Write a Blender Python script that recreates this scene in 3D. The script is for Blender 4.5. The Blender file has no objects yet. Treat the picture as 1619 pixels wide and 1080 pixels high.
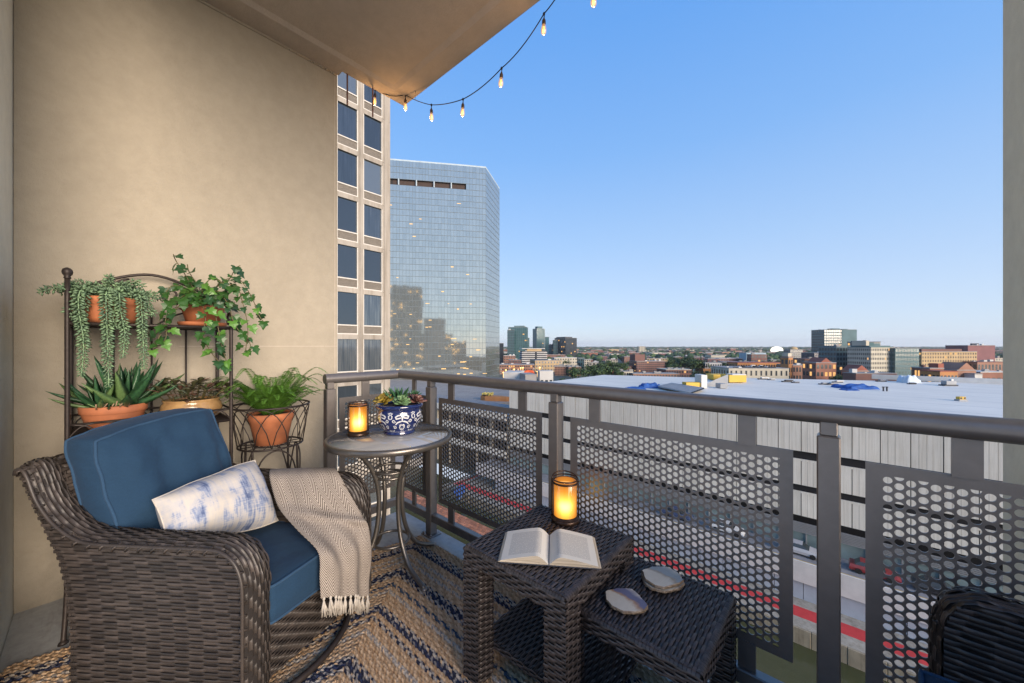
import bpy, bmesh, math, random
from mathutils import Vector, Matrix, noise
R = math.radians
PI = math.pi
scene = bpy.context.scene
col = scene.collection
random.seed(7)

# ------------------------------------------------------------------ camera, sky, sun, exposure
EYE = 1.245
cam_d = bpy.data.cameras.new('camera'); cam = bpy.data.objects.new('camera', cam_d); col.objects.link(cam)
cam_d.sensor_width = 36.0; cam_d.lens = 12.9; cam_d.shift_y = 0.0043
cam_d.clip_start = 0.05; cam_d.clip_end = 30000
cam.location = (0, 0, EYE); cam.rotation_euler = (R(90), 0, R(41.35))
scene.camera = cam

EXPOSURE = 1.0
SKY_GAIN = 2 ** -EXPOSURE / 0.15
SUN_EL, SUN_AZ = 13.0, 99.0            # azimuth clockwise from +Y
world = bpy.data.worlds.new('World'); scene.world = world; world.use_nodes = True
wn = world.node_tree.nodes; wl = world.node_tree.links; wn.clear()
w_out = wn.new('ShaderNodeOutputWorld'); w_bg = wn.new('ShaderNodeBackground')
w_sky = wn.new('ShaderNodeTexSky'); w_sky.sky_type = 'NISHITA'; w_sky.sun_disc = False
w_sky.sun_elevation = R(SUN_EL); w_sky.sun_rotation = R(SUN_AZ)
w_sky.altitude = 200; w_sky.air_density = 1.0; w_sky.dust_density = 0.2; w_sky.ozone_density = 3.0
w_hs = wn.new('ShaderNodeHueSaturation'); w_hs.inputs['Saturation'].default_value = 1.25
wl.new(w_sky.outputs[0], w_hs.inputs['Color'])
# the clear dusk gradient of the photograph, the same in every direction, laid over the physical sky
w_tc = wn.new('ShaderNodeTexCoord'); w_sx = wn.new('ShaderNodeSeparateXYZ'); wl.new(w_tc.outputs['Generated'], w_sx.inputs[0])
w_rp = wn.new('ShaderNodeValToRGB'); wl.new(w_sx.outputs['Z'], w_rp.inputs[0])
_st = [(0.0, (0.69, 0.785, 0.95)), (0.10, (0.60, 0.73, 0.955)), (0.25, (0.44, 0.64, 0.965)), (0.45, (0.265, 0.515, 0.965)), (0.65, (0.165, 0.42, 0.94)), (1.0, (0.10, 0.30, 0.78))]
while len(w_rp.color_ramp.elements) < len(_st): w_rp.color_ramp.elements.new(0.5)
for _e, (_p, _c) in zip(w_rp.color_ramp.elements, _st): _e.position = _p; _e.color = (*_c, 1)
w_vm = wn.new('ShaderNodeVectorMath'); w_vm.operation = 'SCALE'; wl.new(w_rp.outputs[0], w_vm.inputs[0]); w_vm.inputs['Scale'].default_value = SKY_GAIN
w_mx = wn.new('ShaderNodeMixRGB'); w_mx.inputs[0].default_value = 0.88
wl.new(w_hs.outputs[0], w_mx.inputs[1]); wl.new(w_vm.outputs[0], w_mx.inputs[2]); wl.new(w_mx.outputs[0], w_bg.inputs['Color'])
w_bg.inputs['Strength'].default_value = 0.15
wl.new(w_bg.outputs[0], w_out.inputs['Surface'])

sun_d = bpy.data.lights.new('sun', 'SUN'); sun = bpy.data.objects.new('sun', sun_d); col.objects.link(sun)
sun_d.energy = 3.5; sun_d.angle = R(34); sun_d.color = (1.0, 0.84, 0.68)
_sd = Vector((math.sin(R(SUN_AZ)) * math.cos(R(SUN_EL)), math.cos(R(SUN_AZ)) * math.cos(R(SUN_EL)), math.sin(R(SUN_EL))))
sun.rotation_euler = _sd.to_track_quat('Z', 'Y').to_euler()

vs = scene.view_settings
vs.view_transform = 'Standard'; vs.look = 'None'; vs.exposure = EXPOSURE; vs.gamma = 1.0; vs.use_curve_mapping = False
scene.render.engine = 'CYCLES'
cy = scene.cycles
cy.use_denoising = True; cy.max_bounces = 8; cy.diffuse_bounces = 4; cy.glossy_bounces = 4
cy.transparent_max_bounces = 12; cy.sample_clamp_indirect = 6.0; cy.caustics_reflective = False; cy.caustics_refractive = False

# ------------------------------------------------------------------ frames of reference
def deck(x, t, z=0.0):
    "a point from two horizontal axes turned 41.35 degrees against the balcony's own"
    return Vector((0.7507 * x - 0.6606 * t, 0.6606 * x + 0.7507 * t, z))
def site(px, py, t):
    u = (px - 809.5) / 580.0
    return deck(u * t, t, EYE - (py - 547.0) / 580.0 * t)
def on_z(px, py, z):
    t = (EYE - z) * 580.0 / (py - 547.0)
    return deck((px - 809.5) / 580.0 * t, t, z)

# ------------------------------------------------------------------ objects
ORG = {}
def tag(o, label=None, cat=None, group=None, kind=None):
    if label: o['label'] = label
    if cat: o['category'] = cat
    if group: o['group'] = group
    if kind: o['kind'] = kind
    return o
def thing(name, label, cat, loc=(0, 0, 0), group=None, rz=0.0):
    o = bpy.data.objects.new(name, None); col.objects.link(o)
    o.empty_display_size = 0.1
    o.location = loc; o.rotation_euler = (0, 0, rz)
    ORG[o.name] = Vector(loc)
    return tag(o, label, cat, group)
def children(o): return list(o.children)
def copy_tree(o, parent=None):
    c = o.copy(); col.objects.link(c); c.parent = parent
    for ch in children(o): copy_tree(ch, c)
    return c

class MB:
    def __init__(s): s.v = []; s.f = []; s.t = []; s.w = {}; s.m = []
    def V(s, p, uv=None):
        s.v.append(tuple(p))
        if uv is not None: s.w[len(s.v) - 1] = (uv[0], uv[1], uv[2] if len(uv) > 2 else 0.0)
        return len(s.v) - 1
    def F(s, *ids, tone=0.5): s.f.append(ids); s.t.append(tone)
    def quad(s, a, b, c, d, tone=0.5): s.F(s.V(a), s.V(b), s.V(c), s.V(d), tone=tone)
    def box(s, x0, x1, y0, y1, z0, z1, tone=0.5, M=None):
        ps = [Vector((x, y, z)) for z in (z0, z1) for (x, y) in ((x0, y0), (x1, y0), (x1, y1), (x0, y1))]
        if M is not None: ps = [M @ p for p in ps]
        i = [s.V(p) for p in ps]
        for q in ((3, 2, 1, 0), (4, 5, 6, 7), (0, 1, 5, 4), (1, 2, 6, 5), (2, 3, 7, 6), (3, 0, 4, 7)):
            s.F(*[i[k] for k in q], tone=tone)
    def bbox(s, x0, x1, y0, y1, z0, z1, b=0.003, M=None, tone=0.5):
        "box with chamfered vertical and horizontal edges"
        lv = [(z0, b), (z0 + b, 0), (z1 - b, 0), (z1, b)]
        rings = []
        for z, k in lv:
            ring = [(x0 + b, y0 + k), (x1 - b, y0 + k), (x1 - k, y0 + b), (x1 - k, y1 - b), (x1 - b, y1 - k), (x0 + b, y1 - k), (x0 + k, y1 - b), (x0 + k, y0 + b)]
            ids = []
            for x, y in ring:
                p = Vector((x, y, z))
                ids.append(s.V(M @ p if M is not None else p))
            rings.append(ids)
        for a, c in zip(rings, rings[1:]):
            for k in range(8): s.F(a[k], a[(k + 1) % 8], c[(k + 1) % 8], c[k], tone=tone)
        s.F(*reversed(rings[0]), tone=tone); s.F(*rings[-1], tone=tone)
    def tube(s, pts, r, n=8, closed=False, cap=True, tone=0.5):
        pts = [Vector(p) for p in pts]; N = len(pts); rings = []
        up = None
        for k, p in enumerate(pts):
            if closed: d = pts[(k + 1) % N] - pts[k - 1]
            else: d = pts[min(k + 1, N - 1)] - pts[max(k - 1, 0)]
            if d.length < 1e-9: d = Vector((0, 0, 1))
            d.normalize()
            if up is None:
                up = Vector((0, 0, 1)) if abs(d.z) < 0.9 else Vector((1, 0, 0))
            a = up - d * up.dot(d)
            if a.length < 1e-6: a = d.orthogonal()
            a.normalize(); up = a; b = d.cross(a)
            rr = r[k] if isinstance(r, (list, tuple)) else r
            rings.append([s.V(p + (a * math.cos(2 * PI * j / n) + b * math.sin(2 * PI * j / n)) * rr) for j in range(n)])
        M = N if closed else N - 1
        for k in range(M):
            A = rings[k]; B = rings[(k + 1) % N]
            for j in range(n): s.F(A[j], A[(j + 1) % n], B[(j + 1) % n], B[j], tone=tone)
        if cap and not closed:
            s.F(*reversed(rings[0]), tone=tone); s.F(*rings[-1], tone=tone)
    def lathe(s, prof, c=(0, 0, 0), n=24, cap0=True, cap1=True, tone=0.5):
        c = Vector(c); rings = []
        for r, z in prof:
            rings.append([s.V(c + Vector((r * math.cos(2 * PI * j / n), r * math.sin(2 * PI * j / n), z)), (j / n, z)) for j in range(n)])
        for A, B in zip(rings, rings[1:]):
            for j in range(n): s.F(A[j], A[(j + 1) % n], B[(j + 1) % n], B[j], tone=tone)
        if cap0: s.F(*reversed(rings[0]), tone=tone)
        if cap1: s.F(*rings[-1], tone=tone)
    def prism(s, poly, z0, z1, tone=0.5):
        a = [s.V((x, y, z0)) for x, y in poly]; b = [s.V((x, y, z1)) for x, y in poly]; n = len(poly)
        for k in range(n): s.F(a[k], a[(k + 1) % n], b[(k + 1) % n], b[k], tone=tone)
        s.F(*reversed(a), tone=tone); s.F(*b, tone=tone)
    def grid(s, fn, nu, nv, closed_u=False, tone=0.5, uvs=(1, 1)):
        ids = [[s.V(fn(i / nu, j / nv), (i / nu * uvs[0], j / nv * uvs[1])) for i in range(nu if closed_u else nu + 1)] for j in range(nv + 1)]
        for j in range(nv):
            for i in range(nu):
                k = (i + 1) % nu if closed_u else i + 1
                s.F(ids[j][i], ids[j][k], ids[j + 1][k], ids[j + 1][i], tone=tone)
        return ids
    def build(s, name, mat, parent=None, smooth=False, kind=None, org=None, label=None):
        if org is None: org = ORG[parent.name] if parent is not None else Vector((0, 0, 0))
        me = bpy.data.meshes.new(name)
        me.from_pydata([(x - org[0], y - org[1], z - org[2]) for x, y, z in s.v], [], s.f)
        if smooth: me.polygons.foreach_set('use_smooth', [True] * len(me.polygons))
        if any(t != 0.5 for t in s.t):
            at = me.attributes.new('tone', 'FLOAT', 'FACE'); at.data.foreach_set('value', s.t)
        if s.w:
            at = me.attributes.new('uvw', 'FLOAT_VECTOR', 'POINT')
            fl = [0.0] * (3 * len(s.v))
            for k, (a, b, c) in s.w.items(): fl[3 * k:3 * k + 3] = (a, b, c)
            at.data.foreach_set('vector', fl)
        mats = mat if isinstance(mat, (list, tuple)) else [mat]
        for m in mats: me.materials.append(m)
        if len(mats) > 1 and s.m:
            me.polygons.foreach_set('material_index', s.m + [0] * (len(me.polygons) - len(s.m)))
        me.update()
        o = bpy.data.objects.new(name, me); col.objects.link(o)
        if parent is not None: o.parent = parent
        ORG[o.name] = org
        if kind: o['kind'] = kind
        if label: o['label'] = label
        return o
    def inst(s, name, mat, smooth=False):
        "mesh data only, for sharing"
        o = s.build(name, mat, None, smooth); me = o.data; bpy.data.objects.remove(o); return me
def place(name, me, parent, M):
    o = bpy.data.objects.new(name, me); col.objects.link(o)
    o.parent = parent; o.matrix_local = M
    ORG[o.name] = ORG[parent.name] if parent is not None else Vector((0, 0, 0))
    return o

def catmull(pts, n):
    pts = [Vector(p) for p in pts]; out = []
    for k in range(len(pts) - 1):
        p0 = pts[max(k - 1, 0)]; p1 = pts[k]; p2 = pts[k + 1]; p3 = pts[min(k + 2, len(pts) - 1)]
        for j in range(n):
            t = j / n
            out.append(0.5 * ((2 * p1) + (p2 - p0) * t + (2 * p0 - 5 * p1 + 4 * p2 - p3) * t * t + (3 * p1 - p0 - 3 * p2 + p3) * t ** 3))
    out.append(pts[-1]); return out
def interp(tab, x):
    if x <= tab[0][0]: return tab[0][1]
    for (a, b), (c, d) in zip(tab, tab[1:]):
        if x <= c: return b + (d - b) * (x - a) / (c - a)
    return tab[-1][1]

def ribbon(mb, P, A, N, w, ph, pu, amp, rnd, th=0.6):
    "one flat woven strand through points P (A = across, N = outward), dipping in and out every pu"
    L = 0.0; rows = []
    for k, p in enumerate(P):
        if k: L += (p - P[k - 1]).length
        o = amp * math.tanh(2.6 * math.cos(PI * (L / pu) + ph))
        c = p + N[k] * o
        rows.append(([mb.V(c - A[k] * w * 0.5 - N[k] * w * 0.22 * th), mb.V(c - A[k] * w * 0.2 + N[k] * w * 0.05), mb.V(c + A[k] * w * 0.2 + N[k] * w * 0.05), mb.V(c + A[k] * w * 0.5 - N[k] * w * 0.22 * th)], L))
    for (a, l0), (b, l1) in zip(rows, rows[1:]):
        fl = int((0.5 * (l0 + l1) / pu) + ph / PI + 0.5)
        tn = rnd[(fl * 7 + int(ph * 31)) % len(rnd)]
        for j in range(3): mb.F(a[j], a[j + 1], b[j + 1], b[j], tone=tn)
TONES = [random.random() * 0.98 + 0.01 for _ in range(997)]
def weave(mb, S, v0, v1, rows, ulim, pu, amp, flip=1, twill=1.0, wf=0.92):
    "rows of strands over the surface S(u, v); strands run along u between ulim(v)"
    for i in range(rows):
        v = v0 + (v1 - v0) * (i + 0.5) / rows; dv = (v1 - v0) / rows
        a, b = ulim(v)
        if abs(b - a) < 1e-4: continue
        probe = [S(a + (b - a) * k / 6, v) for k in range(7)]
        L = sum((q - p).length for p, q in zip(probe, probe[1:]))
        if L < 0.012: continue
        n = max(3, int(L / (pu / 6.0)))
        P = [S(a + (b - a) * k / n, v) for k in range(n + 1)]
        A = []; N = []
        for k in range(n + 1):
            u = a + (b - a) * k / n
            d = S(u, v + dv * 0.5) - S(u, v - dv * 0.5); wd = d.length; d.normalize()
            t = P[min(k + 1, n)] - P[max(k - 1, 0)]
            nn = t.cross(d) * flip; nn.normalize(); A.append(d); N.append(nn)
        off = int(random.random() * 900)
        rn = TONES[off:] + TONES[:off]
        ribbon(mb, P, A, N, wd * wf, PI * twill * i, pu, amp, rn)

# ------------------------------------------------------------------ materials
def newmat(name):
    m = bpy.data.materials.new(name); m.use_nodes = True
    nt = m.node_tree; nt.nodes.clear()
    out = nt.nodes.new('ShaderNodeOutputMaterial'); b = nt.nodes.new('ShaderNodeBsdfPrincipled')
    nt.links.new(b.outputs[0], out.inputs['Surface'])
    return m, nt, b, out
def node(nt, typ, **kw):
    n = nt.nodes.new(typ)
    for k, v in kw.items():
        if k in n.inputs: n.inputs[k].default_value = v
        else: setattr(n, k, v)
    return n
def ramp(nt, fac, stops):
    r = nt.nodes.new('ShaderNodeValToRGB'); e = r.color_ramp.elements
    while len(e) < len(stops): e.new(0.5)
    for k, (p, c) in enumerate(stops): e[k].position = p; e[k].color = (*c, 1)
    nt.links.new(fac, r.inputs[0]); return r.outputs[0]
def scl(c, k): return tuple(min(1, x * k) for x in c)
def math_(nt, op, a, b=None, c=None):
    n = nt.nodes.new('ShaderNodeMath'); n.operation = op
    for k, x in enumerate((a, b, c)):
        if x is None: continue
        if isinstance(x, (int, float)): n.inputs[k].default_value = x
        else: nt.links.new(x, n.inputs[k])
    return n.outputs[0]
def mixc(nt, fac, a, b, mode='MIX'):
    n = nt.nodes.new('ShaderNodeMixRGB'); n.blend_type = mode
    for k, x in enumerate((fac, a, b)):
        if isinstance(x, (int, float)): n.inputs[k].default_value = x
        elif isinstance(x, tuple): n.inputs[k].default_value = (*x, 1)
        else: nt.links.new(x, n.inputs[k])
    return n.outputs[0]
def coords(nt, which='Object', scale=(1, 1, 1)):
    if which == 'uvw':
        t = node(nt, 'ShaderNodeAttribute', attribute_name='uvw'); o = t.outputs['Vector']
    elif which == 'World':
        t = nt.nodes.new('ShaderNodeNewGeometry'); o = t.outputs['Position']
    else:
        t = nt.nodes.new('ShaderNodeTexCoord'); o = t.outputs[which]
    if scale != (1, 1, 1):
        mp = nt.nodes.new('ShaderNodeMapping'); mp.inputs['Scale'].default_value = scale
        nt.links.new(o, mp.inputs[0]); o = mp.outputs[0]
    return o
def noise_(nt, co, scale, detail=4, rough=0.55):
    n = node(nt, 'ShaderNodeTexNoise', Scale=scale, Detail=detail, Roughness=rough); nt.links.new(co, n.inputs['Vector']); return n.outputs[0]
def bump(nt, b, h, strength=0.2, dist=0.002):
    n = node(nt, 'ShaderNodeBump', Strength=strength, Distance=dist); nt.links.new(h, n.inputs['Height']); nt.links.new(n.outputs[0], b.inputs['Normal'])
def pbr(name, c, rough=0.6, metal=0.0, var=0.25, scale=12.0, bmp=0.0, bscale=150.0, bdist=0.002, c2=None, tone=0.0, spec=0.4, co='Object', stretch=(1, 1, 1), coat=0.0, sss=0.0):
    m, nt, b, out = newmat(name)
    cc = coords(nt, co, stretch)
    f = noise_(nt, cc, scale)
    colr = ramp(nt, f, [(0.25, scl(c2 if c2 else c, 1 - var)), (0.75, scl(c, 1 + var))])
    if tone:
        t = node(nt, 'ShaderNodeAttribute', attribute_name='tone')
        k = math_(nt, 'MULTIPLY_ADD', t.outputs['Fac'], 2 * tone, 1 - tone)
        mm = nt.nodes.new('ShaderNodeVectorMath'); mm.operation = 'SCALE'
        nt.links.new(colr, mm.inputs[0]); nt.links.new(k, mm.inputs['Scale']); colr = mm.outputs[0]
    nt.links.new(colr, b.inputs['Base Color'])
    b.inputs['Roughness'].default_value = rough; b.inputs['Metallic'].default_value = metal
    b.inputs['Specular IOR Level'].default_value = spec
    if coat: b.inputs['Coat Weight'].default_value = coat; b.inputs['Coat Roughness'].default_value = 0.1
    if bmp:
        bump(nt, b, noise_(nt, cc, bscale, 3), bmp, bdist)
    return m
def emit(name, c, s):
    m, nt, b, out = newmat(name); nt.nodes.remove(b)
    e = node(nt, 'ShaderNodeEmission', Strength=s); e.inputs[0].default_value = (*c, 1)
    nt.links.new(e.outputs[0], out.inputs[0]); return m
def glassy(name, tint, gloss=0.3, rough=0.02, gtint=(1, 1, 1)):
    m, nt, b, out = newmat(name); nt.nodes.remove(b)
    t = nt.nodes.new('ShaderNodeBsdfTransparent'); t.inputs[0].default_value = (*tint, 1)
    g = node(nt, 'ShaderNodeBsdfGlossy', Roughness=rough); g.inputs[0].default_value = (*gtint, 1)
    lw = node(nt, 'ShaderNodeLayerWeight', Blend=0.35)
    f = math_(nt, 'MULTIPLY_ADD', lw.outputs['Fresnel'], 0.75, gloss * 0.35)
    mx = nt.nodes.new('ShaderNodeMixShader'); nt.links.new(f, mx.inputs[0]); nt.links.new(t.outputs[0], mx.inputs[1]); nt.links.new(g.outputs[0], mx.inputs[2])
    nt.links.new(mx.outputs[0], out.inputs[0]); return m
# ------------------------------------------------------------------ balcony materials
def stucco_mat(name, c, streak=0.0):
    m, nt, b, out = newmat(name)
    co = coords(nt, 'World')
    big = noise_(nt, co, 1.3, 5, 0.6); mid = noise_(nt, co, 14, 5, 0.65); fine = noise_(nt, co, 320, 3, 0.6)
    c1 = ramp(nt, big, [(0.3, scl(c, 0.9)), (0.7, scl(c, 1.07))])
    c2 = mixc(nt, 0.30, c1, ramp(nt, mid, [(0.35, scl(c, 0.82)), (0.65, scl(c, 1.1))]))
    vor = node(nt, 'ShaderNodeTexVoronoi', Scale=9.0); nt.links.new(co, vor.inputs['Vector'])
    spot = ramp(nt, vor.outputs['Distance'], [(0.008, scl(c, 0.42)), (0.022, (1, 1, 1))])
    gate = ramp(nt, mid, [(0.54, (1, 1, 1)), (0.6, (0, 0, 0))])
    spot2 = mixc(nt, gate, spot, (1.0, 1.0, 1.0))
    c3 = mixc(nt, 0.8, c2, spot2, 'MULTIPLY')
    sep = nt.nodes.new('ShaderNodeSeparateXYZ'); nt.links.new(co, sep.inputs[0])
    if streak:
        low = math_(nt, 'MULTIPLY_ADD', sep.outputs['Z'], -3.2, 1.0)
        n2 = noise_(nt, co, 6, 5, 0.7)
        dirt = math_(nt, 'MULTIPLY', math_(nt, 'MAXIMUM', math_(nt, 'ADD', low, math_(nt, 'MULTIPLY_ADD', n2, 1.2, -0.75)), 0.0), streak)
        c3 = mixc(nt, math_(nt, 'MINIMUM', dirt, 0.75), c3, (0.08, 0.07, 0.055))
    nt.links.new(c3, b.inputs['Base Color']); b.inputs['Roughness'].default_value = 0.9; b.inputs['Specular IOR Level'].default_value = 0.2
    h = math_(nt, 'ADD', math_(nt, 'MULTIPLY', fine, 0.9), math_(nt, 'ADD', math_(nt, 'MULTIPLY', noise_(nt, co, 60, 4), 1.1), math_(nt, 'MULTIPLY', noise_(nt, co, 2.2, 4), 4.0)))
    bump(nt, b, h, 0.6, 0.004)
    return m
M_wall = stucco_mat('stucco_beige', (0.375, 0.33, 0.26), 0.6)
M_facade = stucco_mat('stucco_pale', (0.70, 0.68, 0.58), 0.2)
M_soffit = stucco_mat('soffit_paint', (0.54, 0.46, 0.39))
M_column = stucco_mat('column_concrete', (0.66, 0.66, 0.54))
def floor_mat():
    m, nt, b, out = newmat('floor_concrete')
    co = coords(nt, 'World')
    n1 = noise_(nt, co, 2.5, 6, 0.65); n2 = noise_(nt, co, 22, 5, 0.7)
    c = ramp(nt, n1, [(0.3, (0.27, 0.275, 0.27)), (0.7, (0.40, 0.405, 0.395))])
    st = ramp(nt, noise_(nt, coords(nt, 'World', (1.2, 7, 1)), 3.0, 6, 0.7), [(0.52, (0, 0, 0)), (0.72, (1, 1, 1))])
    c = mixc(nt, math_(nt, 'MULTIPLY', st, 0.55), c, (0.13, 0.10, 0.08))
    c = mixc(nt, 0.25, c, ramp(nt, n2, [(0.4, (0.2, 0.2, 0.2)), (0.6, (0.45, 0.45, 0.44))]))
    nt.links.new(c, b.inputs['Base Color']); b.inputs['Roughness'].default_value = 0.55
    bump(nt, b, n2, 0.25, 0.003); return m
M_floor = floor_mat()
M_rail = pbr('rail_paint', (0.190, 0.172, 0.162), rough=0.36, metal=0.6, var=0.08, scale=30, bmp=0.05, bscale=400, spec=0.5)

# ------------------------------------------------------------------ balcony shell
mb = MB(); mb.prism([(-2.86, -0.25), (1.3, -0.25), (1.3, 1.535), (-2.47, 1.535), (-2.47, 1.245), (-2.86, 1.245)], -0.22, 0.0)
mb.build('balcony_floor', M_floor, kind='structure')
mb = MB(); mb.box(-3.06, -2.86, -0.25, 1.225, -3.4, 3.335)
w = mb.build('stucco_wall', M_wall); tag(w, 'beige textured stucco side wall behind the plant rack', 'wall')
mb = MB(); mb.tube([(-2.857, -0.245, 3.315), (-2.857, 1.22, 3.315)], 0.008, 6)
for k in range(26):
    y = -0.2 + random.random() * 1.4; mb.lathe([(0.002, -0.008), (0.009 + random.random() * 0.006, 0.0), (0.002, 0.008)], (-2.855, y, 3.312), 7)
mb.build('caulk_bead', M_wall, w, True)
mb = MB(); mb.box(-2.8605, -2.8592, 0.32, 1.223, 1.2415, 1.2445); mb.box(-2.8605, -2.8590, 1.205, 1.2085, -0.0, 3.3); mb.build('control_joint', M_soffit, w)
mb = MB(); mb.box(-3.06, -1.95, -0.55, -0.252, -3.4, 6.2)
tag(mb.build('facade_wall', M_facade), 'pale wall at the left edge of the photo, meeting the stucco wall in a corner', 'wall')
mb = MB()
# slab: edge band around a slightly recessed field, with a chamfered step between them
xo, yo, xi, yi = -2.80, 1.765, -2.685, 1.615
mb.box(-2.84, 1.3, -0.25, 1.2, 3.338, 3.6)
def fld(p, z): return Vector((p[0], p[1], z))
ring0 = [(xo, yo), (1.3, yo)]
mb.quad(fld((xo, 1.235), 3.32), fld((xo, yo), 3.32), fld((xi, yi), 3.32), fld((xi, 1.235), 3.32))
mb.quad(fld((-2.86, -0.25), 3.32), fld((-2.86, 1.235), 3.32), fld((xi, 1.235), 3.32), fld((xi, -0.25), 3.32))
mb.quad(fld((xo, yo), 3.32), fld((1.3, yo), 3.32), fld((1.3, yi), 3.32), fld((xi, yi), 3.32))
k = 0.035
mb.quad(fld((xi, -0.25), 3.32), fld((xi, yi), 3.32), fld((xi + k, yi - k), 3.334), fld((xi + k, -0.25), 3.334))
mb.quad(fld((xi, yi), 3.32), fld((1.3, yi), 3.32), fld((1.3, yi - k), 3.334), fld((xi + k, yi - k), 3.334))
mb.quad(fld((xi + k, -0.25), 3.334), fld((xi + k, yi - k), 3.334), fld((1.3, yi - k), 3.334), fld((1.3, -0.25), 3.334))
mb.quad(fld((xo, 1.235), 3.32), fld((xo, yo), 3.32), fld((xo, yo), 3.62), fld((xo, 1.235), 3.62))
mb.quad(fld((xo, yo), 3.32), fld((1.3, yo), 3.32), fld((1.3, yo), 3.62), fld((xo, yo), 3.62))
mb.quad(fld((-2.86, 1.235), 3.32), fld((xo, 1.235), 3.32), fld((xo, 1.235), 3.62), fld((-2.86, 1.235), 3.62))
mb.quad(fld((-2.86, -0.25), 3.62), fld((1.3, -0.25), 3.62), fld((1.3, yo), 3.62), fld((-2.86, yo), 3.62))
mb.build('balcony_ceiling', M_soffit, kind='structure')
mb = MB(); mb.bbox(0.398, 0.95, 1.56, 1.905, -34, 9.0, 0.012)
tag(mb.build('concrete_column', M_column), 'grey green concrete column at the right edge, outside the railing', 'column')

# ------------------------------------------------------------------ railing
YR, XR, ZR = 1.47, -2.387, 1.038
rail = thing('balcony_railing', 'dark metal balcony railing with perforated panels and a round top rail', 'railing', (XR, YR, 0))
mb = MB()
mb.tube([(XR, 0.945, ZR), (XR, YR - 0.001, ZR), (XR + 0.02, YR, ZR), (1.27, YR, ZR)], 0.031, 20)
mb.lathe([(0.0315, 0)], (0, 0, 0), 3, False, False)
o = mb.build('top_rail', M_rail, rail, True)
m_ = o.modifiers.new('edge', 'EDGE_SPLIT'); m_.split_angle = R(50)
mb = MB(); mb.bbox(XR + 0.02, 1.27, YR - 0.021, YR + 0.021, 0.095, 0.145, 0.004); mb.build('bottom_rail', M_rail, rail)
mb = MB(); mb.bbox(XR - 0.021, XR + 0.021, 1.005, YR + 0.021, 0.0955, 0.1455, 0.004); mb.build('bottom_rail', M_rail, rail)
def post(x, y):
    mb = MB(); h = 0.0275
    mb.bbox(x - h, x + h, y - h, y + h, 0.006, 0.975, 0.004)
    mb.bbox(x - 0.021, x + 0.021, y - 0.021, y + 0.021, 0.975, ZR - 0.02, 0.003)
    o = mb.build('post', M_rail, rail)
    mb = MB(); mb.bbox(x - 0.05, x + 0.05, y - 0.045, y + 0.045, 0.0, 0.008, 0.002)
    for sx in (-0.038, 0.038): mb.lathe([(0.008, 0.008), (0.008, 0.016), (0.004, 0.02)], (x + sx, y - 0.033, 0), 6)
    mb.build('base_plate', M_rail, o)
for x in (-2.005, -1.011, -0.0143, 0.982): post(x, YR)
post(XR, 0.975)

def perf_mesh(w, h, mx=0.034, mz=0.03):
    "perforated sheet in its own x / z plane: every hole is cut through the sheet"
    mb = MB(); th = 0.0018
    nc = int(round((w - 2 * mx) / 0.0224)); pc = (w - 2 * mx) / nc
    nr = int(round((h - 2 * mz) / 0.0254)); pr = (h - 2 * mz) / nr
    r = min(pc, pr) * 0.43
    def both(loop_o, loop_i, closed=True):
        n = len(loop_o)
        fo = [mb.V((x, -th, z)) for x, z in loop_o]; fi = [mb.V((x, -th, z)) for x, z in loop_i]
        bo = [mb.V((x, th, z)) for x, z in loop_o]; bi = [mb.V((x, th, z)) for x, z in loop_i]
        for k in range(n if closed else n - 1):
            q = (k + 1) % n
            mb.F(fo[k], fo[q], fi[q], fi[k]); mb.F(bo[q], bo[k], bi[k], bi[q]); mb.F(fi[k], fi[q], bi[q], bi[k], tone=0.9)
    def rect_pt(a, hx, hz):
        c, s = math.cos(a), math.sin(a)
        k = min(hx / abs(c) if abs(c) > 1e-6 else 9, hz / abs(s) if abs(s) > 1e-6 else 9)
        return c * k, s * k
    hx, hz = pc / 2, pr / 2; ca = math.atan2(hz, hx)
    angs = [0, ca * 0.5, ca, (ca + PI / 2) / 2, PI / 2, PI - (ca + PI / 2) / 2, PI - ca, PI - ca * 0.5]
    angs = angs + [a + PI for a in angs]
    for c in range(nc):
        cx = -w / 2 + mx + pc * (c + 0.5); odd = c % 2
        for k in range(nr - 1 if odd else nr):
            cz = -h / 2 + mz + pr * (k + 0.5 + 0.5 * odd)
            both([(cx + rect_pt(a, hx, hz)[0], cz + rect_pt(a, hx, hz)[1]) for a in angs], [(cx + r * math.cos(a), cz + r * math.sin(a)) for a in angs])
        if odd:
            for s, cz in ((1, -h / 2 + mz), (-1, h / 2 - mz)):
                ha = [0, ca * 0.6, ca, (ca + PI / 2) / 2, PI / 2, PI - (ca + PI / 2) / 2, PI - ca, PI - ca * 0.6, PI]
                if s < 0: ha = [-a for a in ha]
                both([(cx + rect_pt(a, hx, hz)[0], cz + rect_pt(a, hx, hz)[1]) for a in ha], [(cx + r * math.cos(a), cz + r * math.sin(a)) for a in ha], False)
                x0, x1 = cx - r, cx + r
                mb.quad((x0, -th, cz), (x1, -th, cz), (x1, th, cz), (x0, th, cz))
    for x0, x1, z0, z1 in ((-w / 2, w / 2, h / 2 - mz, h / 2), (-w / 2, w / 2, -h / 2, -h / 2 + mz), (-w / 2, -w / 2 + mx, -h / 2 + mz, h / 2 - mz), (w / 2 - mx, w / 2, -h / 2 + mz, h / 2 - mz)):
        mb.box(x0, x1, -th, th, z0, z1)
    return mb.inst('perforated_panel', M_rail)
PZ0, PZ1 = 0.234, 0.911
pm = perf_mesh(0.829, PZ1 - PZ0)
def panel(me, x, y, rz=0.0):
    return place('perforated_panel', me, rail, Matrix.Translation(Vector((x, y, (PZ0 + PZ1) / 2)) - ORG[rail.name]) @ Matrix.Rotation(rz, 4, 'Z'))
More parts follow.
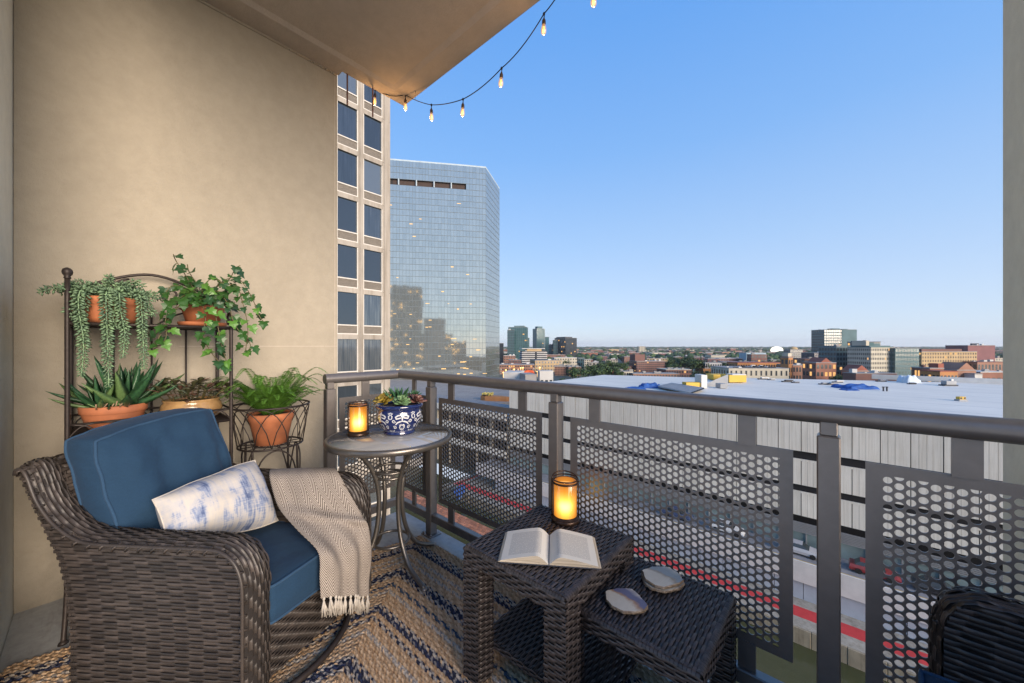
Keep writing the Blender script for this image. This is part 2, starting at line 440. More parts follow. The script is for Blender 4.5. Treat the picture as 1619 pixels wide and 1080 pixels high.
def tabs(x, y, wx, wy):
    for z0, z1 in ((PZ1 - 0.004, ZR - 0.025), (0.145, PZ0 + 0.004)):
        mb = MB(); mb.box(x - wx, x + wx, y - wy, y + wy, z0, z1); mb.build('mounting_tab', M_rail, rail)
for x in (-1.5095, -0.5145): 
    panel(pm, x, YR)
    for s in (-0.289, 0.289): tabs(x + s, YR, 0.026, 0.0058)
panel(pm, 0.4805, YR); tabs(0.253, YR, 0.026, 0.0058); tabs(0.77, YR, 0.026, 0.0058)
p2 = perf_mesh(0.27, PZ1 - PZ0); panel(p2, -2.2, YR); tabs(-2.2, YR, 0.02, 0.0058)
p3 = perf_mesh(0.40, PZ1 - PZ0); panel(p3, XR, 1.235, R(90)); tabs(XR, 1.21, 0.0058, 0.026)

# ------------------------------------------------------------------ string of bulbs and two straps under the slab edge
M_cord = pbr('cord_black', (0.012, 0.011, 0.011), rough=0.6, var=0.1)
M_socket = pbr('socket_bronze', (0.07, 0.045, 0.028), rough=0.45, var=0.2)
M_bulbglass = glassy('bulb_glass', (1.0, 0.93, 0.8), 0.25)
M_fil = emit('filament_glow', (1.0, 0.40, 0.07), 4.5)
def bulbwarm():
    m, nt, b, out = newmat('bulb_warm'); nt.nodes.remove(b)
    t = nt.nodes.new('ShaderNodeBsdfTransparent'); g = node(nt, 'ShaderNodeBsdfGlossy', Roughness=0.03)
    e = node(nt, 'ShaderNodeEmission', Strength=1.0); e.inputs[0].default_value = (1.0, 0.48, 0.14, 1)
    lw = node(nt, 'ShaderNodeLayerWeight', Blend=0.4)
    m1 = nt.nodes.new('ShaderNodeMixShader'); m1.inputs[0].default_value = 0.4
    nt.links.new(t.outputs[0], m1.inputs[1]); nt.links.new(e.outputs[0], m1.inputs[2])
    m2 = nt.nodes.new('ShaderNodeMixShader'); nt.links.new(math_(nt, 'MULTIPLY', lw.outputs['Fresnel'], 0.5), m2.inputs[0])
    nt.links.new(m1.outputs[0], m2.inputs[1]); nt.links.new(g.outputs[0], m2.inputs[2]); nt.links.new(m2.outputs[0], out.inputs[0]); return m
M_bulb = bulbwarm()
def ty(px, y): u = (px - 809.5) / 580.0; return y / (0.6606 * u + 0.7507)
nodes_px = [(588, 128, 1.5), (594, 142, 1.52), (641, 150, 1.70), (682, 166, 1.76), (732, 157, 1.765), (793, 108, 1.765), (860, 22, 1.765), (905, -50, 1.765), (940, -28, 1.765), (985, -60, 1.765)]
cord_pts = [site(x, y, ty(x, yy)) for x, y, yy in nodes_px]
sl = thing('string_light', 'black cord string of seven small glowing bulbs hung from the slab edge', 'string lights', tuple(cord_pts[2]))
def droop(a, b, k, n=10):
    return [a.lerp(b, j / n) + Vector((0, 0, -k * 4 * (j / n) * (1 - j / n))) for j in range(n)]
pts = []
for (a, b), k in zip(zip(cord_pts, cord_pts[1:]), (0, 0.028, 0.012, 0.012, 0.02, 0.03, 0.02, 0.01, 0.01)): pts += droop(a, b, k)
pts.append(cord_pts[-1])
mb = MB(); mb.tube(pts, 0.0032, 6)
mb.tube([cord_pts[0], cord_pts[0] + Vector((0.0, 0, 0.05))], 0.0028, 5); mb.tube([pts[24], Vector((pts[24].x, pts[24].y, 3.33))], 0.001, 4)
mb.build('cord', M_cord, sl, True)
mb = MB(); mb.lathe([(0.005, 0.004), (0.0065, -0.004), (0.011, -0.010), (0.012, -0.032), (0.0105, -0.036)], n=14); sock_me = mb.inst('socket', M_socket, True)
mb = MB(); mb.lathe([(0.0095, -0.036), (0.013, -0.05), (0.0165, -0.068), (0.0155, -0.083), (0.009, -0.094), (0.001, -0.0975)], n=16, cap0=False); bulb_me = mb.inst('bulb', M_bulb, True)
mb = MB()
mb.tube(catmull([(0, 0, -0.045), (0.0045, 0, -0.055), (0.0055, 0.001, -0.075), (0, 0, -0.083), (-0.0055, 0, -0.075), (-0.0045, 0, -0.055), (0, 0, -0.045)], 4), 0.0022, 6); fil_me = mb.inst('filament', M_fil, True)
for (x, y, yy), c in zip([(593, 142, 1.52), (641, 151, 1.70), (682, 166, 1.76), (732, 157, 1.765), (793, 108, 1.765), (860, 22, 1.765), (938, -27, 1.765)], [None] * 7):
    p = site(x, y, ty(x, yy)); q = p + Vector((0, 0, -0.03)); tilt = Matrix.Rotation(random.uniform(-0.06, 0.06), 4, 'X') @ Matrix.Rotation(random.uniform(-0.06, 0.06), 4, 'Y')
    M = Matrix.Translation(q - ORG[sl.name]) @ tilt
    mb = MB(); mb.tube([p, p + Vector((0.002, 0, -0.015)), q], 0.003, 6); mb.lathe([(0.006, -0.008), (0.008, 0), (0.005, 0.007)], tuple(p), 8)
    mb.build('pigtail', M_cord, sl, True)
    place('socket', sock_me, sl, M); b = place('bulb', bulb_me, sl, M)
    f = bpy.data.objects.new('filament', fil_me); col.objects.link(f); f.parent = b
    ld = bpy.data.lights.new('bulb_light', 'POINT'); ld.energy = 0.5; ld.color = (1.0, 0.55, 0.22); ld.shadow_soft_size = 0.012
    lo_ = bpy.data.objects.new('bulb_light', ld); col.objects.link(lo_); lo_.parent = b; lo_.location = (0, 0, -0.107)
M_strap = pbr('strap_copper', (0.16, 0.09, 0.075), rough=0.4, metal=0.3)
for (x, y, z0, lab) in ((-2.79, 1.27, 3.08, 'thin pinkish strap hanging from the slab edge close to the stucco wall'), (-2.79, 1.475, 3.085, 'thin dark strap hanging from the slab edge beside the first bulb')):
    mb = MB(); mb.bbox(x - 0.002, x + 0.002, y - 0.006, y + 0.006, z0, 3.322, 0.0008); tag(mb.build('hanging_strap', M_strap), lab, 'strap')
# ------------------------------------------------------------------ wicker armchair
def wickermat(name, c, rough=0.45, tone=0.55):
    return pbr(name, c, rough=rough, var=0.3, scale=25, tone=tone, bmp=0.15, bscale=900, spec=0.5)
M_wick = wickermat('wicker_brown', (0.040, 0.032, 0.0275), 0.46, 0.45)
M_wickdark = wickermat('wicker_espresso', (0.043, 0.035, 0.034), 0.34, 0.38)
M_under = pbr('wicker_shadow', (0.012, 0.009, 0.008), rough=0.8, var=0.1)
M_iron = pbr('wrought_iron', (0.035, 0.027, 0.024), rough=0.5, metal=0.4, var=0.3, scale=60, bmp=0.15, bscale=300)
def fabric(name, c, weave_s=900, var=0.12, bmp=0.25):
    m, nt, b, out = newmat(name)
    co = coords(nt, 'Object')
    n1 = noise_(nt, co, 5, 4); n2 = noise_(nt, coords(nt, 'Object', (1, 1, 4)), 420, 2, 0.6); n3 = noise_(nt, coords(nt, 'Object', (4, 4, 0.6)), 240, 2, 0.6)
    f = math_(nt, 'ADD', math_(nt, 'MULTIPLY', n2, 0.5), math_(nt, 'MULTIPLY', n3, 0.5))
    cA = ramp(nt, n1, [(0.3, scl(c, 1 - var)), (0.7, scl(c, 1 + var))])
    cB = ramp(nt, f, [(0.35, scl(c, 0.6)), (0.65, scl(c, 1.5))])
    nt.links.new(mixc(nt, 0.5, cA, cB), b.inputs['Base Color'])
    b.inputs['Roughness'].default_value = 0.9; b.inputs['Specular IOR Level'].default_value = 0.15
    b.inputs['Sheen Weight'].default_value = 0.06; b.inputs['Sheen Roughness'].default_value = 0.5; b.inputs['Sheen Tint'].default_value = (0.5, 0.62, 0.9, 1)
    wr_ = noise_(nt, coords(nt, 'Object', (1, 1, 2.2)), 7, 3, 0.5)
    n_ = node(nt, 'ShaderNodeBump', Strength=0.55, Distance=0.02); nt.links.new(wr_, n_.inputs['Height'])
    n2_ = node(nt, 'ShaderNodeBump', Strength=bmp, Distance=0.001); nt.links.new(f, n2_.inputs['Height']); nt.links.new(n_.outputs[0], n2_.inputs['Normal']); nt.links.new(n2_.outputs[0], b.inputs['Normal']); return m
M_navy = fabric('navy_fabric', (0.015, 0.039, 0.076))
M_pipe = fabric('navy_piping', (0.024, 0.056, 0.105))

W = 0.60
def MA(p, q, z):
    "chair floor plan: p runs from the front (0) to the back (negative), q from the near arm (0) to the far arm (0.6)"
    n = Vector((-0.894 + 0.995 * p, 1.234 - 0.08 * p)); f = Vector((-0.696 + 1.136 * p, 1.80 - 0.117 * p))
    k = q / W; c = n.lerp(f, k)
    return deck(c.x, c.y, z + 0.06 * max(0, min(1, k)) * max(0, min(1, (z - 0.3) / 0.2)))
chair_o = MA(-0.33, 0.3, 0)
chair = thing('wicker_armchair', 'brown wicker swivel armchair with blue cushions beside the plant rack', 'armchair', tuple(chair_o))
PROF = [(-0.87, 0.79), (-0.862, 0.812), (-0.835, 0.812), (-0.812, 0.785), (-0.774, 0.70), (-0.713, 0.628), (-0.637, 0.58), (-0.568, 0.564), (-0.45, 0.562), (-0.3, 0.562), (-0.13, 0.562), (-0.075, 0.552), (-0.032, 0.52), (-0.008, 0.47), (0.0, 0.41), (0.0, 0.25), (0.0, 0.055)]
BACK = [(0.05, -0.66), (0.24, -0.66), (0.4, -0.68), (0.49, -0.705), (0.55, -0.738), (0.66, -0.797), (0.80, -0.87)]
_pv = catmull([(p, 0, z) for p, z in PROF], 6)
_pl = [0.0]
for a, b in zip(_pv, _pv[1:]): _pl.append(_pl[-1] + (b - a).length)
PL = _pl[-1]
def prof(u):
    s = u * PL
    for k in range(len(_pl) - 1):
        if s <= _pl[k + 1]:
            f = (s - _pl[k]) / max(1e-9, _pl[k + 1] - _pl[k]); d = (_pv[k + 1] - _pv[k]); d.normalize()
            c = _pv[k].lerp(_pv[k + 1], f); return c.x, c.z, -d.z, d.x   # point and outward normal in the p / z plane
    c = _pv[-1]; return c.x, c.z, 1.0, 0.0
def pfront(z):
    "front limit of the side panel at height z"
    best = -0.66
    for a, b in zip(_pv, _pv[1:]):
        if a.z >= z >= b.z and abs(a.z - b.z) > 1e-6: best = a.x + (b.x - a.x) * (a.z - z) / (a.z - b.z)
    return best
def backing(mb, S, ulim, v0, v1, nu, nv):
    ids = []
    for j in range(nv + 1):
        v = v0 + (v1 - v0) * j / nv; a, b = ulim(v); ids.append([mb.V(S(a + (b - a) * i / nu, v)) for i in range(nu + 1)])
    for j in range(nv):
        for i in range(nu): mb.F(ids[j][i], ids[j][i + 1], ids[j + 1][i + 1], ids[j + 1][i])
def side_panel(q, flip, inset):
    lim = lambda v: (interp(BACK, v), pfront(v) - 0.004)
    S = lambda u, v: MA(u, q, v)
    mb = MB(); weave(mb, S, 0.055, 0.79, 64, lim, 0.053, 0.0021, flip, wf=0.90)
    o = mb.build('side_panel', M_wick, chair, True, kind='stuff')
    mb = MB(); backing(mb, lambda u, v: MA(u, q + inset, v), lim, 0.055, 0.79, 16, 30); mb.build('panel_core', M_under, o)
for (q0, q1, sgn) in ((0.0, 0.085, 1), (0.6, 0.515, -1)):
    side_panel(q0, sgn, 0.004 * sgn); side_panel(q1, -sgn, -0.004 * sgn)
    def cap(u, v, q0=q0, q1=q1):
        p, z, nx, nz = prof(u); h = 0.016 * math.sin(PI * v) - 0.004
        over = (v - 0.5) * 1.12 + 0.5
        # far ends of the arch turn down over the panel faces
        return MA(p + nx * h, q0 + (q1 - q0) * over, z + nz * h)
    mb = MB(); weave(mb, cap, 0.0, 1.0, 9, lambda v: (0.0, 1.0), 0.036, 0.0022, -sgn, wf=0.90)
    # wrapped edging along the outer rim of the arm
    o = mb.build('arm_cap', M_wick, chair, True, kind='stuff')
    mb = MB(); mb.grid(lambda a, b: cap(a, b) - Vector((0, 0, 0.006)), 60, 6); mb.build('arm_core', M_under, o, True)
    mb = MB(); rim = [cap(k / 90, -0.03) for k in range(91)]; mb.tube(rim, 0.006, 7, tone=0.6)
    for k in range(3, 88, 3):
        a, b = cap(k / 90 + 0.006, 0.08), cap(k / 90 - 0.004, -0.09); c = cap(k / 90, -0.06)
        mb.tube([a, c + (c - cap(k / 90, 0.3)).normalized() * 0.006, b + Vector((0, 0, -0.012))], 0.0042, 5, tone=random.random())
    mb.build('arm_edging', M_wick, chair, True, kind='stuff')
# back: outer face and rolled top rim
mb = MB(); weave(mb, lambda u, v: MA(interp(BACK, v), u, v), 0.055, 0.79, 64, lambda v: (0.0, 0.6), 0.053, 0.0032, -1)
weave(mb, lambda u, v: MA(interp(BACK, v) + 0.05, u, v), 0.40, 0.79, 34, lambda v: (0.07, 0.53), 0.053, 0.0032, 1)
o = mb.build('back_panel', M_wick, chair, True, kind='stuff')
mb = MB(); backing(mb, lambda u, v: MA(interp(BACK, v) + 0.012, u, v), lambda v: (0, 0.6), 0.055, 0.79, 8, 16); mb.build('panel_core', M_under, o)
def rimS(u, v):
    a = PI * (1.15 - 1.3 * v); return MA(-0.843 + 0.032 * math.cos(a) * -1, u, 0.790 + 0.026 * math.sin(a))
mb = MB(); weave(mb, rimS, 0, 1, 7, lambda v: (-0.002, 0.602), 0.036, 0.0028, -1); mb.build('back_rim', M_wick, chair, True, kind='stuff')
# front apron, slanted weave
mb = MB(); weave(mb, lambda u, v: MA(0.0 - 0.004, u, v), 0.05, 0.265, 21, lambda v: (0.078, 0.522), 0.03, 0.0030, 1, twill=0.5, wf=0.84)
o = mb.build('front_apron', M_wick, chair, True, kind='stuff')
mb = MB(); backing(mb, lambda u, v: MA(-0.010, u, v), lambda v: (0.07, 0.53), 0.05, 0.27, 6, 4); mb.build('panel_core', M_under, o)
mb = MB(); backing(mb, lambda u, v: MA(v, u, 0.25), lambda v: (0.07, 0.53), -0.66, -0.01, 4, 4); mb.build('seat_deck', M_under, chair)
mb = MB(); c0 = chair_o + deck(0, 0.0)
mb.tube([c0 + deck(0.42 * math.cos(a), 0.42 * math.sin(a)) + Vector((0, 0, 0.022)) for a in [2 * PI * k / 72 for k in range(72)]], 0.013, 10, closed=True)
mb.build('swivel_ring', M_iron, chair, True)
mb = MB(); mb.lathe([(0.05, 0.02), (0.04, 0.06), (0.04, 0.24)], tuple(c0), 14)
for k in range(4):
    a = k * PI / 2 + 0.4; mb.tube([c0 + Vector((0, 0, 0.05)), c0 + deck(0.42 * math.cos(a), 0.42 * math.sin(a)) + Vector((0, 0, 0.024))], 0.011, 8)
mb.build('swivel_post', M_iron, chair, True)

def cushion(mapf, puff=(0.12, 0.12), nseg=14, rnd=0.16, wr=0.004):
    "rounded, slightly blown-up block over the unit cube; mapf takes (a, b, c) in -1..1, c being its thin axis"
    mb = MB(); cache = {}
    def pt(a, b, c):
        key = (round(a, 4), round(b, 4), round(c, 4))
        if key in cache: return cache[key]
        ca = 1 - rnd * 0.25 * (b ** 6 * 0.5 + c * c * 0.5 * abs(a) ** 3); cb = 1 - rnd * 0.25 * (a ** 6 * 0.5 + c * c * 0.5 * abs(b) ** 3)
        edge = max(abs(a), abs(b))
        cc = c * (1 + puff[0] * (1 - a * a) * (1 - b * b)) * (1 - rnd * 0.6 * max(0, edge - 0.9) / 0.1)
        n = noise.noise(Vector((a * 2.3 + 11, b * 2.3, c * 2 + 5))) * wr + noise.noise(Vector((a * 6, b * 3 + 7, c))) * wr * 0.5
        p = mapf(a * ca, b * cb, cc * (1 + n * 6))
        cache[key] = mb.V(p, (a, b, c)); return cache[key]
    def lin(n): 
        g = [math.sin(PI / 2 * (2 * k / n - 1)) for k in range(n + 1)]; return [0.6 * x + 0.4 * (2 * k / n - 1) for k, x in enumerate(g)]
    g = lin(nseg); h = lin(6)
    for c in (-1, 1):
        for i in range(nseg):
            for j in range(nseg):
                q = [pt(g[i], g[j], c), pt(g[i + 1], g[j], c), pt(g[i + 1], g[j + 1], c), pt(g[i], g[j + 1], c)]
                mb.F(*(q if c > 0 else q[::-1]))
    for s in (-1, 1):
        for i in range(nseg):
            for j in range(6):
                q = [pt(s, g[i], h[j]), pt(s, g[i + 1], h[j]), pt(s, g[i + 1], h[j + 1]), pt(s, g[i], h[j + 1])]; mb.F(*(q if s > 0 else q[::-1]))
                q = [pt(g[i], s, h[j]), pt(g[i + 1], s, h[j]), pt(g[i + 1], s, h[j + 1]), pt(g[i], s, h[j + 1])]; mb.F(*(q if s < 0 else q[::-1]))
    pipes = []
    for c in (-1, 1):
        loop = [(x, -1) for x in g[:-1]] + [(1, x) for x in g[:-1]] + [(x, 1) for x in g[:0:-1]] + [(-1, x) for x in g[:0:-1]]
        pipes.append([Vector(mb.v[pt(a, b, c)]) for a, b in loop])
    return mb, pipes
def add_cushion(name, label, cat, mapf, loc, parent=None, **kw):
    mb, pipes = cushion(mapf, **kw)
    if parent is None:
        o = mb.build(name, M_navy, None, True, org=Vector(loc)); o.location = loc; tag(o, label, cat)
    else: o = mb.build(name, M_navy, parent, True)
    mp = MB()
    for loop in pipes: mp.tube(loop, 0.0055, 7, closed=True)
    mp.build('piping', M_pipe, o, True, org=ORG[o.name] if parent is not None else Vector(loc))
    return o
def seat_map(a, b, c): return MA(-0.305 + 0.32 * a, 0.30 + 0.222 * b, 0.316 + 0.068 * c)
add_cushion('seat_cushion', 'navy blue box seat cushion under the throw in the wicker armchair', 'cushion', seat_map, tuple(MA(-0.3, 0.3, 0.25)), puff=(0.13, 0), rnd=0.12)
def back_map(a, b, c):
    k = (b + 1) / 2; p = -0.515 - 0.165 * k - 0.07 + 0.07 * c; sag = 0.010 * math.cos(a * 2.0) 
    return MA(p, 0.308 + 0.236 * a, 0.380 + 0.515 * k + sag * k)
add_cushion('back_cushion', 'large navy blue back cushion leaning in the wicker armchair', 'cushion', back_map, tuple(MA(-0.55, 0.3, 0.38)), puff=(0.6, 0), rnd=0.24, wr=0.05, nseg=22)

# lumbar pillow with smudged blue brush strokes
def ikat():
    m, nt, b, out = newmat('ikat_print')
    co = coords(nt, 'uvw', (2.6, 0.55, 1)); co2 = coords(nt, 'uvw', (30, 1.6, 1)); co3 = coords(nt, 'uvw', (3, 26, 1))
    wob = noise_(nt, coords(nt, 'uvw', (1.2, 2.5, 1)), 2.2, 4)
    base = math_(nt, 'ADD', noise_(nt, co, 2.1, 5, 0.6), math_(nt, 'MULTIPLY_ADD', noise_(nt, co2, 2.0, 3), 0.22, -0.11))
    base = math_(nt, 'ADD', base, math_(nt, 'MULTIPLY_ADD', noise_(nt, co3, 2.0, 2), 0.14, -0.07))
    base = math_(nt, 'ADD', base, math_(nt, 'MULTIPLY_ADD', wob, 0.2, -0.1))
    c = ramp(nt, base, [(0.40, (0.48, 0.445, 0.40)), (0.50, (0.40, 0.395, 0.41)), (0.55, (0.23, 0.27, 0.37)), (0.62, (0.085, 0.115, 0.215)), (0.72, (0.055, 0.08, 0.17))])
    nt.links.new(c, b.inputs['Base Color']); b.inputs['Roughness'].default_value = 0.9; b.inputs['Specular IOR Level'].default_value = 0.15
    bump(nt, b, noise_(nt, coords(nt, 'uvw', (120, 60, 1)), 3, 2), 0.3, 0.001); return m
M_ikat = ikat()
TL, TR = site(241, 790, 1.365), site(403, 727, 1.77); BL, BR = site(264, 868, 1.33), site(440, 824, 1.70)
pn = (TR - TL).cross(BL - TL).normalized()
if pn.dot(Vector((0, 0, EYE)) - TL) < 0: pn = -pn
mb = MB()
def pillow(side):
    def f(a, b):
        x, y = 2 * a - 1, 2 * b - 1
        k = max(0.0, (1 - abs(x) ** 2.6)) ** 0.55 * max(0.0, (1 - abs(y) ** 2.6)) ** 0.55
        pin_x = 1 - 0.05 * (1 - y * y) * abs(x) ** 3; pin_y = 1 + 0.05 * (1 - x * x) * abs(y) ** 3 - 0.05 * math.sin(7 * x + 1) * 0.3
        aa = (x * pin_x + 1) / 2; bb = (y * pin_y + 1) / 2
        p = TL.lerp(TR, aa).lerp(BL.lerp(BR, aa), bb)
        wr = noise.noise(Vector((x * 2.2, y * 2.2, 3.1 * side))) * 0.012 + noise.noise(Vector((x * 7, y * 2, side))) * 0.003
        return p + pn * side * (0.105 * k + wr * k)
    return f
mb.grid(pillow(1), 36, 18, uvs=(1, 1)); mb.grid(pillow(-1), 36, 18, uvs=(1, 1))
po = (BL + BR) / 2
o = mb.build('lumbar_pillow', M_ikat, None, True, org=po); o.location = po; tag(o, 'white lumbar pillow with smudged blue brush strokes in the wicker armchair', 'pillow')
mp = MB(); f1 = pillow(1)
mp.tube([f1(k / 30, 0) for k in range(31)] + [f1(1, k / 14) for k in range(1, 15)] + [f1(1 - k / 30, 1) for k in range(1, 31)] + [f1(0, 1 - k / 14) for k in range(1, 14)], 0.003, 6, closed=True)
M_cream = pbr('cream_cotton', (0.46, 0.42, 0.365), rough=0.9, var=0.15, scale=60, bmp=0.3, bscale=700)
ps = mp.build('seam', M_cream, o, True, org=po)

# herringbone throw over the far arm, hanging off the seat
def herring():
    m, nt, b, out = newmat('herringbone_wool')
    co = coords(nt, 'uvw'); s = nt.nodes.new('ShaderNodeSeparateXYZ'); nt.links.new(co, s.inputs[0])
    x = math_(nt, 'MULTIPLY', s.outputs['X'], 6.5)
    tri = math_(nt, 'ABSOLUTE', math_(nt, 'SUBTRACT', math_(nt, 'FRACT', x), 0.5))
    ph = math_(nt, 'FRACT', math_(nt, 'ADD', math_(nt, 'MULTIPLY', s.outputs['Y'], 62.0), math_(nt, 'MULTIPLY', tri, 7.0)))
    wv = math_(nt, 'ABSOLUTE', math_(nt, 'SUBTRACT', ph, 0.5))
    wv2 = math_(nt, 'ADD', wv, math_(nt, 'MULTIPLY_ADD', noise_(nt, coords(nt, 'uvw', (160, 300, 1)), 1.0, 2), 0.22, -0.11))
    c = ramp(nt, wv2, [(0.20, (0.105, 0.082, 0.068)), (0.30, (0.40, 0.355, 0.31))])
    c = mixc(nt, 0.5, c, ramp(nt, noise_(nt, coords(nt, 'uvw', (1, 1, 1)), 9, 4), [(0.3, (0.75, 0.75, 0.75)), (0.7, (1.15, 1.15, 1.15))]), 'MULTIPLY')
    nt.links.new(c, b.inputs['Base Color']); b.inputs['Roughness'].default_value = 0.95; b.inputs['Specular IOR Level'].default_value = 0.1
    bump(nt, b, wv2, 0.5, 0.0015); return m
M_herr = herring()
rowsL = [(436, 775, 1.93), (430, 749, 1.90), (428, 742, 1.83), (427, 752, 1.73), (432, 778, 1.68), (443, 806, 1.635), (470, 838, 1.54), (500, 868, 1.475), (508, 890, 1.455), (509, 915, 1.45), (510, 945, 1.445)]
rowsR = [(530, 780, 1.95), (527, 746, 1.92), (528, 740, 1.84), (535, 748, 1.755), (550, 775, 1.715), (572, 813, 1.69), (582, 833, 1.685), (584, 862, 1.685), (584, 890, 1.69), (583, 915, 1.695), (581, 943, 1.70)]
cl = catmull([site(*r) for r in rowsL], 6); cr = catmull([site(*r) for r in rowsR], 6); NR = len(cl) - 1
def throwS(a, b):
    k = b * NR; i = min(int(k), NR - 1); f = k - i
    l = cl[i].lerp(cl[i + 1], f); r = cr[i].lerp(cr[i + 1], f); p = l.lerp(r, a)
    n = (r - l).cross(Vector((0, 0, 1))); n.normalize(); n = n if n.dot(-p) > 0 else -n
    fold = math.sin(a * 15 + 1.2 * math.sin(b * 5)) * 0.010 * min(1, max(0, b - 0.35) * 2.5) + 0.016 * math.sin(a * PI) * min(1, b * 2)
    fold += noise.noise(Vector((a * 3, b * 5, 2))) * 0.012
    ridge = math.exp(-((b - (0.50 + 0.06 * a)) / 0.035) ** 2) * 0.022 * min(1, a * 3)
    return p + n * (fold + ridge) + Vector((0, 0, 0.5 * (fold + ridge)))
mb = MB(); mb.grid(throwS, 40, 90)
to = MA(-0.2, 0.5, 0.3)
th = mb.build('throw_blanket', M_herr, None, True, org=to); th.location = to; tag(th, 'brown and cream herringbone throw with tassels over the far arm of the wicker armchair', 'blanket')
sm = th.modifiers.new('thickness', 'SOLIDIFY'); sm.thickness = 0.004; sm.offset = 0
for k in range(13):
    mb = MB(); a = (k + 0.5) / 13; p = throwS(a, 1.0)
    mb.lathe([(0.002, 0.004), (0.0055, 0), (0.0055, -0.006), (0.004, -0.009)], tuple(p), 7, tone=0.6)
    for j in range(15):
        dx = random.uniform(-1, 1) * 0.013; L = random.uniform(0.05, 0.078); r = (throwS(min(1, a + 0.02), 1) - throwS(max(0, a - 0.02), 1)).normalized()
        q = p + r * dx + deck(random.uniform(-0.004, 0.008), -random.uniform(0, 0.012)) + Vector((0, 0, -L))
        mid = p.lerp(q, 0.5) + r * random.uniform(-0.004, 0.004)
        mb.tube([p + Vector((0, 0, -0.004)), mid, q], [0.0016, 0.0024, 0.0012], 4, tone=random.uniform(0.3, 0.9))
    mb.build('tassel', M_cream, th, True, org=to)

# ------------------------------------------------------------------ second armchair, only its corner is in view
ch2 = thing('wicker_armchair', 'second dark wicker armchair, only an arm and seat corner showing against the railing', 'armchair', (0.5, 1.05, 0))
M_wick2 = wickermat('wicker_black', (0.026, 0.020, 0.018), 0.38, 0.6)
def P2(x): 
    tab = [(0.19, 0.05), (0.19, 0.52), (0.193, 0.57), (0.205, 0.615), (0.225, 0.64), (0.26, 0.652), (0.32, 0.650), (0.45, 0.625), (0.6, 0.600), (0.9, 0.60)]
    return tab
_t2 = catmull([(a, 0, b) for a, b in P2(0)], 6); _l2 = [0.0]
for a, b in zip(_t2, _t2[1:]): _l2.append(_l2[-1] + (b - a).length)
def prof2(u):
    s = u * _l2[-1]
    for k in range(len(_l2) - 1):
        if s <= _l2[k + 1] + 1e-9:
            d = (_t2[k + 1] - _t2[k]).normalized(); c = _t2[k].lerp(_t2[k + 1], (s - _l2[k]) / max(1e-9, _l2[k + 1] - _l2[k])); return c.x, c.z, -d.z, d.x
    return _t2[-1].x, _t2[-1].z, 0, 1
def front2(z):
    for a, b in zip(_t2, _t2[1:]):
        if a.z <= z <= b.z: return a.x + (b.x - a.x) * (z - a.z) / max(1e-9, b.z - a.z)
    return 0.19
def end2(z): return 0.88 if z < 0.60 else max(0.30, 0.6 - (z - 0.60) / 0.05 * 0.28)
for (y0, y1, s) in ((1.345, 1.42, 1), (0.76, 0.685, -1)):
    for (yy, fl) in ((y0, s), (y1, -s)):
        mb = MB(); weave(mb, lambda u, v: Vector((u, yy, v)), 0.05, 0.645, 42, lambda v: (front2(v) + 0.006, end2(v)), 0.05, 0.003, fl)
        o = mb.build('side_panel', M_wick2, ch2, True, kind='stuff')
        mb = MB(); backing(mb, lambda u, v: Vector((u, yy + 0.005 * fl, v)), lambda v: (front2(v) + 0.006, end2(v)), 0.05, 0.648, 8, 24); mb.build('panel_core', M_under, o)
    def cap2(u, v):
        x, z, nx, nz = prof2(u); h = 0.013 * math.sin(PI * v) - 0.002
        return Vector((x + nx * h, y0 + (y1 - y0) * ((v - 0.5) * 1.1 + 0.5), z + nz * h))
    mb = MB(); weave(mb, cap2, 0, 1, 7, lambda v: (0, 1), 0.034, 0.0026, s); o = mb.build('arm_cap', M_wick2, ch2, True, kind='stuff')
    mb = MB(); mb.grid(lambda a, b: cap2(a, b) - Vector((0, 0, 0.006)), 50, 6); mb.build('arm_core', M_under, o, True)
mb = MB(); weave(mb, lambda u, v: Vector((0.195, u, v)), 0.05, 0.30, 22, lambda v: (0.76, 1.345), 0.03, 0.003, 1, twill=0.5); mb.build('front_apron', M_wick2, ch2, True, kind='stuff')
mb = MB(); mb.box(0.205, 0.86, 0.76, 1.345, 0.06, 0.30); mb.build('seat_deck', M_under, ch2)
mb = MB(); weave(mb, lambda u, v: Vector((0.88, u, v)), 0.05, 0.9, 60, lambda v: (0.685, 1.42), 0.05, 0.003, -1); o = mb.build('back_panel', M_wick2, ch2, True, kind='stuff')
mb = MB(); mb.box(0.87, 0.875, 0.685, 1.42, 0.05, 0.9); mb.build('panel_core', M_under, o)
add_cushion('seat_cushion', 'blue cushion corner in the second armchair at the lower right', 'cushion', lambda a, b, c: Vector((0.49 + 0.345 * a, 1.052 + 0.285 * b, 0.385 + 0.075 * c)), (0.5, 1.05, 0.3), puff=(0.12, 0), rnd=0.14)
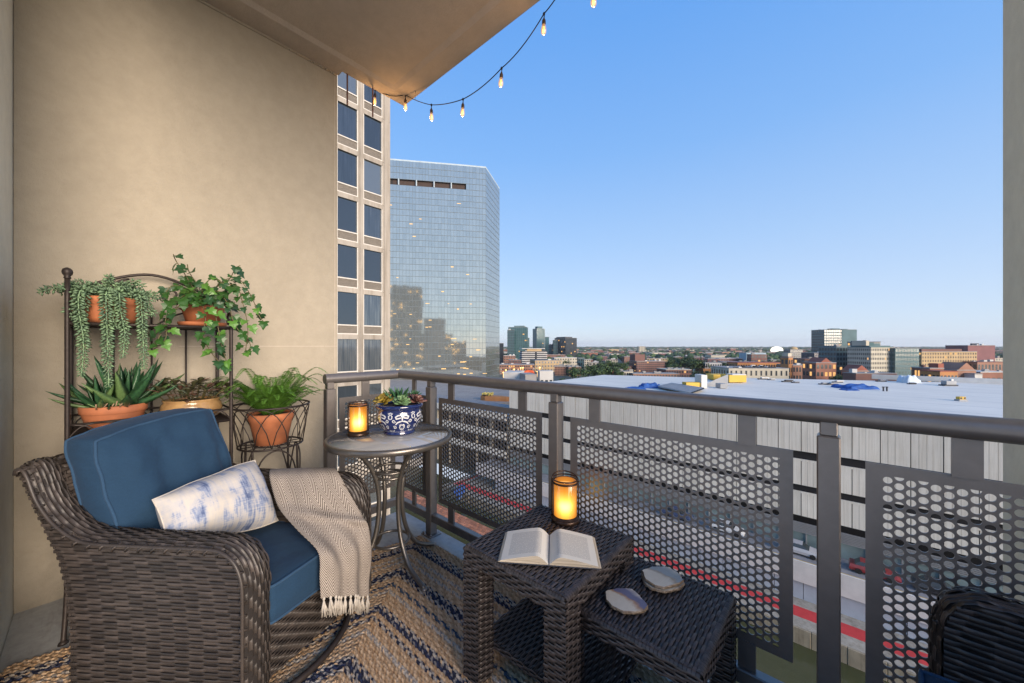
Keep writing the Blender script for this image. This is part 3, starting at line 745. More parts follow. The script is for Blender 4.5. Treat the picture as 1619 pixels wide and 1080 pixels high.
# ------------------------------------------------------------------ nesting wicker tables
def wicker_table(name, label, x0, x1, y0, y1, zt, ap, leg, shelf=None):
    t = thing(name, label, 'side table', ((x0 + x1) / 2, (y0 + y1) / 2, 0))
    i = 0.004
    mb = MB(); weave(mb, lambda u, v: Vector((v, u, zt)), x0 + 0.008, x1 - 0.008, int((x1 - x0) / 0.0108), lambda v: (y0 + 0.006, y1 - 0.006), 0.030, 0.0019, -1, wf=0.89)
    top = mb.build('table_top', M_wickdark, t, True, kind='stuff')
    mb = MB(); mb.bbox(x0 + i, x1 - i, y0 + i, y1 - i, zt - ap, zt - 0.003, 0.006); mb.build('top_core', M_under, top)
    mb = MB(); e = 0.0065
    loop = [(x0 + e, y0 + e), (x1 - e, y0 + e), (x1 - e, y1 - e), (x0 + e, y1 - e)]
    for (a, b), (c, d) in zip(loop, loop[1:] + loop[:1]):
        L = math.hypot(c - a, d - b); n = int(L / 0.0108)
        for k in range(n):
            f0, f1 = k / n, (k + 0.86) / n
            nx, ny = (d - b) / L, -(c - a) / L
            P = []
            for (o, z) in ((-0.012, zt + 0.001), (-0.003, zt + 0.001), (0.004, zt - 0.003), (0.0065, zt - 0.010)):
                for f in (f0, f1): P.append(mb.V((a + (c - a) * f + nx * (o), b + (d - b) * f + ny * o, z)))
            tn = random.random()
            for q in range(3): mb.F(P[2 * q], P[2 * q + 1], P[2 * q + 3], P[2 * q + 2], tone=tn)
    mb.build('edge_wrap', M_wickdark, t, True, kind='stuff')
    for (S, lim, fl) in ((lambda u, v: Vector((u, y0, v)), (x0, x1), 1), (lambda u, v: Vector((u, y1, v)), (x0, x1), -1), (lambda u, v: Vector((x0, u, v)), (y0, y1), -1), (lambda u, v: Vector((x1, u, v)), (y0, y1), 1)):
        mb = MB(); weave(mb, S, zt - ap, zt - 0.008, max(4, int(ap / 0.0105)), lambda v: lim, 0.028, 0.0024, fl); mb.build('apron', M_wickdark, t, True, kind='stuff')
    for sx in (0, 1):
        for sy in (0, 1):
            a0 = x0 if not sx else x1 - leg; b0 = y0 if not sy else y1 - leg; a1, b1 = a0 + leg, b0 + leg
            mb = MB(); zz = zt - ap
            for (S, lim, fl) in ((lambda u, v: Vector((u, b0, v)), (a0, a1), 1), (lambda u, v: Vector((u, b1, v)), (a0, a1), -1), (lambda u, v: Vector((a0, u, v)), (b0, b1), -1), (lambda u, v: Vector((a1, u, v)), (b0, b1), 1)):
                weave(mb, S, 0.012, zz, int(zz / 0.0105), lambda v: lim, 0.026, 0.0022, fl)
            o = mb.build('leg', M_wickdark, t, True, kind='stuff')
            mb = MB(); mb.bbox(a0 + i, a1 - i, b0 + i, b1 - i, 0.0, zz, 0.004); mb.build('leg_core', M_under, o)
    if shelf:
        z, (sx0, sx1, sy0, sy1) = shelf
        mb = MB(); weave(mb, lambda u, v: Vector((v, u, z)), sx0, sx1, int((sx1 - sx0) / 0.0108), lambda v: (sy0, sy1), 0.030, 0.0024, -1, wf=0.86)
        for (S, lim, fl) in ((lambda u, v: Vector((u, sy0, v)), (sx0, sx1), 1), (lambda u, v: Vector((sx1, u, v)), (sy0, sy1), 1)):
            weave(mb, S, z - 0.03, z - 0.004, 3, lambda v: lim, 0.028, 0.0024, fl)
        o = mb.build('shelf', M_wickdark, t, True, kind='stuff')
        mb = MB(); mb.bbox(sx0 + i, sx1 - i, sy0 + i, sy1 - i, z - 0.03, z - 0.003, 0.004); mb.build('shelf_core', M_under, o)
    return t
wicker_table('nesting_table', 'taller dark wicker side table with the open book and lantern on it', -1.045, -0.592, 0.912, 1.392, 0.50, 0.062, 0.080, (0.135, (-1.03, -0.53, 0.99, 1.31)))
wicker_table('nesting_table', 'lower dark wicker side table with the stone coasters, pulled out from under the taller one', -0.70, -0.252, 1.024, 1.438, 0.40, 0.058, 0.066)

# ------------------------------------------------------------------ open book
def paper():
    m, nt, b, out = newmat('book_page')
    co = coords(nt, 'uvw'); s = nt.nodes.new('ShaderNodeSeparateXYZ'); nt.links.new(co, s.inputs[0])
    x, y, z = s.outputs
    line = math_(nt, 'LESS_THAN', math_(nt, 'FRACT', math_(nt, 'MULTIPLY', y, 34.0)), 0.45)
    words = math_(nt, 'GREATER_THAN', noise_(nt, coords(nt, 'uvw', (48, 34, 1)), 1.0, 2), 0.40)
    inx = math_(nt, 'MULTIPLY', math_(nt, 'GREATER_THAN', x, 0.16), math_(nt, 'LESS_THAN', x, 0.86))
    iny = math_(nt, 'MULTIPLY', math_(nt, 'GREATER_THAN', y, 0.12), math_(nt, 'LESS_THAN', y, 0.88))
    ink = math_(nt, 'MULTIPLY', math_(nt, 'MULTIPLY', line, words), math_(nt, 'MULTIPLY', inx, iny))
    ink = math_(nt, 'MULTIPLY', ink, z)
    c = mixc(nt, math_(nt, 'MULTIPLY', ink, 0.55), (0.70, 0.66, 0.58), (0.10, 0.10, 0.11))
    nt.links.new(c, b.inputs['Base Color']); b.inputs['Roughness'].default_value = 0.8; b.inputs['Specular IOR Level'].default_value = 0.2
    return m
def leaves_edge():
    m, nt, b, out = newmat('book_page_edges')
    co = coords(nt, 'Object', (3, 3, 700)); n = noise_(nt, co, 1.0, 2)
    nt.links.new(ramp(nt, n, [(0.35, (0.34, 0.28, 0.20)), (0.65, (0.58, 0.50, 0.39))]), b.inputs['Base Color']); b.inputs['Roughness'].default_value = 0.85
    return m
M_page = paper(); M_pedge = leaves_edge()
M_cover = pbr('book_cover', (0.05, 0.055, 0.07), rough=0.5, var=0.1)
bc = deck(0.135, 1.335, 0.50); ba = math.atan2(deck(0.3265, -0.037).y, deck(0.3265, -0.037).x)
BM = Matrix.Translation(bc) @ Matrix.Rotation(ba, 4, 'Z')
book = thing('open_book', 'open book with cream pages lying on the taller wicker table', 'book', tuple(bc + Vector((0, 0, 0.003))))
hw, hh = 0.163, 0.098
def page_z(x): 
    k = x / hw
    return 0.006 + 0.030 * math.sin(min(1, k * 3.6) * PI / 2) * (1 - 0.62 * max(0, (k - 0.2) / 0.8) ** 1.3) - 0.006 * k
mb = MB(); mb.bbox(-hw - 0.004, -0.008, -hh - 0.003, hh + 0.003, 0.003, 0.0055, 0.0006, BM); mb.bbox(0.008, hw + 0.004, -hh - 0.003, hh + 0.003, 0.003, 0.0055, 0.0006, BM)
mb.bbox(-0.0085, 0.0085, -hh - 0.003, hh + 0.003, 0.0034, 0.0065, 0.0006, BM); mb.build('cover', M_cover, book)
for s in (-1, 1):
    def surf(a, b, s=s):
        x = hw * a; slant = 0.010 * a
        return BM @ Vector((s * (x + 0.001), -hh + 2 * hh * b + slant * 0, page_z(x)))
    mb = MB(); ids = []
    NX, NY = 26, 8
    for j in range(NY + 1):
        ids.append([mb.V(surf(i / NX, j / NY), (i / NX if s > 0 else i / NX, j / NY, 1.0)) for i in range(NX + 1)])
    for j in range(NY):
        for i in range(NX):
            q = (ids[j][i], ids[j][i + 1], ids[j + 1][i + 1], ids[j + 1][i]); mb.F(*(q if s > 0 else q[::-1]))
    mb.build('page', M_page, book, True)
    mb = MB()
    flare = 0.010
    for b_ in (0, 1):
        for i in range(NX):
            p, q = surf(i / NX, b_), surf((i + 1) / NX, b_)
            x0, x1 = hw * i / NX, hw * (i + 1) / NX
            lo = lambda x: BM @ Vector((s * (x + 0.001 + flare * x / hw), (-hh if b_ == 0 else hh), 0.006))
            mb.quad(p, q, lo(x1), lo(x0))
    p, q = surf(1, 0), surf(1, 1); lo = lambda y: BM @ Vector((s * (hw + 0.001 + flare), y, 0.006))
    mb.quad(p, q, lo(hh), lo(-hh)); mb.quad(surf(1, 0), lo(-hh), lo(-hh), surf(1, 0))
    mb.build('page_block', M_pedge, book)
    # a loose lifted sheet that arches inside the block, seen from its foot
    mb = MB()
    mb.grid(lambda a, b, s=s: BM @ Vector((s * (0.012 + (hw - 0.022) * a), -hh - 0.0016 + 0.003 * b, 0.007 + 0.010 * math.sin(PI * a) ** 0.8)), 16, 1)
    mb.build('loose_page', M_pedge, book, True)

# ------------------------------------------------------------------ candle lanterns
def amber():
    m, nt, b, out = newmat('amber_glass_glow'); nt.nodes.remove(b)
    co = coords(nt, 'Object')
    d = nt.nodes.new('ShaderNodeVectorMath'); d.operation = 'SUBTRACT'; nt.links.new(co, d.inputs[0]); d.inputs[1].default_value = (0, 0, 0.074)
    l = nt.nodes.new('ShaderNodeVectorMath'); l.operation = 'LENGTH'
    lw = node(nt, 'ShaderNodeLayerWeight', Blend=0.5)
    s = nt.nodes.new('ShaderNodeSeparateXYZ'); nt.links.new(d.outputs[0], s.inputs[0])
    zz = math_(nt, 'MULTIPLY', s.outputs['Z'], 14.0)
    zz = math_(nt, 'MULTIPLY', zz, zz)
    rad = math_(nt, 'ADD', zz, math_(nt, 'MULTIPLY', math_(nt, 'POWER', lw.outputs['Facing'], 1.6), 1.7))
    c = ramp(nt, math_(nt, 'MULTIPLY', rad, 0.42), [(0.0, (1.0, 0.74, 0.20)), (0.08, (1.0, 0.52, 0.075)), (0.35, (1.0, 0.36, 0.035)), (1.0, (0.70, 0.24, 0.045))])
    st = math_(nt, 'ADD', math_(nt, 'DIVIDE', 1.3, math_(nt, 'MULTIPLY_ADD', rad, 3.4, 0.9)), 0.20)
    e = nt.nodes.new('ShaderNodeEmission'); nt.links.new(c, e.inputs[0]); nt.links.new(st, e.inputs[1])
    g = node(nt, 'ShaderNodeBsdfGlossy', Roughness=0.12)
    mx = nt.nodes.new('ShaderNodeMixShader'); nt.links.new(math_(nt, 'MULTIPLY', lw.outputs['Fresnel'], 0.18), mx.inputs[0])
    nt.links.new(e.outputs[0], mx.inputs[1]); nt.links.new(g.outputs[0], mx.inputs[2]); nt.links.new(mx.outputs[0], out.inputs[0])
    return m
M_amber = amber(); M_wax = emit('glowing_wax', (1.0, 0.45, 0.12), 0.55)
M_lant = pbr('lantern_bronze', (0.045, 0.026, 0.018), rough=0.35, metal=0.6, var=0.3, scale=50)
def lantern(loc, label, k=1.0, h=0.150):
    t = thing('candle_lantern', label, 'lantern', loc)
    L = Vector(loc)
    mb = MB(); r = 0.0485 * k
    mb.lathe([(r - 0.012, 0.170 * h / 0.15), (r - 0.004, 0.1685 * h / 0.15), (r, 0.164 * h / 0.15), (r, 0.020)], loc, 36, False, False); mb.build('glass_cylinder', M_amber, t, True)
    mb = MB(); mb.lathe([(r - 0.008, 0.024), (r - 0.008, h)], loc, 24, True, True); mb.build('wax_candle', M_wax, t, True)
    mb = MB(); mb.lathe([(0.0605 * k, 0.0), (0.0615 * k, 0.004), (0.0615 * k, 0.012), (0.058 * k, 0.016), (0.054 * k, 0.017), (0.053 * k, 0.024), (0.0505 * k, 0.025)], loc, 36); mb.build('base_ring', M_lant, t, True)
    mb = MB(); zt = h + 0.013
    for z, rr in ((zt, 0.0045), (zt + 0.013, 0.003)): mb.tube([L + Vector((0.0535 * k * math.cos(a), 0.0535 * k * math.sin(a), z)) for a in [2 * PI * j / 40 for j in range(40)]], rr, 6, closed=True)
    mb.build('top_ring', M_lant, t, True)
    mb = MB()
    for j in range(2):
        a = math.atan2(-loc[0], loc[1]) + PI * j; p = L + Vector((0.0555 * k * math.cos(a), 0.0555 * k * math.sin(a), 0)); mb.tube([p + Vector((0, 0, 0.012)), p + Vector((0, 0, zt + 0.006))], 0.0032, 6)
    mb.build('upright', M_lant, t, True)
    return t, zt, k
cl1 = deck(-0.862, 2.057, 0.748)
t, zt, k = lantern(tuple(cl1), 'glowing amber candle lantern on the round glass table, left of the blue pot', 0.93, 0.152)
mb = MB()
for j in range(22):
    a = 2 * PI * j / 22; p = cl1 + Vector((0.048 * math.cos(a), 0.048 * math.sin(a), zt + 0.012)); mb.lathe([(0.001, -0.004), (0.0045, 0), (0.001, 0.0045)], tuple(p), 6)
mb.build('bead_rim', M_lant, t, True, kind='stuff')
cl2 = deck(0.228, 1.571, 0.50)
t, zt, k = lantern(tuple(cl2), 'glowing amber candle lantern with a bent handle on the taller wicker table behind the book', 1.0, 0.152)
mb = MB(); hpts = [cl2 + deck(-0.0555, 0.0) + Vector((0, 0, 0.02)), cl2 + deck(-0.0575, 0) + Vector((0, 0, 0.15)), cl2 + deck(-0.056, 0.0) + Vector((0, 0, 0.183)), cl2 + deck(-0.040, 0.02) + Vector((0, 0, 0.196)), cl2 + deck(0.0, 0.035) + Vector((0, 0, 0.199)), cl2 + deck(0.04, 0.02) + Vector((0, 0, 0.19)), cl2 + deck(0.0555, 0) + Vector((0, 0, 0.172))]
mb.tube(catmull(hpts, 6), 0.003, 6); mb.build('handle', M_lant, t, True)

# ------------------------------------------------------------------ stone coasters
def stone(name, cA, cB, cC, sc, ax):
    m, nt, b, out = newmat(name)
    co = coords(nt, 'Object', sc); wob = noise_(nt, coords(nt, 'Object'), 18, 4)
    s = nt.nodes.new('ShaderNodeSeparateXYZ'); nt.links.new(co, s.inputs[0])
    v = math_(nt, 'ADD', math_(nt, 'ADD', s.outputs['Y'], math_(nt, 'MULTIPLY', s.outputs['X'], 0.35)), math_(nt, 'MULTIPLY_ADD', wob, 0.9, -0.45))
    v = math_(nt, 'MULTIPLY_ADD', v, 0.5, 0.5)
    c = ramp(nt, v, [(0.2, cA), (0.47, cA), (0.55, cC), (0.63, cB), (0.8, cB), (1.0, cA)])
    c = mixc(nt, 0.5, c, ramp(nt, noise_(nt, coords(nt, 'Object'), 45, 5, 0.7), [(0.3, (0.75, 0.75, 0.75)), (0.7, (1.1, 1.1, 1.1))]), 'MULTIPLY')
    g = nt.nodes.new('ShaderNodeNewGeometry'); sn = nt.nodes.new('ShaderNodeSeparateXYZ'); nt.links.new(g.outputs['Normal'], sn.inputs[0])
    c = mixc(nt, math_(nt, 'GREATER_THAN', sn.outputs['Z'], 0.85), ramp(nt, noise_(nt, coords(nt, 'Object'), 90, 4), [(0.3, (0.10, 0.065, 0.04)), (0.7, (0.30, 0.22, 0.15))]), c)
    nt.links.new(c, b.inputs['Base Color']); b.inputs['Roughness'].default_value = 0.38
    bump(nt, b, noise_(nt, coords(nt, 'Object'), 120, 4), 0.15, 0.001); return m
M_st1 = stone('stone_bands', (0.54, 0.49, 0.41), (0.13, 0.13, 0.21), (0.36, 0.21, 0.12), (9, 14, 1), 0)
M_st2 = stone('stone_blue', (0.50, 0.48, 0.42), (0.24, 0.28, 0.31), (0.30, 0.26, 0.21), (6, 12, 1), 0)
def coaster(poly, loc, th, mat, label, seed):
    rnd = random.Random(seed); L = Vector(loc); n = len(poly); rim = []
    for k in range(n):
        a, b = Vector(poly[k]), Vector(poly[(k + 1) % n])
        for j in range(4):
            p = a.lerp(b, j / 4); p = p * (1 + rnd.uniform(-0.02, 0.02)); rim.append(p)
    mb = MB(); N = len(rim); rings = []
    for z, k0 in ((0.0, 0.93), (th * 0.35, 1.0), (th * 0.75, 0.985), (th, 0.945)):
        rings.append([mb.V(L + Vector((p.x * (k0 + rnd.uniform(-0.012, 0.012)), p.y * (k0 + rnd.uniform(-0.012, 0.012)), z))) for p in rim])
    for A, B in zip(rings, rings[1:]):
        for k in range(N): mb.F(A[k], A[(k + 1) % N], B[(k + 1) % N], B[k])
    mb.F(*rings[-1]); mb.F(*reversed(rings[0]))
    o = mb.build('stone_coaster', mat, None, org=L); o.location = L; tag(o, label, 'coaster')
def stpoly(pts, cx, cy, z):
    c = on_z(cx, cy, z); return [((on_z(x, y, z) - c).x, (on_z(x, y, z) - c).y) for x, y in pts], tuple(c)
p1, l1 = stpoly([(955, 934), (975, 929), (1000, 930), (1012, 941), (1025, 956), (1022, 964), (1005, 968), (985, 967), (966, 958), (958, 948)], 990, 949, 0.414)
coaster(p1, (l1[0], l1[1], 0.4035), 0.011, M_st1, 'single stone coaster with a blue and rust band on the lower wicker table', 1)
p2, l2 = stpoly([(1014, 903), (1030, 897), (1054, 897), (1072, 906), (1081, 919), (1074, 925), (1050, 931), (1035, 928), (1020, 918)], 1048, 914, 0.42)
p3, l3 = stpoly([(1013, 905), (1030, 898), (1056, 899), (1076, 909), (1083, 922), (1074, 931), (1050, 936), (1030, 931), (1018, 922)], 1048, 917, 0.412)
coaster(p3, (l3[0], l3[1], 0.4035), 0.010, M_st2, 'grey blue stone coaster at the bottom of the stack of two', 3)
coaster(p2, (l2[0], l2[1], 0.414), 0.011, M_st2, 'grey blue stone coaster on top of the stack of two', 2)

# ------------------------------------------------------------------ round bistro table with glass top
M_tmetal = pbr('table_pewter', (0.16, 0.145, 0.13), rough=0.34, metal=0.75, var=0.12, scale=40)
M_tglass = glassy('table_glass', (0.50, 0.50, 0.51), 0.35, 0.02)
def sheenglass():
    m, nt, b, out = newmat('table_glass_sheen'); nt.nodes.remove(b)
    t = nt.nodes.new('ShaderNodeBsdfTransparent'); t.inputs[0].default_value = (0.72, 0.72, 0.72, 1)
    d = nt.nodes.new('ShaderNodeBsdfDiffuse'); d.inputs[0].default_value = (0.62, 0.62, 0.62, 1)  # diffuse grey painted in for the pale reflections on the glass
    g = node(nt, 'ShaderNodeBsdfGlossy', Roughness=0.015); lw = node(nt, 'ShaderNodeLayerWeight', Blend=0.3)
    a = nt.nodes.new('ShaderNodeMixShader'); a.inputs[0].default_value = 0.45; nt.links.new(t.outputs[0], a.inputs[1]); nt.links.new(d.outputs[0], a.inputs[2])
    c = nt.nodes.new('ShaderNodeMixShader'); nt.links.new(math_(nt, 'MULTIPLY_ADD', lw.outputs['Fresnel'], 0.9, 0.16), c.inputs[0]); nt.links.new(a.outputs[0], c.inputs[1]); nt.links.new(g.outputs[0], c.inputs[2])
    nt.links.new(c.outputs[0], out.inputs[0]); return m
M_tglass = sheenglass()
TC = Vector((-1.862, 1.092, 0)); ZT = 0.748; RT = 0.333
bt = thing('bistro_table', 'round glass topped bistro table with curved pewter legs in the railing corner', 'table', tuple(TC))
mb = MB(); mb.lathe([(RT - 0.012, ZT - 0.006), (RT - 0.012, ZT - 0.0005), (0.001, ZT - 0.0004)], (TC.x, TC.y, 0), 64, True, True); mb.build('glass_top', M_tglass, bt, True)
mb = MB(); mb.lathe([(RT - 0.016, ZT + 0.0012), (RT - 0.006, ZT + 0.003), (RT + 0.002, ZT - 0.002), (RT + 0.004, ZT - 0.012), (RT + 0.002, ZT - 0.026), (RT - 0.006, ZT - 0.030), (RT - 0.015, ZT - 0.028), (RT - 0.016, ZT + 0.0012)], (TC.x, TC.y, 0), 64, False, False); mb.build('rim', M_tmetal, bt, True)
for ang in (2, 91, 178, 268):
    ca, sa = math.cos(R(ang)), math.sin(R(ang))
    prof_ = [(0.235, ZT - 0.03), (0.19, 0.69), (0.12, 0.60), (0.082, 0.50), (0.07, 0.40), (0.078, 0.28), (0.105, 0.18), (0.16, 0.09), (0.225, 0.045), (0.30, 0.016)]
    pts = catmull([TC + Vector((r * ca, r * sa, z)) for r, z in prof_], 5)
    mb = MB(); mb.tube(pts, 0.0125, 10); o = mb.build('leg', M_tmetal, bt, True)
    mb = MB(); p = pts[-1]; mb.lathe([(0.016, -0.016), (0.016, -0.004), (0.012, 0.006)], tuple(p), 12); mb.build('foot', M_rail, o, True)
for z, r in ((0.56, 0.093), (0.525, 0.078), (0.165, 0.098)):
    mb = MB(); mb.tube([TC + Vector((r * math.cos(a), r * math.sin(a), z)) for a in [2 * PI * k / 40 for k in range(40)]], 0.008, 8, closed=True); mb.build('ring', M_tmetal, bt, True)

# ------------------------------------------------------------------ braided rug, one braid per row, mitred at the corner
def jute(name, cs, sc=260):
    m, nt, b, out = newmat(name)
    t = node(nt, 'ShaderNodeAttribute', attribute_name='tone')
    st = [((k + 0.5) / len(cs), c) for k, c in enumerate(cs)]
    r = nt.nodes.new('ShaderNodeValToRGB'); r.color_ramp.interpolation = 'CONSTANT'
    e = r.color_ramp.elements
    while len(e) < len(cs): e.new(0.5)
    for k, c in enumerate(cs): e[k].position = k / len(cs); e[k].color = (*c, 1)
    nt.links.new(t.outputs['Fac'], r.inputs[0])
    n = noise_(nt, coords(nt, 'World'), sc, 4, 0.7)
    c = mixc(nt, 0.75, r.outputs[0], ramp(nt, n, [(0.3, (0.6, 0.6, 0.6)), (0.7, (1.45, 1.42, 1.38))]), 'MULTIPLY')
    nt.links.new(c, b.inputs['Base Color']); b.inputs['Roughness'].default_value = 0.95; b.inputs['Specular IOR Level'].default_value = 0.1
    bump(nt, b, n, 0.5, 0.002); return m
TAN = [(0.56, 0.385, 0.235), (0.48, 0.32, 0.185), (0.64, 0.46, 0.295), (0.40, 0.255, 0.145)]
NAV = (0.034, 0.037, 0.060); GRY = (0.27, 0.245, 0.23); CRM = (0.48, 0.42, 0.35); BLU = (0.055, 0.08, 0.12)
M_jt = jute('jute_tan', TAN); M_jn = jute('jute_navy', [NAV, NAV, (0.04, 0.05, 0.10), GRY])
M_jm = jute('jute_mixed', [NAV, CRM, GRY, TAN[0], NAV, CRM]); M_jb = jute('jute_blue', [BLU, TAN[0], BLU, GRY]); M_jc = jute('jute_cream', [CRM, TAN[2], CRM, GRY])
CR = Vector((-2.03, 1.405)); LD = Vector((-0.37, -1.615)).normalized(); RD = Vector((1, 0)).normalized()
rug = thing('braided_rug', 'braided jute rug with navy and tan rows mitred at the corner', 'rug', (CR.x + 0.8, CR.y - 0.8, 0))
LN = Vector((-LD.y, LD.x)); LN = LN if LN.x > 0 else -LN
RN = Vector((0, -1))
mit = (LN + RN); k_ = 1.0 / mit.dot(LN) if abs(mit.dot(LN)) > 1e-6 else 1.0
mit = mit * k_
seq = 'tttmmnttctcttmnmttbtctttmntmttcttttmnmtttcbttmntttcmtttt'
pw = 0.0205
LEFT_END = 1.66
def braid_row(i, kind):
    d = pw * (i + 0.5); c = CR + mit * d
    mats = {'t': M_jt, 'n': M_jn, 'm': M_jm, 'b': M_jb, 'c': M_jc}
    path = []
    Ll = LEFT_END - d * 0.55
    nl = int(Ll / 0.006); nr = int((1.75) / 0.006)
    for k in range(nl, 0, -1): path.append(c + LD * (Ll * k / nl))
    path.append(c)
    for k in range(1, nr + 1): path.append(c + RD * (1.75 * k / nr))
    mb = MB(); prev = None; s = 0.0; ph0 = random.random() * 0.06
    for k, p in enumerate(path):
        if k: s += (p - path[k - 1]).length
        d_ = (path[min(k + 1, len(path) - 1)] - path[max(k - 1, 0)]); d_.normalize(); nn = Vector((-d_.y, d_.x))
        if nn.dot(mit) < 0: nn = -nn
        ph = (s + ph0) * 2 * PI / 0.024
        row = []
        for j, (o, hz) in enumerate(((-0.5, 0.001), (-0.27, 1), (0.0, 0.55), (0.27, 1), (0.5, 0.001))):
            wob = 0.0
            z = 0.0015 + (0.0085 * hz)
            if j == 1: z += 0.0032 * math.sin(ph)
            if j == 3: z += 0.0032 * math.sin(ph + PI)
            if j == 2: z += 0.002 * math.cos(2 * ph)
            # strands lean along the braid: shift the two lobes back and forth
            sh = (0.006 if j in (1, 3) else 0.0) * -1
            q = p + nn * (o * pw) + d_ * sh
            row.append(mb.V((q.x, q.y, z)))
        if prev:
            for j in range(4):
                lobe = 0 if j < 2 else 1
                cell = int((s + ph0) / 0.012 + lobe * 0.5 + (0.35 if j in (1, 2) else 0))
                tn = ((cell * 7 + lobe * 3 + i * 5) % 12) / 12 + 0.02
                mb.F(prev[j], row[j], row[j + 1], prev[j + 1], tone=tn)
        prev = row
    mb.build('braid_row', mats[kind], rug, True)
for i, kch in enumerate(seq): braid_row(i, kch)
mb = MB()
o0 = CR; a = o0 + LD * LEFT_END; b_ = o0 + RD * 1.75; c_ = Vector((b_.x, a.y))
for (u, v) in ((0, 0),):
    mb.F(mb.V((o0.x, o0.y, 0.0015)), mb.V((a.x, a.y, 0.0015)), mb.V((c_.x, c_.y, 0.0015)), mb.V((b_.x, b_.y, 0.0015)))
mb.build('rug_backing', M_jt, rug)
# ------------------------------------------------------------------ plant rack against the stucco wall
def leafmat(name, c, c2=None, rough=0.45, var=0.3, tone=0.0, sss=0.0):
    m = pbr(name, c, rough=rough, var=var, scale=30, c2=c2, tone=tone, spec=0.35); return m
M_terra = pbr('terracotta', (0.40, 0.135, 0.055), rough=0.75, var=0.18, scale=14, bmp=0.12, bscale=260, c2=(0.33, 0.12, 0.06))
M_tan = pbr('tan_glaze', (0.38, 0.235, 0.10), rough=0.22, var=0.22, scale=16, c2=(0.28, 0.16, 0.07), coat=0.5)
M_soil = pbr('potting_soil', (0.045, 0.03, 0.02), rough=0.95, var=0.5, scale=120, bmp=0.8, bscale=200, bdist=0.004)
XF, XB = -2.455, -2.80
YL, YRt = -0.078, 0.487
rk = thing('plant_rack', 'tall wrought iron plant rack with scroll work against the stucco wall', 'plant rack', ((XF + XB) / 2, (YL + YRt) / 2, 0))
def t_(pts, r=0.006, name=None, n=7, closed=False):
    mb = MB(); mb.tube(pts, r, n, closed); return mb.build(name, M_iron, rk, True)
for y in (YL, YRt):
    hz = 1.535 if y == YL else 1.36
    mb = MB(); mb.tube(catmull([(XF + 0.035, y - 0.01, 0.004), (XF + 0.012, y - 0.004, 0.12), (XF, y, 0.3), (XF, y, 0.8), (XF, y, hz if y == YL else 1.39)], 5), 0.0085, 8)
    mb.lathe([(0.016, 0.0), (0.014, 0.008), (0.008, 0.014)], (XF + 0.035, y - 0.01, 0), 12)
    o = mb.build('front_post', M_iron, rk, True)
    if y == YL:
        mb = MB(); mb.lathe([(0.009, -0.004), (0.012, 0.0), (0.009, 0.006), (0.015, 0.016), (0.017, 0.026), (0.014, 0.037), (0.004, 0.044)], (XF, y, hz), 14); mb.build('finial', M_iron, o, True)
    mb = MB(); mb.tube(catmull([(XB, y, 0.0), (XB, y, 0.5), (XB, y, 1.36), (XB, y, 1.47)], 4), 0.0085, 8); mb.build('back_post', M_iron, rk, True)
    # curled end of the side frame
    mb = MB(); pts = [(XF + 0.0, y, 1.39)] if y != YL else []
    if y != YL:
        c = Vector((XF - 0.05, y, 1.385))
        for k in range(26):
            a = -0.1 + k * 0.27; r = 0.05 - k * 0.00165; pts.append(c + Vector((r * math.cos(a), 0, r * math.sin(a))))
        mb.tube(pts, 0.006, 7); mb.build('scroll', M_iron, rk, True)
for z in (0.36, 0.845, 1.342):
    mb = MB(); loop = [(XF, YL, z), (XF, YRt, z), (XB, YRt, z), (XB, YL, z)]
    for p, q in zip(loop, loop[1:] + loop[:1]): mb.tube([p, q], 0.0075, 7)
    o = mb.build('shelf_frame', M_iron, rk, True)
    for k in range(1, 9):
        mb = MB(); x = XF + (XB - XF) * k / 9; mb.tube([(x, YL, z), (x, YRt, z)], 0.0036, 6); mb.build('shelf_wire', M_iron, o, True)
# lattice gallery round the lower shelf
for z0, z1 in ((0.845, 0.905),):
    zt = z1
    t_([(XB, YL, zt), (XF, YL, zt), (XF, YRt, zt), (XB, YRt, zt)], 0.0055, 'gallery_rail')
    t_([(XB, YL, zt + 0.0), (XB, YRt, zt + 0.0)], 0.0055, 'gallery_rail')
    for xx in (XF, XB):
        n = 6
        for k in range(n):
            a, b = YL + (YRt - YL) * k / n, YL + (YRt - YL) * (k + 1) / n
            t_(catmull([(xx, a, z0), (xx + 0.003, (a + b) / 2 - 0.01, zt - 0.012), (xx, b, zt)], 4), 0.0035, 'gallery_wire', 5)
            t_(catmull([(xx, b, z0), (xx + 0.003, (a + b) / 2 + 0.01, zt - 0.012), (xx, a, zt)], 4), 0.0035, 'gallery_wire', 5)
for k in range(1, 4):
    y = YL + (YRt - YL) * k / 4; t_([(XB - 0.004, y, 0.36), (XB - 0.004, y, 1.44 if k == 2 else 1.36)], 0.0045, 'back_bar')
arch = catmull([(XB, YL, 1.47), (XB, YL + 0.08, 1.56), (XB, (YL + YRt) / 2, 1.632), (XB, YRt - 0.08, 1.56), (XB, YRt, 1.47)], 8); t_(arch, 0.0075, 'arch')
for s in (1, -1):
    ym = (YL + YRt) / 2; pts = []
    c = Vector((XB, ym + s * 0.085, 1.53))
    for k in range(34):
        a = PI / 2 - k * 0.26; r = 0.068 - k * 0.0018; pts.append(c + Vector((0, s * r * math.cos(a), r * math.sin(a))))
    t_(pts, 0.0055, 'scroll')
    t_(catmull([(XB, ym + s * 0.02, 1.36), (XB, ym + s * 0.10, 1.42), (XB, ym + s * 0.20, 1.445), (XB, ym + s * 0.27, 1.40)], 6), 0.005, 'scroll')

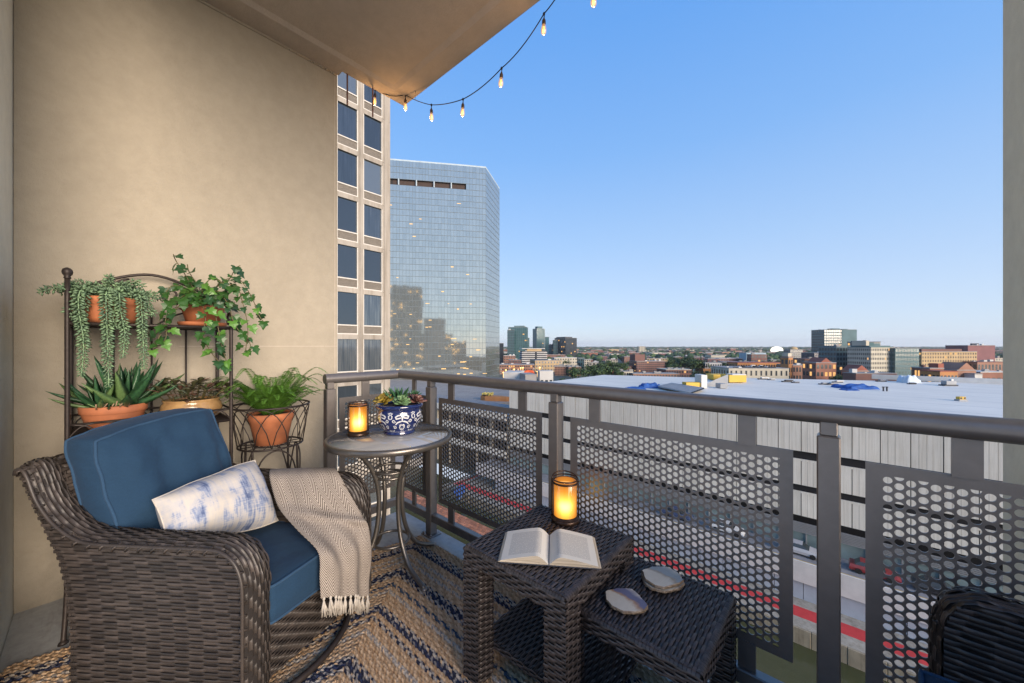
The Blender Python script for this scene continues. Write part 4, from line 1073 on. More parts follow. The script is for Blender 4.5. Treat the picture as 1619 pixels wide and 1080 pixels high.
def pot_mesh(c, prof, mat, parent, name='pot', n=40):
    mb = MB(); mb.lathe(prof, c, n, True, False); return mb.build(name, mat, parent, True)
def soil(c, r, z, parent):
    mb = MB(); mb.grid(lambda a, b: Vector((c[0] + r * b * math.cos(2 * PI * a), c[1] + r * b * math.sin(2 * PI * a), c[2] + z + 0.008 * (1 - b) + 0.003 * noise.noise(Vector((a * 9, b * 5, 1))))), 24, 5, True); mb.build('soil', M_soil, parent, True)
def look(p, d, up=Vector((0, 0, 1)), s=1.0, roll=0.0):
    "matrix that puts +Y along d and +Z towards up"
    y = Vector(d).normalized(); x = y.cross(up)
    if x.length < 1e-4: x = y.orthogonal()
    x.normalize(); z = x.cross(y)
    M = Matrix(((x.x, y.x, z.x, 0), (x.y, y.y, z.y, 0), (x.z, y.z, z.z, 0), (0, 0, 0, 1)))
    return Matrix.Translation(p) @ M @ Matrix.Rotation(roll, 4, 'Y') @ Matrix.Scale(s, 4)
def put_leaf(me, parent, M, name='leaf'):
    return place(name, me, parent, Matrix.Translation(-ORG[parent.name]) @ M)

# burro's tail in a wide terracotta bowl, top shelf
Z1, Z0 = 1.3455, 0.849
def ray_y(px, X): u = (px - 809.5) / 580.0; dx = 0.7507 * u - 0.6606; dy = 0.6606 * u + 0.7507; return X / dx * dy, X / dx
bc1 = Vector((-2.60, ray_y(172, -2.60)[0], Z1 + 0.005))
bp = thing('burros_tail', 'trailing grey green burros tail succulent in a terracotta bowl on the top shelf', 'potted plant', tuple(bc1))
pot_mesh(bc1, [(0.085, 0), (0.105, 0.02), (0.118, 0.07), (0.121, 0.085), (0.127, 0.088), (0.129, 0.118), (0.124, 0.12), (0.117, 0.112)], M_terra, bp); soil(bc1, 0.117, 0.10, bp)
M_burro = leafmat('burro_leaf', (0.145, 0.225, 0.115), (0.11, 0.185, 0.125), 0.55, 0.3, 0.35); M_stemg = leafmat('stem_green', (0.22, 0.27, 0.10))
def burro(path, r0, seed):
    rnd = random.Random(seed); mb = MB(); L = 0; mb.tube(path, 0.0028, 5, tone=0.9)
    for k in range(len(path) - 1):
        a, b = path[k], path[k + 1]; d = (b - a); ln = d.length; d.normalize(); o1 = d.orthogonal().normalized(); o2 = d.cross(o1)
        n = max(1, int(ln / 0.0024))
        for j in range(n):
            f = (k + j / n) / (len(path) - 1); p = a.lerp(b, j / n); L += 1
            ang = L * 2.4 + rnd.uniform(-0.25, 0.25); rr = (o1 * math.cos(ang) + o2 * math.sin(ang))
            sz = r0 * (1.0 if f < 0.75 else 1.0 - 0.45 * (f - 0.75) / 0.25) * rnd.uniform(0.8, 1.15)
            ax = (rr * 0.85 + d * 0.55 + Vector((0, 0, 0.10))).normalized(); sd = ax.cross(rr); sd = sd.normalized() if sd.length > 1e-4 else o2
            up = ax.cross(sd); w = sz * 0.19
            base = p + rr * 0.002; mid = base + ax * sz * 0.55; tip = base + ax * sz
            ids = [mb.V(base), mb.V(mid + sd * w), mb.V(mid + up * w), mb.V(mid - sd * w), mb.V(mid - up * w), mb.V(tip)]
            tn = rnd.random()
            for q in range(4):
                mb.F(ids[0], ids[1 + (q + 1) % 4], ids[1 + q], tone=tn); mb.F(ids[5], ids[1 + q], ids[1 + (q + 1) % 4], tone=tn)
    mb.build('trailing_stem', M_burro, bp, True)
rimz = bc1.z + 0.125
def hang(px, ybot, X, out=0.06, y0=None, seed=0, r0=0.026):
    yy, t = ray_y(px, X); zb = EYE - (ybot - 547) / 580 * t
    top = bc1 + Vector((0.02, (yy - bc1.y) * 0.45, 0.112))
    rim = Vector((X - 0.012, bc1.y + (yy - bc1.y) * 0.9, rimz + 0.012)); 
    drop = Vector((X, yy, rimz - 0.06)); end = Vector((X + 0.004, yy + 0.008, zb)); mid = drop.lerp(end, 0.5) + Vector((0.004, 0.012 * math.sin(seed * 2.1), 0))
    burro(catmull([top, rim, drop, mid, end], 7), r0, seed)
for k, (px, yb, X, r0) in enumerate([(124, 596, -2.44, 0.027), (133, 545, -2.46, 0.025), (168, 612, -2.43, 0.028), (190, 566, -2.44, 0.026), (182, 520, -2.45, 0.025), (224, 584, -2.44, 0.027), (236, 500, -2.47, 0.024), (113, 505, -2.47, 0.026)]):
    hang(px, yb, X, seed=k + 1, r0=r0)
for k in range(26):
    a = k * 2.4; rr = 0.10 * math.sqrt((k + 0.5) / 26); d = Vector((math.cos(a), math.sin(a), 0))
    b = bc1 + d * rr + Vector((0, 0, 0.10)); e = b + d * (0.03 + 0.05 * random.random()) + Vector((0, 0, 0.075 * (1.25 - rr / 0.11) + random.uniform(0.0, 0.035)))
    burro(catmull([b, b.lerp(e, 0.5) + Vector((0, 0, 0.03)), e, e + d * 0.035 + Vector((0, 0, -0.02))], 5), 0.025, 60 + k)

# ivy
def ivy_leaf():
    mb = MB(); out = [(0, -0.02), (0.16, -0.14), (0.40, -0.10), (0.50, 0.10), (0.30, 0.22), (0.44, 0.46), (0.24, 0.56), (0.14, 0.72), (0, 1.0), (-0.14, 0.72), (-0.24, 0.56), (-0.44, 0.46), (-0.30, 0.22), (-0.50, 0.10), (-0.40, -0.10), (-0.16, -0.14)]
    def z(x, y): return 0.16 * abs(x) - 0.22 * y * y * 0.5 + 0.05 * math.sin(6 * y)
    c = [mb.V((0, 0, 0)), mb.V((0, 0.35, z(0, 0.35) - 0.01)), mb.V((0, 0.68, z(0, 0.68) - 0.01))]
    r = [mb.V((x, y, z(x, y))) for x, y in out]; n = len(r)
    hub = lambda k: c[0] if (k <= 2 or k >= 13) else (c[1] if k <= 5 or k >= 10 else c[2])
    for k in range(n):
        q = (k + 1) % n; a, b = hub(k), hub(q)
        if a == b: mb.F(a, r[k], r[q])
        else: mb.F(a, r[k], r[q], b)
    return mb
def ivymat(name, c):
    m = pbr(name, c, rough=0.38, var=0.35, scale=40, spec=0.4); return m
ivy_me = [ivy_leaf().inst('ivy_leaf', ivymat('ivy_green', (0.026, 0.080, 0.015))), ivy_leaf().inst('ivy_leaf', ivymat('ivy_dark', (0.020, 0.062, 0.022))), ivy_leaf().inst('ivy_leaf', ivymat('ivy_light', (0.075, 0.185, 0.03)))]
ic = Vector((-2.60, ray_y(321, -2.60)[0], Z1 + 0.005))
iv = thing('potted_ivy', 'trailing green ivy in a terracotta pot and saucer on the top shelf', 'potted plant', tuple(ic))
pot_mesh(ic, [(0.068, 0.012), (0.088, 0.085), (0.094, 0.088), (0.097, 0.118), (0.092, 0.12), (0.088, 0.112)], M_terra, iv); soil(ic, 0.088, 0.105, iv)
mb = MB(); mb.lathe([(0.085, 0), (0.102, 0.006), (0.106, 0.022), (0.101, 0.022), (0.092, 0.012)], ic, 36); mb.build('saucer', M_terra, iv, True)
M_vine = leafmat('ivy_stem', (0.10, 0.085, 0.035))
nleaf = 0
def vine(path, seed, sp=0.03, s0=0.05, dens=1.0):
    global nleaf
    rnd = random.Random(seed); mb = MB(); mb.tube(path, 0.0022, 5); 
    L = 0; nxt = 0.012; side = 1; 
    for a, b in zip(path, path[1:]):
        d = b - a; l = d.length
        if l < 1e-6: continue
        while nxt <= L + l:
            p = a + d * ((nxt - L) / l); side = -side
            h = d.normalized(); s_ = h.cross(Vector((0, 0, 1))); s_ = s_.normalized() if s_.length > 0.1 else Vector((0, 1, 0))
            out = Vector((0.75, -0.12, 0)) * rnd.uniform(0.3, 1.0) + s_ * side * rnd.uniform(0.4, 1.0) + Vector((0, 0, rnd.uniform(-0.2, 0.25)))
            out.normalize(); pe = p + out * rnd.uniform(0.012, 0.028)
            mb.tube([p, pe], 0.001, 4)
            ld = (out * 0.5 + Vector((0, 0, -0.75)) + h * 0.2 + Vector((rnd.uniform(-0.3, 0.3), rnd.uniform(-0.4, 0.4), rnd.uniform(-0.1, 0.5))))
            upv = Vector((0.85, -0.35, 0.55)) + Vector((rnd.uniform(-0.5, 0.5), rnd.uniform(-0.5, 0.5), rnd.uniform(-0.3, 0.5)))
            put_leaf(rnd.choices(ivy_me, (6, 4, 2))[0], iv, look(pe, ld, upv, s0 * rnd.uniform(0.65, 1.2), rnd.uniform(-0.3, 0.3))); nleaf += 1
            nxt += sp * rnd.uniform(0.7, 1.3) / dens
        L += l
    mb.build('vine', M_vine, iv, True)
def ivp(x, y, X): yy, t = ray_y(x, X); return Vector((X, yy, EYE - (y - 547) / 580 * t))
tp = ic + Vector((0, 0, 0.11))
for k, (pts, sp) in enumerate([
    ([(340, 455, -2.55), (372, 452, -2.5), (384, 480, -2.46), (392, 520, -2.44), (388, 555, -2.43)], 0.032), ([(345, 450, -2.55), (375, 440, -2.5), (398, 470, -2.46), (410, 500, -2.44), (424, 515, -2.43)], 0.034),
    ([(340, 460, -2.5), (360, 480, -2.46), (372, 515, -2.44), (396, 545, -2.43), (386, 560, -2.43)], 0.035), ([(315, 470, -2.5), (325, 500, -2.42), (322, 530, -2.42), (333, 556, -2.42), (352, 578, -2.42)], 0.03), ([(330, 470, -2.5), (342, 505, -2.43), (350, 545, -2.42), (358, 575, -2.42), (345, 580, -2.42)], 0.034),
    ([(300, 465, -2.55), (275, 480, -2.48), (262, 505, -2.46), (262, 535, -2.45), (240, 555, -2.45)], 0.03), ([(300, 470, -2.55), (282, 485, -2.46), (270, 500, -2.45), (258, 520, -2.45), (246, 545, -2.44)], 0.032),
    ([(305, 455, -2.6), (290, 430, -2.6), (278, 412, -2.6), (274, 402, -2.58)], 0.032), ([(315, 455, -2.6), (300, 432, -2.6), (296, 418, -2.58)], 0.03), ([(340, 455, -2.6), (362, 442, -2.58), (372, 425, -2.56), (380, 420, -2.55)], 0.032),
    ([(300, 460, -2.55), (282, 452, -2.5), (268, 455, -2.48), (258, 470, -2.47)], 0.03), ([(320, 460, -2.5), (335, 440, -2.48), (355, 450, -2.46), (372, 460, -2.45)], 0.03)]):
    vine(catmull([tp] + [ivp(*p) for p in pts], 6), 200 + k, sp)
rnd = random.Random(5)
for k in range(62):
    a = rnd.random() * 2 * PI; r = 0.12 * math.sqrt(rnd.random()); p = tp + Vector((r * math.cos(a), r * math.sin(a) * 1.05, 0.015 + 0.095 * (1 - (r / 0.12) ** 1.6) * rnd.uniform(0.4, 1)))
    put_leaf(rnd.choices(ivy_me, (6, 5, 1))[0], iv, look(p, Vector((math.cos(a) + 0.4, math.sin(a), -0.5 + rnd.uniform(-0.3, 0.3))), Vector((0.5, -0.2, 1)) + Vector((rnd.uniform(-0.5, 0.5), rnd.uniform(-0.5, 0.5), 0)), rnd.uniform(0.042, 0.062)))

# aloe in a terracotta bowl, lower shelf
def spike(n=7, w=0.115, keel=0.08, curl=0.18):
    mb = MB(); rows = []
    for k in range(n + 1):
        f = k / n; ww = w * (1 - f) ** 0.75 * (0.75 + 0.5 * min(1, f * 3)); z = curl * f * f
        rows.append([mb.V((-ww, f, z + ww * 0.45)), mb.V((-ww * 0.5, f, z + ww * 0.08)), mb.V((0, f, z)), mb.V((ww * 0.5, f, z + ww * 0.08)), mb.V((ww, f, z + ww * 0.45)), mb.V((0, f, z - keel * (1 - f) ** 0.6))])
    for a, b in zip(rows, rows[1:]):
        for j in range(6): q = (j + 1) % 6; mb.F(a[j], a[q], b[q], b[j])
    return mb
M_aloe = leafmat('aloe_leaf', (0.030, 0.085, 0.032), (0.02, 0.06, 0.035), 0.35, 0.35); M_aloe2 = leafmat('aloe_leaf_light', (0.10, 0.17, 0.06), None, 0.38)
sp_me = spike().inst('aloe_leaf', M_aloe, True); sp_me2 = spike(w=0.14).inst('aloe_leaf', M_aloe2, True)
ac = Vector((-2.585, ray_y(181, -2.585)[0], Z0 + 0.004))
al = thing('potted_aloe', 'spiky dark green aloe in a terracotta bowl on the lower shelf', 'potted plant', tuple(ac))
pot_mesh(ac, [(0.075, 0), (0.094, 0.03), (0.106, 0.075), (0.108, 0.078), (0.113, 0.082), (0.115, 0.112), (0.110, 0.115), (0.103, 0.105)], M_terra, al); soil(ac, 0.104, 0.098, al)
rnd = random.Random(11)
for (dx, dy, n, L) in ((0.0, 0.035, 30, 0.25), (0.01, -0.045, 20, 0.18), (-0.02, 0.07, 12, 0.12), (0.07, -0.02, 9, 0.07)):
    for k in range(n):
        a = k * 2.4; el = 0.15 + 1.25 * (k / n); d = Vector((math.cos(a) * math.cos(el), math.sin(a) * math.cos(el), math.sin(el)))
        b = ac + Vector((dx, dy, 0.10)) + Vector((math.cos(a), math.sin(a), 0)) * 0.018 * (1 - k / n)
        put_leaf(sp_me2 if rnd.random() < 0.18 else sp_me, al, look(b, d, Vector((0, 0, 1)), L * rnd.uniform(0.75, 1.12) * (1.0 if k < n * 0.75 else 0.85)))
M_twig = pbr('dry_flower', (0.30, 0.20, 0.13), rough=0.8)
mb = MB()
for k in range(16):
    p = ac + Vector((0.095 + rnd.uniform(-0.02, 0.02), -0.01 + rnd.uniform(-0.05, 0.05), 0.108)); q = p + Vector((rnd.uniform(0, 0.03), rnd.uniform(-0.02, 0.02), rnd.uniform(0.01, 0.03))); mb.tube([p, q], 0.0025, 5)
mb.build('dry_stem', M_twig, al, True)

# dark leaved succulent in a tan glazed pot
def obovate():
    mb = MB(); n = 7; rows = []
    for k in range(n + 1):
        f = k / n; w = 0.06 + 0.30 * math.sin(PI * min(1, f * 0.95)) ** 0.8 * (0.45 + 0.65 * f) if f < 1 else 0.04; z = 0.05 * math.sin(PI * f) - 0.22 * f * f
        rows.append([mb.V((-w, f, z + 0.10 * w)), mb.V((0, f, z - 0.03)), mb.V((w, f, z + 0.10 * w)), mb.V((0, f, z - 0.07))])
    for a, b in zip(rows, rows[1:]):
        for j in range(4): q = (j + 1) % 4; mb.F(a[j], a[q], b[q], b[j])
    return mb
M_dk = [leafmat('dark_leaf', (0.055, 0.070, 0.028), (0.07, 0.045, 0.03), 0.35), leafmat('bronze_leaf', (0.12, 0.065, 0.045), None, 0.35), leafmat('sage_leaf', (0.11, 0.145, 0.08), None, 0.4)]
ob_me = [obovate().inst('round_leaf', m, True) for m in M_dk]
jc = Vector((-2.60, ray_y(304, -2.60)[0], Z0 + 0.004))
jd = thing('potted_succulent', 'dark bronze leaved succulent in a tan glazed pot on the lower shelf', 'potted plant', tuple(jc))
pot_mesh(jc, [(0.088, 0), (0.118, 0.02), (0.130, 0.055), (0.124, 0.085), (0.115, 0.096), (0.120, 0.104), (0.119, 0.110), (0.109, 0.106)], M_tan, jd); soil(jc, 0.11, 0.095, jd)
rnd = random.Random(21)
for s_ in range(17):
    a = s_ * 2.4; r = 0.105 * math.sqrt((s_ + 0.4) / 17); c = jc + Vector((r * math.cos(a), r * math.sin(a) * 1.05, 0.10)); lean = Vector((math.cos(a), math.sin(a) * 1.2, 0)) * (r / 0.105)
    tip = c + lean * 0.065 + Vector((0, 0, 0.065 + 0.03 * (1 - r / 0.105) + rnd.uniform(-0.02, 0.025)))
    mb = MB(); mb.tube([c, c.lerp(tip, 0.5) + Vector((0, 0, 0.01)), tip], 0.003, 5); mb.build('stem', M_vine, jd, True)
    for k in range(9):
        b = a + k * 2.4; el = 0.05 + 0.11 * k; d = Vector((math.cos(b) * math.cos(el), math.sin(b) * math.cos(el), math.sin(el))) + lean * 0.2
        put_leaf(rnd.choices(ob_me, (6, 3, 2))[0], jd, look(tip - Vector((0, 0, 0.006 * (9 - k) * 0.7)), d, Vector((0, 0, 1)), rnd.uniform(0.036, 0.056)))

# fern in its wire basket stand
fc = Vector((-2.60, ray_y(429, -2.60)[0], 0))
fs = thing('wire_basket_stand', 'round wire basket plant stand on curved legs beside the rack', 'plant stand', tuple(fc))
RB, zb, zr = 0.205, 0.645, 0.885
def wire(pts, r, name, closed=False, n=6):
    mb = MB(); mb.tube(pts, r, n, closed); return mb.build(name, M_iron, fs, True)
circ = lambda r, z, n=48: [fc + Vector((r * math.cos(2 * PI * k / n), r * math.sin(2 * PI * k / n), z)) for k in range(n)]
wire(circ(RB, zr), 0.0055, 'rim', True); wire(circ(0.168, zb), 0.0055, 'base_ring', True); wire(circ(0.09, zb), 0.004, 'base_ring', True)
for k in range(6):
    a = k * PI / 6; wire([fc + Vector((0.168 * math.cos(a), 0.168 * math.sin(a), zb)), fc - Vector((0.168 * math.cos(a), 0.168 * math.sin(a), -zb))], 0.003, 'base_wire')
NW = 12
for k in range(NW):
    a0 = 2 * PI * k / NW; da = 2 * PI / NW * 1.5
    def rb(f): return 0.168 + (RB - 0.168) * f
    pts = []
    for j in range(13):
        f = j / 12; s_ = 2 * f - 1; a = a0 + s_ * da; h = 1 - s_ * s_
        hh = h ** 0.75
        pts.append(fc + Vector((rb(hh) * math.cos(a), rb(hh) * math.sin(a), zb + (zr - zb) * hh * 0.985)))
    wire(pts, 0.0028, 'basket_loop', n=5)
for k in range(4):
    a = k * PI / 2 + 0.7; d = Vector((math.cos(a), math.sin(a), 0))
    wire(catmull([fc + d * 0.16 + Vector((0, 0, zb)), fc + d * 0.165 + Vector((0, 0, 0.45)), fc + d * 0.18 + Vector((0, 0, 0.15)), fc + d * 0.205 + Vector((0, 0, 0.004))], 5), 0.0065, 'leg')
    d2 = Vector((math.cos(a + PI / 2), math.sin(a + PI / 2), 0)); m = (d + d2).normalized()
    wire(catmull([fc + d * 0.172 + Vector((0, 0, 0.40)), fc + (d * 0.11 + m * 0.06) + Vector((0, 0, 0.575)), fc + m * 0.135 + Vector((0, 0, 0.628)), fc + (d2 * 0.11 + m * 0.06) + Vector((0, 0, 0.575)), fc + d2 * 0.172 + Vector((0, 0, 0.40))], 6), 0.0045, 'brace_arch')
fpc = fc + Vector((0, 0, zb + 0.006))
fn = thing('potted_fern', 'bright green fern in a terracotta pot inside the wire basket stand', 'potted plant', tuple(fpc))
pot_mesh(fpc, [(0.085, 0), (0.112, 0.14), (0.117, 0.145), (0.122, 0.185), (0.116, 0.188), (0.110, 0.178)], M_terra, fn); soil(fpc, 0.11, 0.17, fn)
M_fern = leafmat('fern_frond', (0.068, 0.155, 0.020), (0.035, 0.095, 0.012), 0.45, 0.35, 0.25)
rnd = random.Random(31)
for k in range(82):
    a = k * 2.4; inner = k / 82; L = rnd.uniform(0.20, 0.33); up = 0.55 + 0.75 * (1 - inner) * rnd.uniform(0.7, 1.2)
    d = Vector((math.cos(a), math.sin(a), 0))
    if d.x < -0.4: L *= 0.75
    b = fpc + d * 0.045 * rnd.random() + Vector((0, 0, 0.172))
    path = catmull([b, b + d * L * 0.35 + Vector((0, 0, L * 0.50 * up)), b + d * L * 0.72 + Vector((0, 0, L * 0.80 * up)), b + d * L * 1.0 + Vector((0, 0, L * 0.66 * up))], 6)
    mb = MB(); mb.tube(path, [0.0016 * (1 - 0.7 * j / len(path)) for j in range(len(path))], 4, tone=0.4)
    Lp = [0]
    for p, q in zip(path, path[1:]): Lp.append(Lp[-1] + (q - p).length)
    n = int(Lp[-1] / 0.0088); tn = rnd.random()
    for j in range(3, n):
        s_ = Lp[-1] * j / n; i = max(q for q in range(len(Lp) - 1) if Lp[q] <= s_); f = (s_ - Lp[i]) / max(1e-9, Lp[i + 1] - Lp[i]); p = path[i].lerp(path[i + 1], f); h = (path[i + 1] - path[i]).normalized()
        sd = h.cross(Vector((0, 0, 1))).normalized(); nz = sd.cross(h)
        w = 0.042 * math.sin(PI * min(1, 0.12 + 0.88 * j / n)) ** 0.7 * (1.05 - 0.5 * j / n) + 0.003
        for s2 in (1, -1):
            e = p + sd * s2 * w + h * w * 0.25 - nz * w * 0.18 + nz * rnd.uniform(-0.003, 0.003); m = p + (e - p) * 0.5
            i0 = [mb.V(p + h * 0.0004), mb.V(m + h * 0.0038 + nz * 0.001), mb.V(e), mb.V(m - h * 0.0038 + nz * 0.001)]
            mb.F(*i0, tone=min(0.98, max(0.02, tn + rnd.uniform(-0.2, 0.2))))
    mb.build('frond', M_fern, fn)

# blue and white glazed pot of succulents on the bistro table
M_blue = pbr('cobalt_glaze', (0.010, 0.018, 0.085), rough=0.14, var=0.25, scale=10, coat=0.6, spec=0.6); M_white = pbr('white_slip', (0.55, 0.56, 0.58), rough=0.18, var=0.06, coat=0.5)
tc = deck(-0.648, 2.112, 0.749)
tp_ = thing('succulent_pot', 'cobalt blue pot with white scroll painting full of mixed succulents on the bistro table', 'potted plant', tuple(tc))
PP = [(0.085, 0.0), (0.088, 0.008), (0.080, 0.013), (0.100, 0.035), (0.117, 0.065), (0.123, 0.095), (0.120, 0.125), (0.115, 0.138), (0.118, 0.142), (0.131, 0.150), (0.133, 0.160), (0.128, 0.168), (0.119, 0.168), (0.115, 0.155)]
pot_mesh(tc, PP, M_blue, tp_, 'pot', 56); soil(tc, 0.116, 0.15, tp_)
def pr(z): return interp([(z, r) for r, z in PP[2:8]], z)
mb = MB()
def paint(curve, w=0.0035, a0=0.0):
    "a flat painted stroke on the pot's belly: curve holds (arc metres, height) pairs"
    pts = curve; n = len(pts); row = []
    for k, (s_, z) in enumerate(pts):
        a, b = pts[max(k - 1, 0)], pts[min(k + 1, n - 1)]; dx, dz = b[0] - a[0], b[1] - a[1]; l = math.hypot(dx, dz) or 1; nx, nz = -dz / l, dx / l
        ww = w * (0.55 + 0.45 * math.sin(PI * k / max(1, n - 1)))
        for sg in (-1, 1):
            ss, zz = s_ + nx * ww * sg, z + nz * ww * sg; zz = min(0.137, max(0.014, zz)); r = pr(zz) + 0.0007; an = a0 + ss / 0.118
            row.append(mb.V(tc + Vector((r * math.cos(an), r * math.sin(an), zz))))
    for k in range(n - 1): mb.F(row[2 * k], row[2 * k + 1], row[2 * k + 3], row[2 * k + 2])
def spiral(cx, cz, r, turns, sgn, st=0.0, n=18): return [(cx + sgn * r * (1 - 0.75 * k / n) * math.cos(st + turns * 2 * PI * k / n), cz + r * (1 - 0.75 * k / n) * math.sin(st + turns * 2 * PI * k / n)) for k in range(n + 1)]
face = math.atan2(-tc.y, -tc.x)
for m in range(6):
    a0 = face + 0.12 + m * PI / 3
    for s_ in (-1, 1):
        paint([(0, 0.128), (s_ * 0.008, 0.118), (s_ * 0.022, 0.116), (s_ * 0.034, 0.108), (s_ * 0.030, 0.099), (s_ * 0.016, 0.101), (s_ * 0.006, 0.104)], 0.0042, a0)
        paint([(0, 0.085), (s_ * 0.012, 0.083), (s_ * 0.026, 0.077), (s_ * 0.034, 0.066)], 0.0042, a0)
        paint(spiral(s_ * 0.043, 0.086, 0.010, 1.2, s_, PI), 0.0026, a0); paint(spiral(s_ * 0.040, 0.050, 0.010, 1.2, s_, 0.5), 0.0026, a0)
        paint([(s_ * 0.006, 0.060), (s_ * 0.014, 0.050), (s_ * 0.008, 0.038), (0, 0.030)], 0.003, a0); paint([(0, 0.060), (s_ * 0.006, 0.066), (s_ * 0.012, 0.062), (s_ * 0.014, 0.054)], 0.0026, a0)
        paint([(s_ * 0.061, 0.132), (s_ * 0.054, 0.124), (s_ * 0.048, 0.128)], 0.003, a0); paint([(s_ * 0.061, 0.122), (s_ * 0.052, 0.112), (s_ * 0.054, 0.100), (s_ * 0.061, 0.095)], 0.003, a0)
        paint([(s_ * 0.061, 0.028), (s_ * 0.050, 0.026), (s_ * 0.044, 0.034)], 0.003, a0)
    paint([(0, 0.132), (0, 0.120), (0, 0.105), (0, 0.092), (0, 0.082)], 0.0035, a0); paint([(0, 0.046), (0, 0.040), (0, 0.036)], 0.003, a0)
ring = [(k * 0.118 * 2 * PI / 72, 0.0205) for k in range(73)]; paint(ring, 0.0012, 0)
mb.build('painted_scrolls', M_white, tp_)
def rosette(c, n, L, me, tilt, el0, el1, seed):
    rnd = random.Random(seed)
    for k in range(n):
        a = k * 2.4; el = el0 + (el1 - el0) * k / n; d = Vector((math.cos(a) * math.cos(el), math.sin(a) * math.cos(el), math.sin(el))) + Vector(tilt) * 0.5
        put_leaf(me, tp_, look(c + Vector((0, 0, 0.004 * k / n)), d, Vector(tilt) + Vector((0, 0, 1)), L * (1 - 0.45 * k / n) * rnd.uniform(0.9, 1.1)))
eche = [obovate().inst('rosette_leaf', leafmat(n_, c, c2, 0.4, 0.3), True) for n_, c, c2 in (('echeveria_green', (0.17, 0.28, 0.12), (0.12, 0.22, 0.12)), ('sedum_gold', (0.38, 0.24, 0.04), (0.20, 0.22, 0.05)), ('sedum_red', (0.20, 0.075, 0.07), (0.11, 0.09, 0.06)))]
hsp = spike(w=0.11, curl=0.10).inst('rosette_leaf', leafmat('haworthia', (0.035, 0.105, 0.045), None, 0.35), True)
top = tc + Vector((0, 0, 0.162))
F = Vector((math.cos(face), math.sin(face), 0)); S = Vector((-F.y, F.x, 0))
rosette(top + F * 0.01 + S * -0.005, 30, 0.135, hsp, (0, 0, 0.1), 0.5, 1.45, 1)
rosette(top + F * 0.075 + S * 0.012 + Vector((0, 0, 0.016)), 34, 0.062, eche[0], F * 0.9, 0.25, 1.4, 2)
rosette(top + F * 0.035 + S * -0.078 + Vector((0, 0, 0.015)), 28, 0.068, eche[1], F * 0.5 - S * 0.8, 0.3, 1.4, 3); rosette(top + F * -0.02 + S * -0.075 + Vector((0, 0, 0.03)), 20, 0.058, eche[1], -S * 0.8, 0.3, 1.4, 4)
rosette(top + F * 0.04 + S * 0.085 + Vector((0, 0, 0.012)), 28, 0.066, eche[2], F * 0.5 + S * 0.7, 0.35, 1.4, 5); rosette(top + F * -0.03 + S * 0.08 + Vector((0, 0, 0.03)), 22, 0.066, hsp, S * 0.5, 0.4, 1.3, 6)
# ------------------------------------------------------------------ the city beyond: levels below the balcony
ZW, ZQ, ZD, ZG = -32.75, -30.9, -26.3, -31.0      # water, quay, loading deck, street level
def simple(name, c, **kw): return pbr(name, c, **{**dict(rough=0.75, var=0.12, scale=0.4, co='World'), **kw})
def water_mat():
    m, nt, b, out = newmat('river_water')
    co = coords(nt, 'World'); n = noise_(nt, co, 0.05, 5)
    nt.links.new(ramp(nt, n, [(0.3, (0.040, 0.046, 0.018)), (0.7, (0.066, 0.070, 0.030))]), b.inputs['Base Color']); b.inputs['Roughness'].default_value = 0.12
    bump(nt, b, noise_(nt, co, 0.9, 5), 0.25, 0.2); return m
mb = MB(); mb.quad((-400, -30, ZW), (200, -30, ZW), (200, 60, ZW), (-400, 60, ZW)); mb.build('river_water', water_mat(), kind='structure')
M_land = simple('city_ground', (0.085, 0.095, 0.060), scale=0.02, var=0.45, c2=(0.13, 0.11, 0.09))
mb = MB(); mb.quad((-8900, 62, ZG), (8900, 62, ZG), (8900, 12400, ZG), (-8900, 12400, ZG)); mb.quad((-8900, -850, ZG - 0.5), (-95, -850, ZG - 0.5), (-95, 62, ZG - 0.5), (-8900, 62, ZG - 0.5))
mb.build('city_ground', M_land, kind='structure')

def concrete(name, c, sc=0.5):
    m, nt, b, out = newmat(name); co = coords(nt, 'World')
    c1 = ramp(nt, noise_(nt, co, sc, 6, 0.65), [(0.3, scl(c, 0.78)), (0.7, scl(c, 1.12))])
    st = ramp(nt, noise_(nt, coords(nt, 'World', (1.5, 1.5, 0.15)), 1.2, 5, 0.7), [(0.45, (1, 1, 1)), (0.7, (0.5, 0.45, 0.38))])
    nt.links.new(mixc(nt, 0.7, c1, st, 'MULTIPLY'), b.inputs['Base Color']); b.inputs['Roughness'].default_value = 0.85; return m
M_quay = concrete('quay_concrete', (0.36, 0.33, 0.27)); M_quayw = concrete('quay_wall', (0.30, 0.255, 0.18), 0.8)
M_red = simple('red_paint', (0.52, 0.045, 0.045), scale=1.5, var=0.12); M_asph = simple('deck_asphalt', (0.23, 0.23, 0.235), scale=0.8, var=0.25)
M_panelb = simple('pale_blue_panel', (0.36, 0.40, 0.45), scale=0.6); M_whit = simple('white_parapet', (0.60, 0.585, 0.55), scale=0.8, var=0.1); M_yel = simple('yellow_line', (0.55, 0.36, 0.06), scale=2)
mb = MB(); mb.box(-68, 70, 53.2, 64, ZW - 1, ZQ); mb.build('quay', M_quay, kind='structure')
mb = MB()
for k in range(46):
    x = -68 + 3 * k; mb.bbox(x + 0.02, x + 2.98, 53.0 + random.uniform(-0.04, 0.04), 53.4, ZW - 0.5, ZQ - 0.02 + random.uniform(-0.03, 0.02), 0.04)
mb.build('quay_wall', M_quayw, kind='structure')
mb = MB(); mb.box(-66, 70, 55.2, 57.35, ZQ, ZQ + 0.006); mb.box(-66.8, -65.9, 55.2, 63, ZQ, ZQ + 0.008); mb.build('quay_marking', M_red, kind='structure')

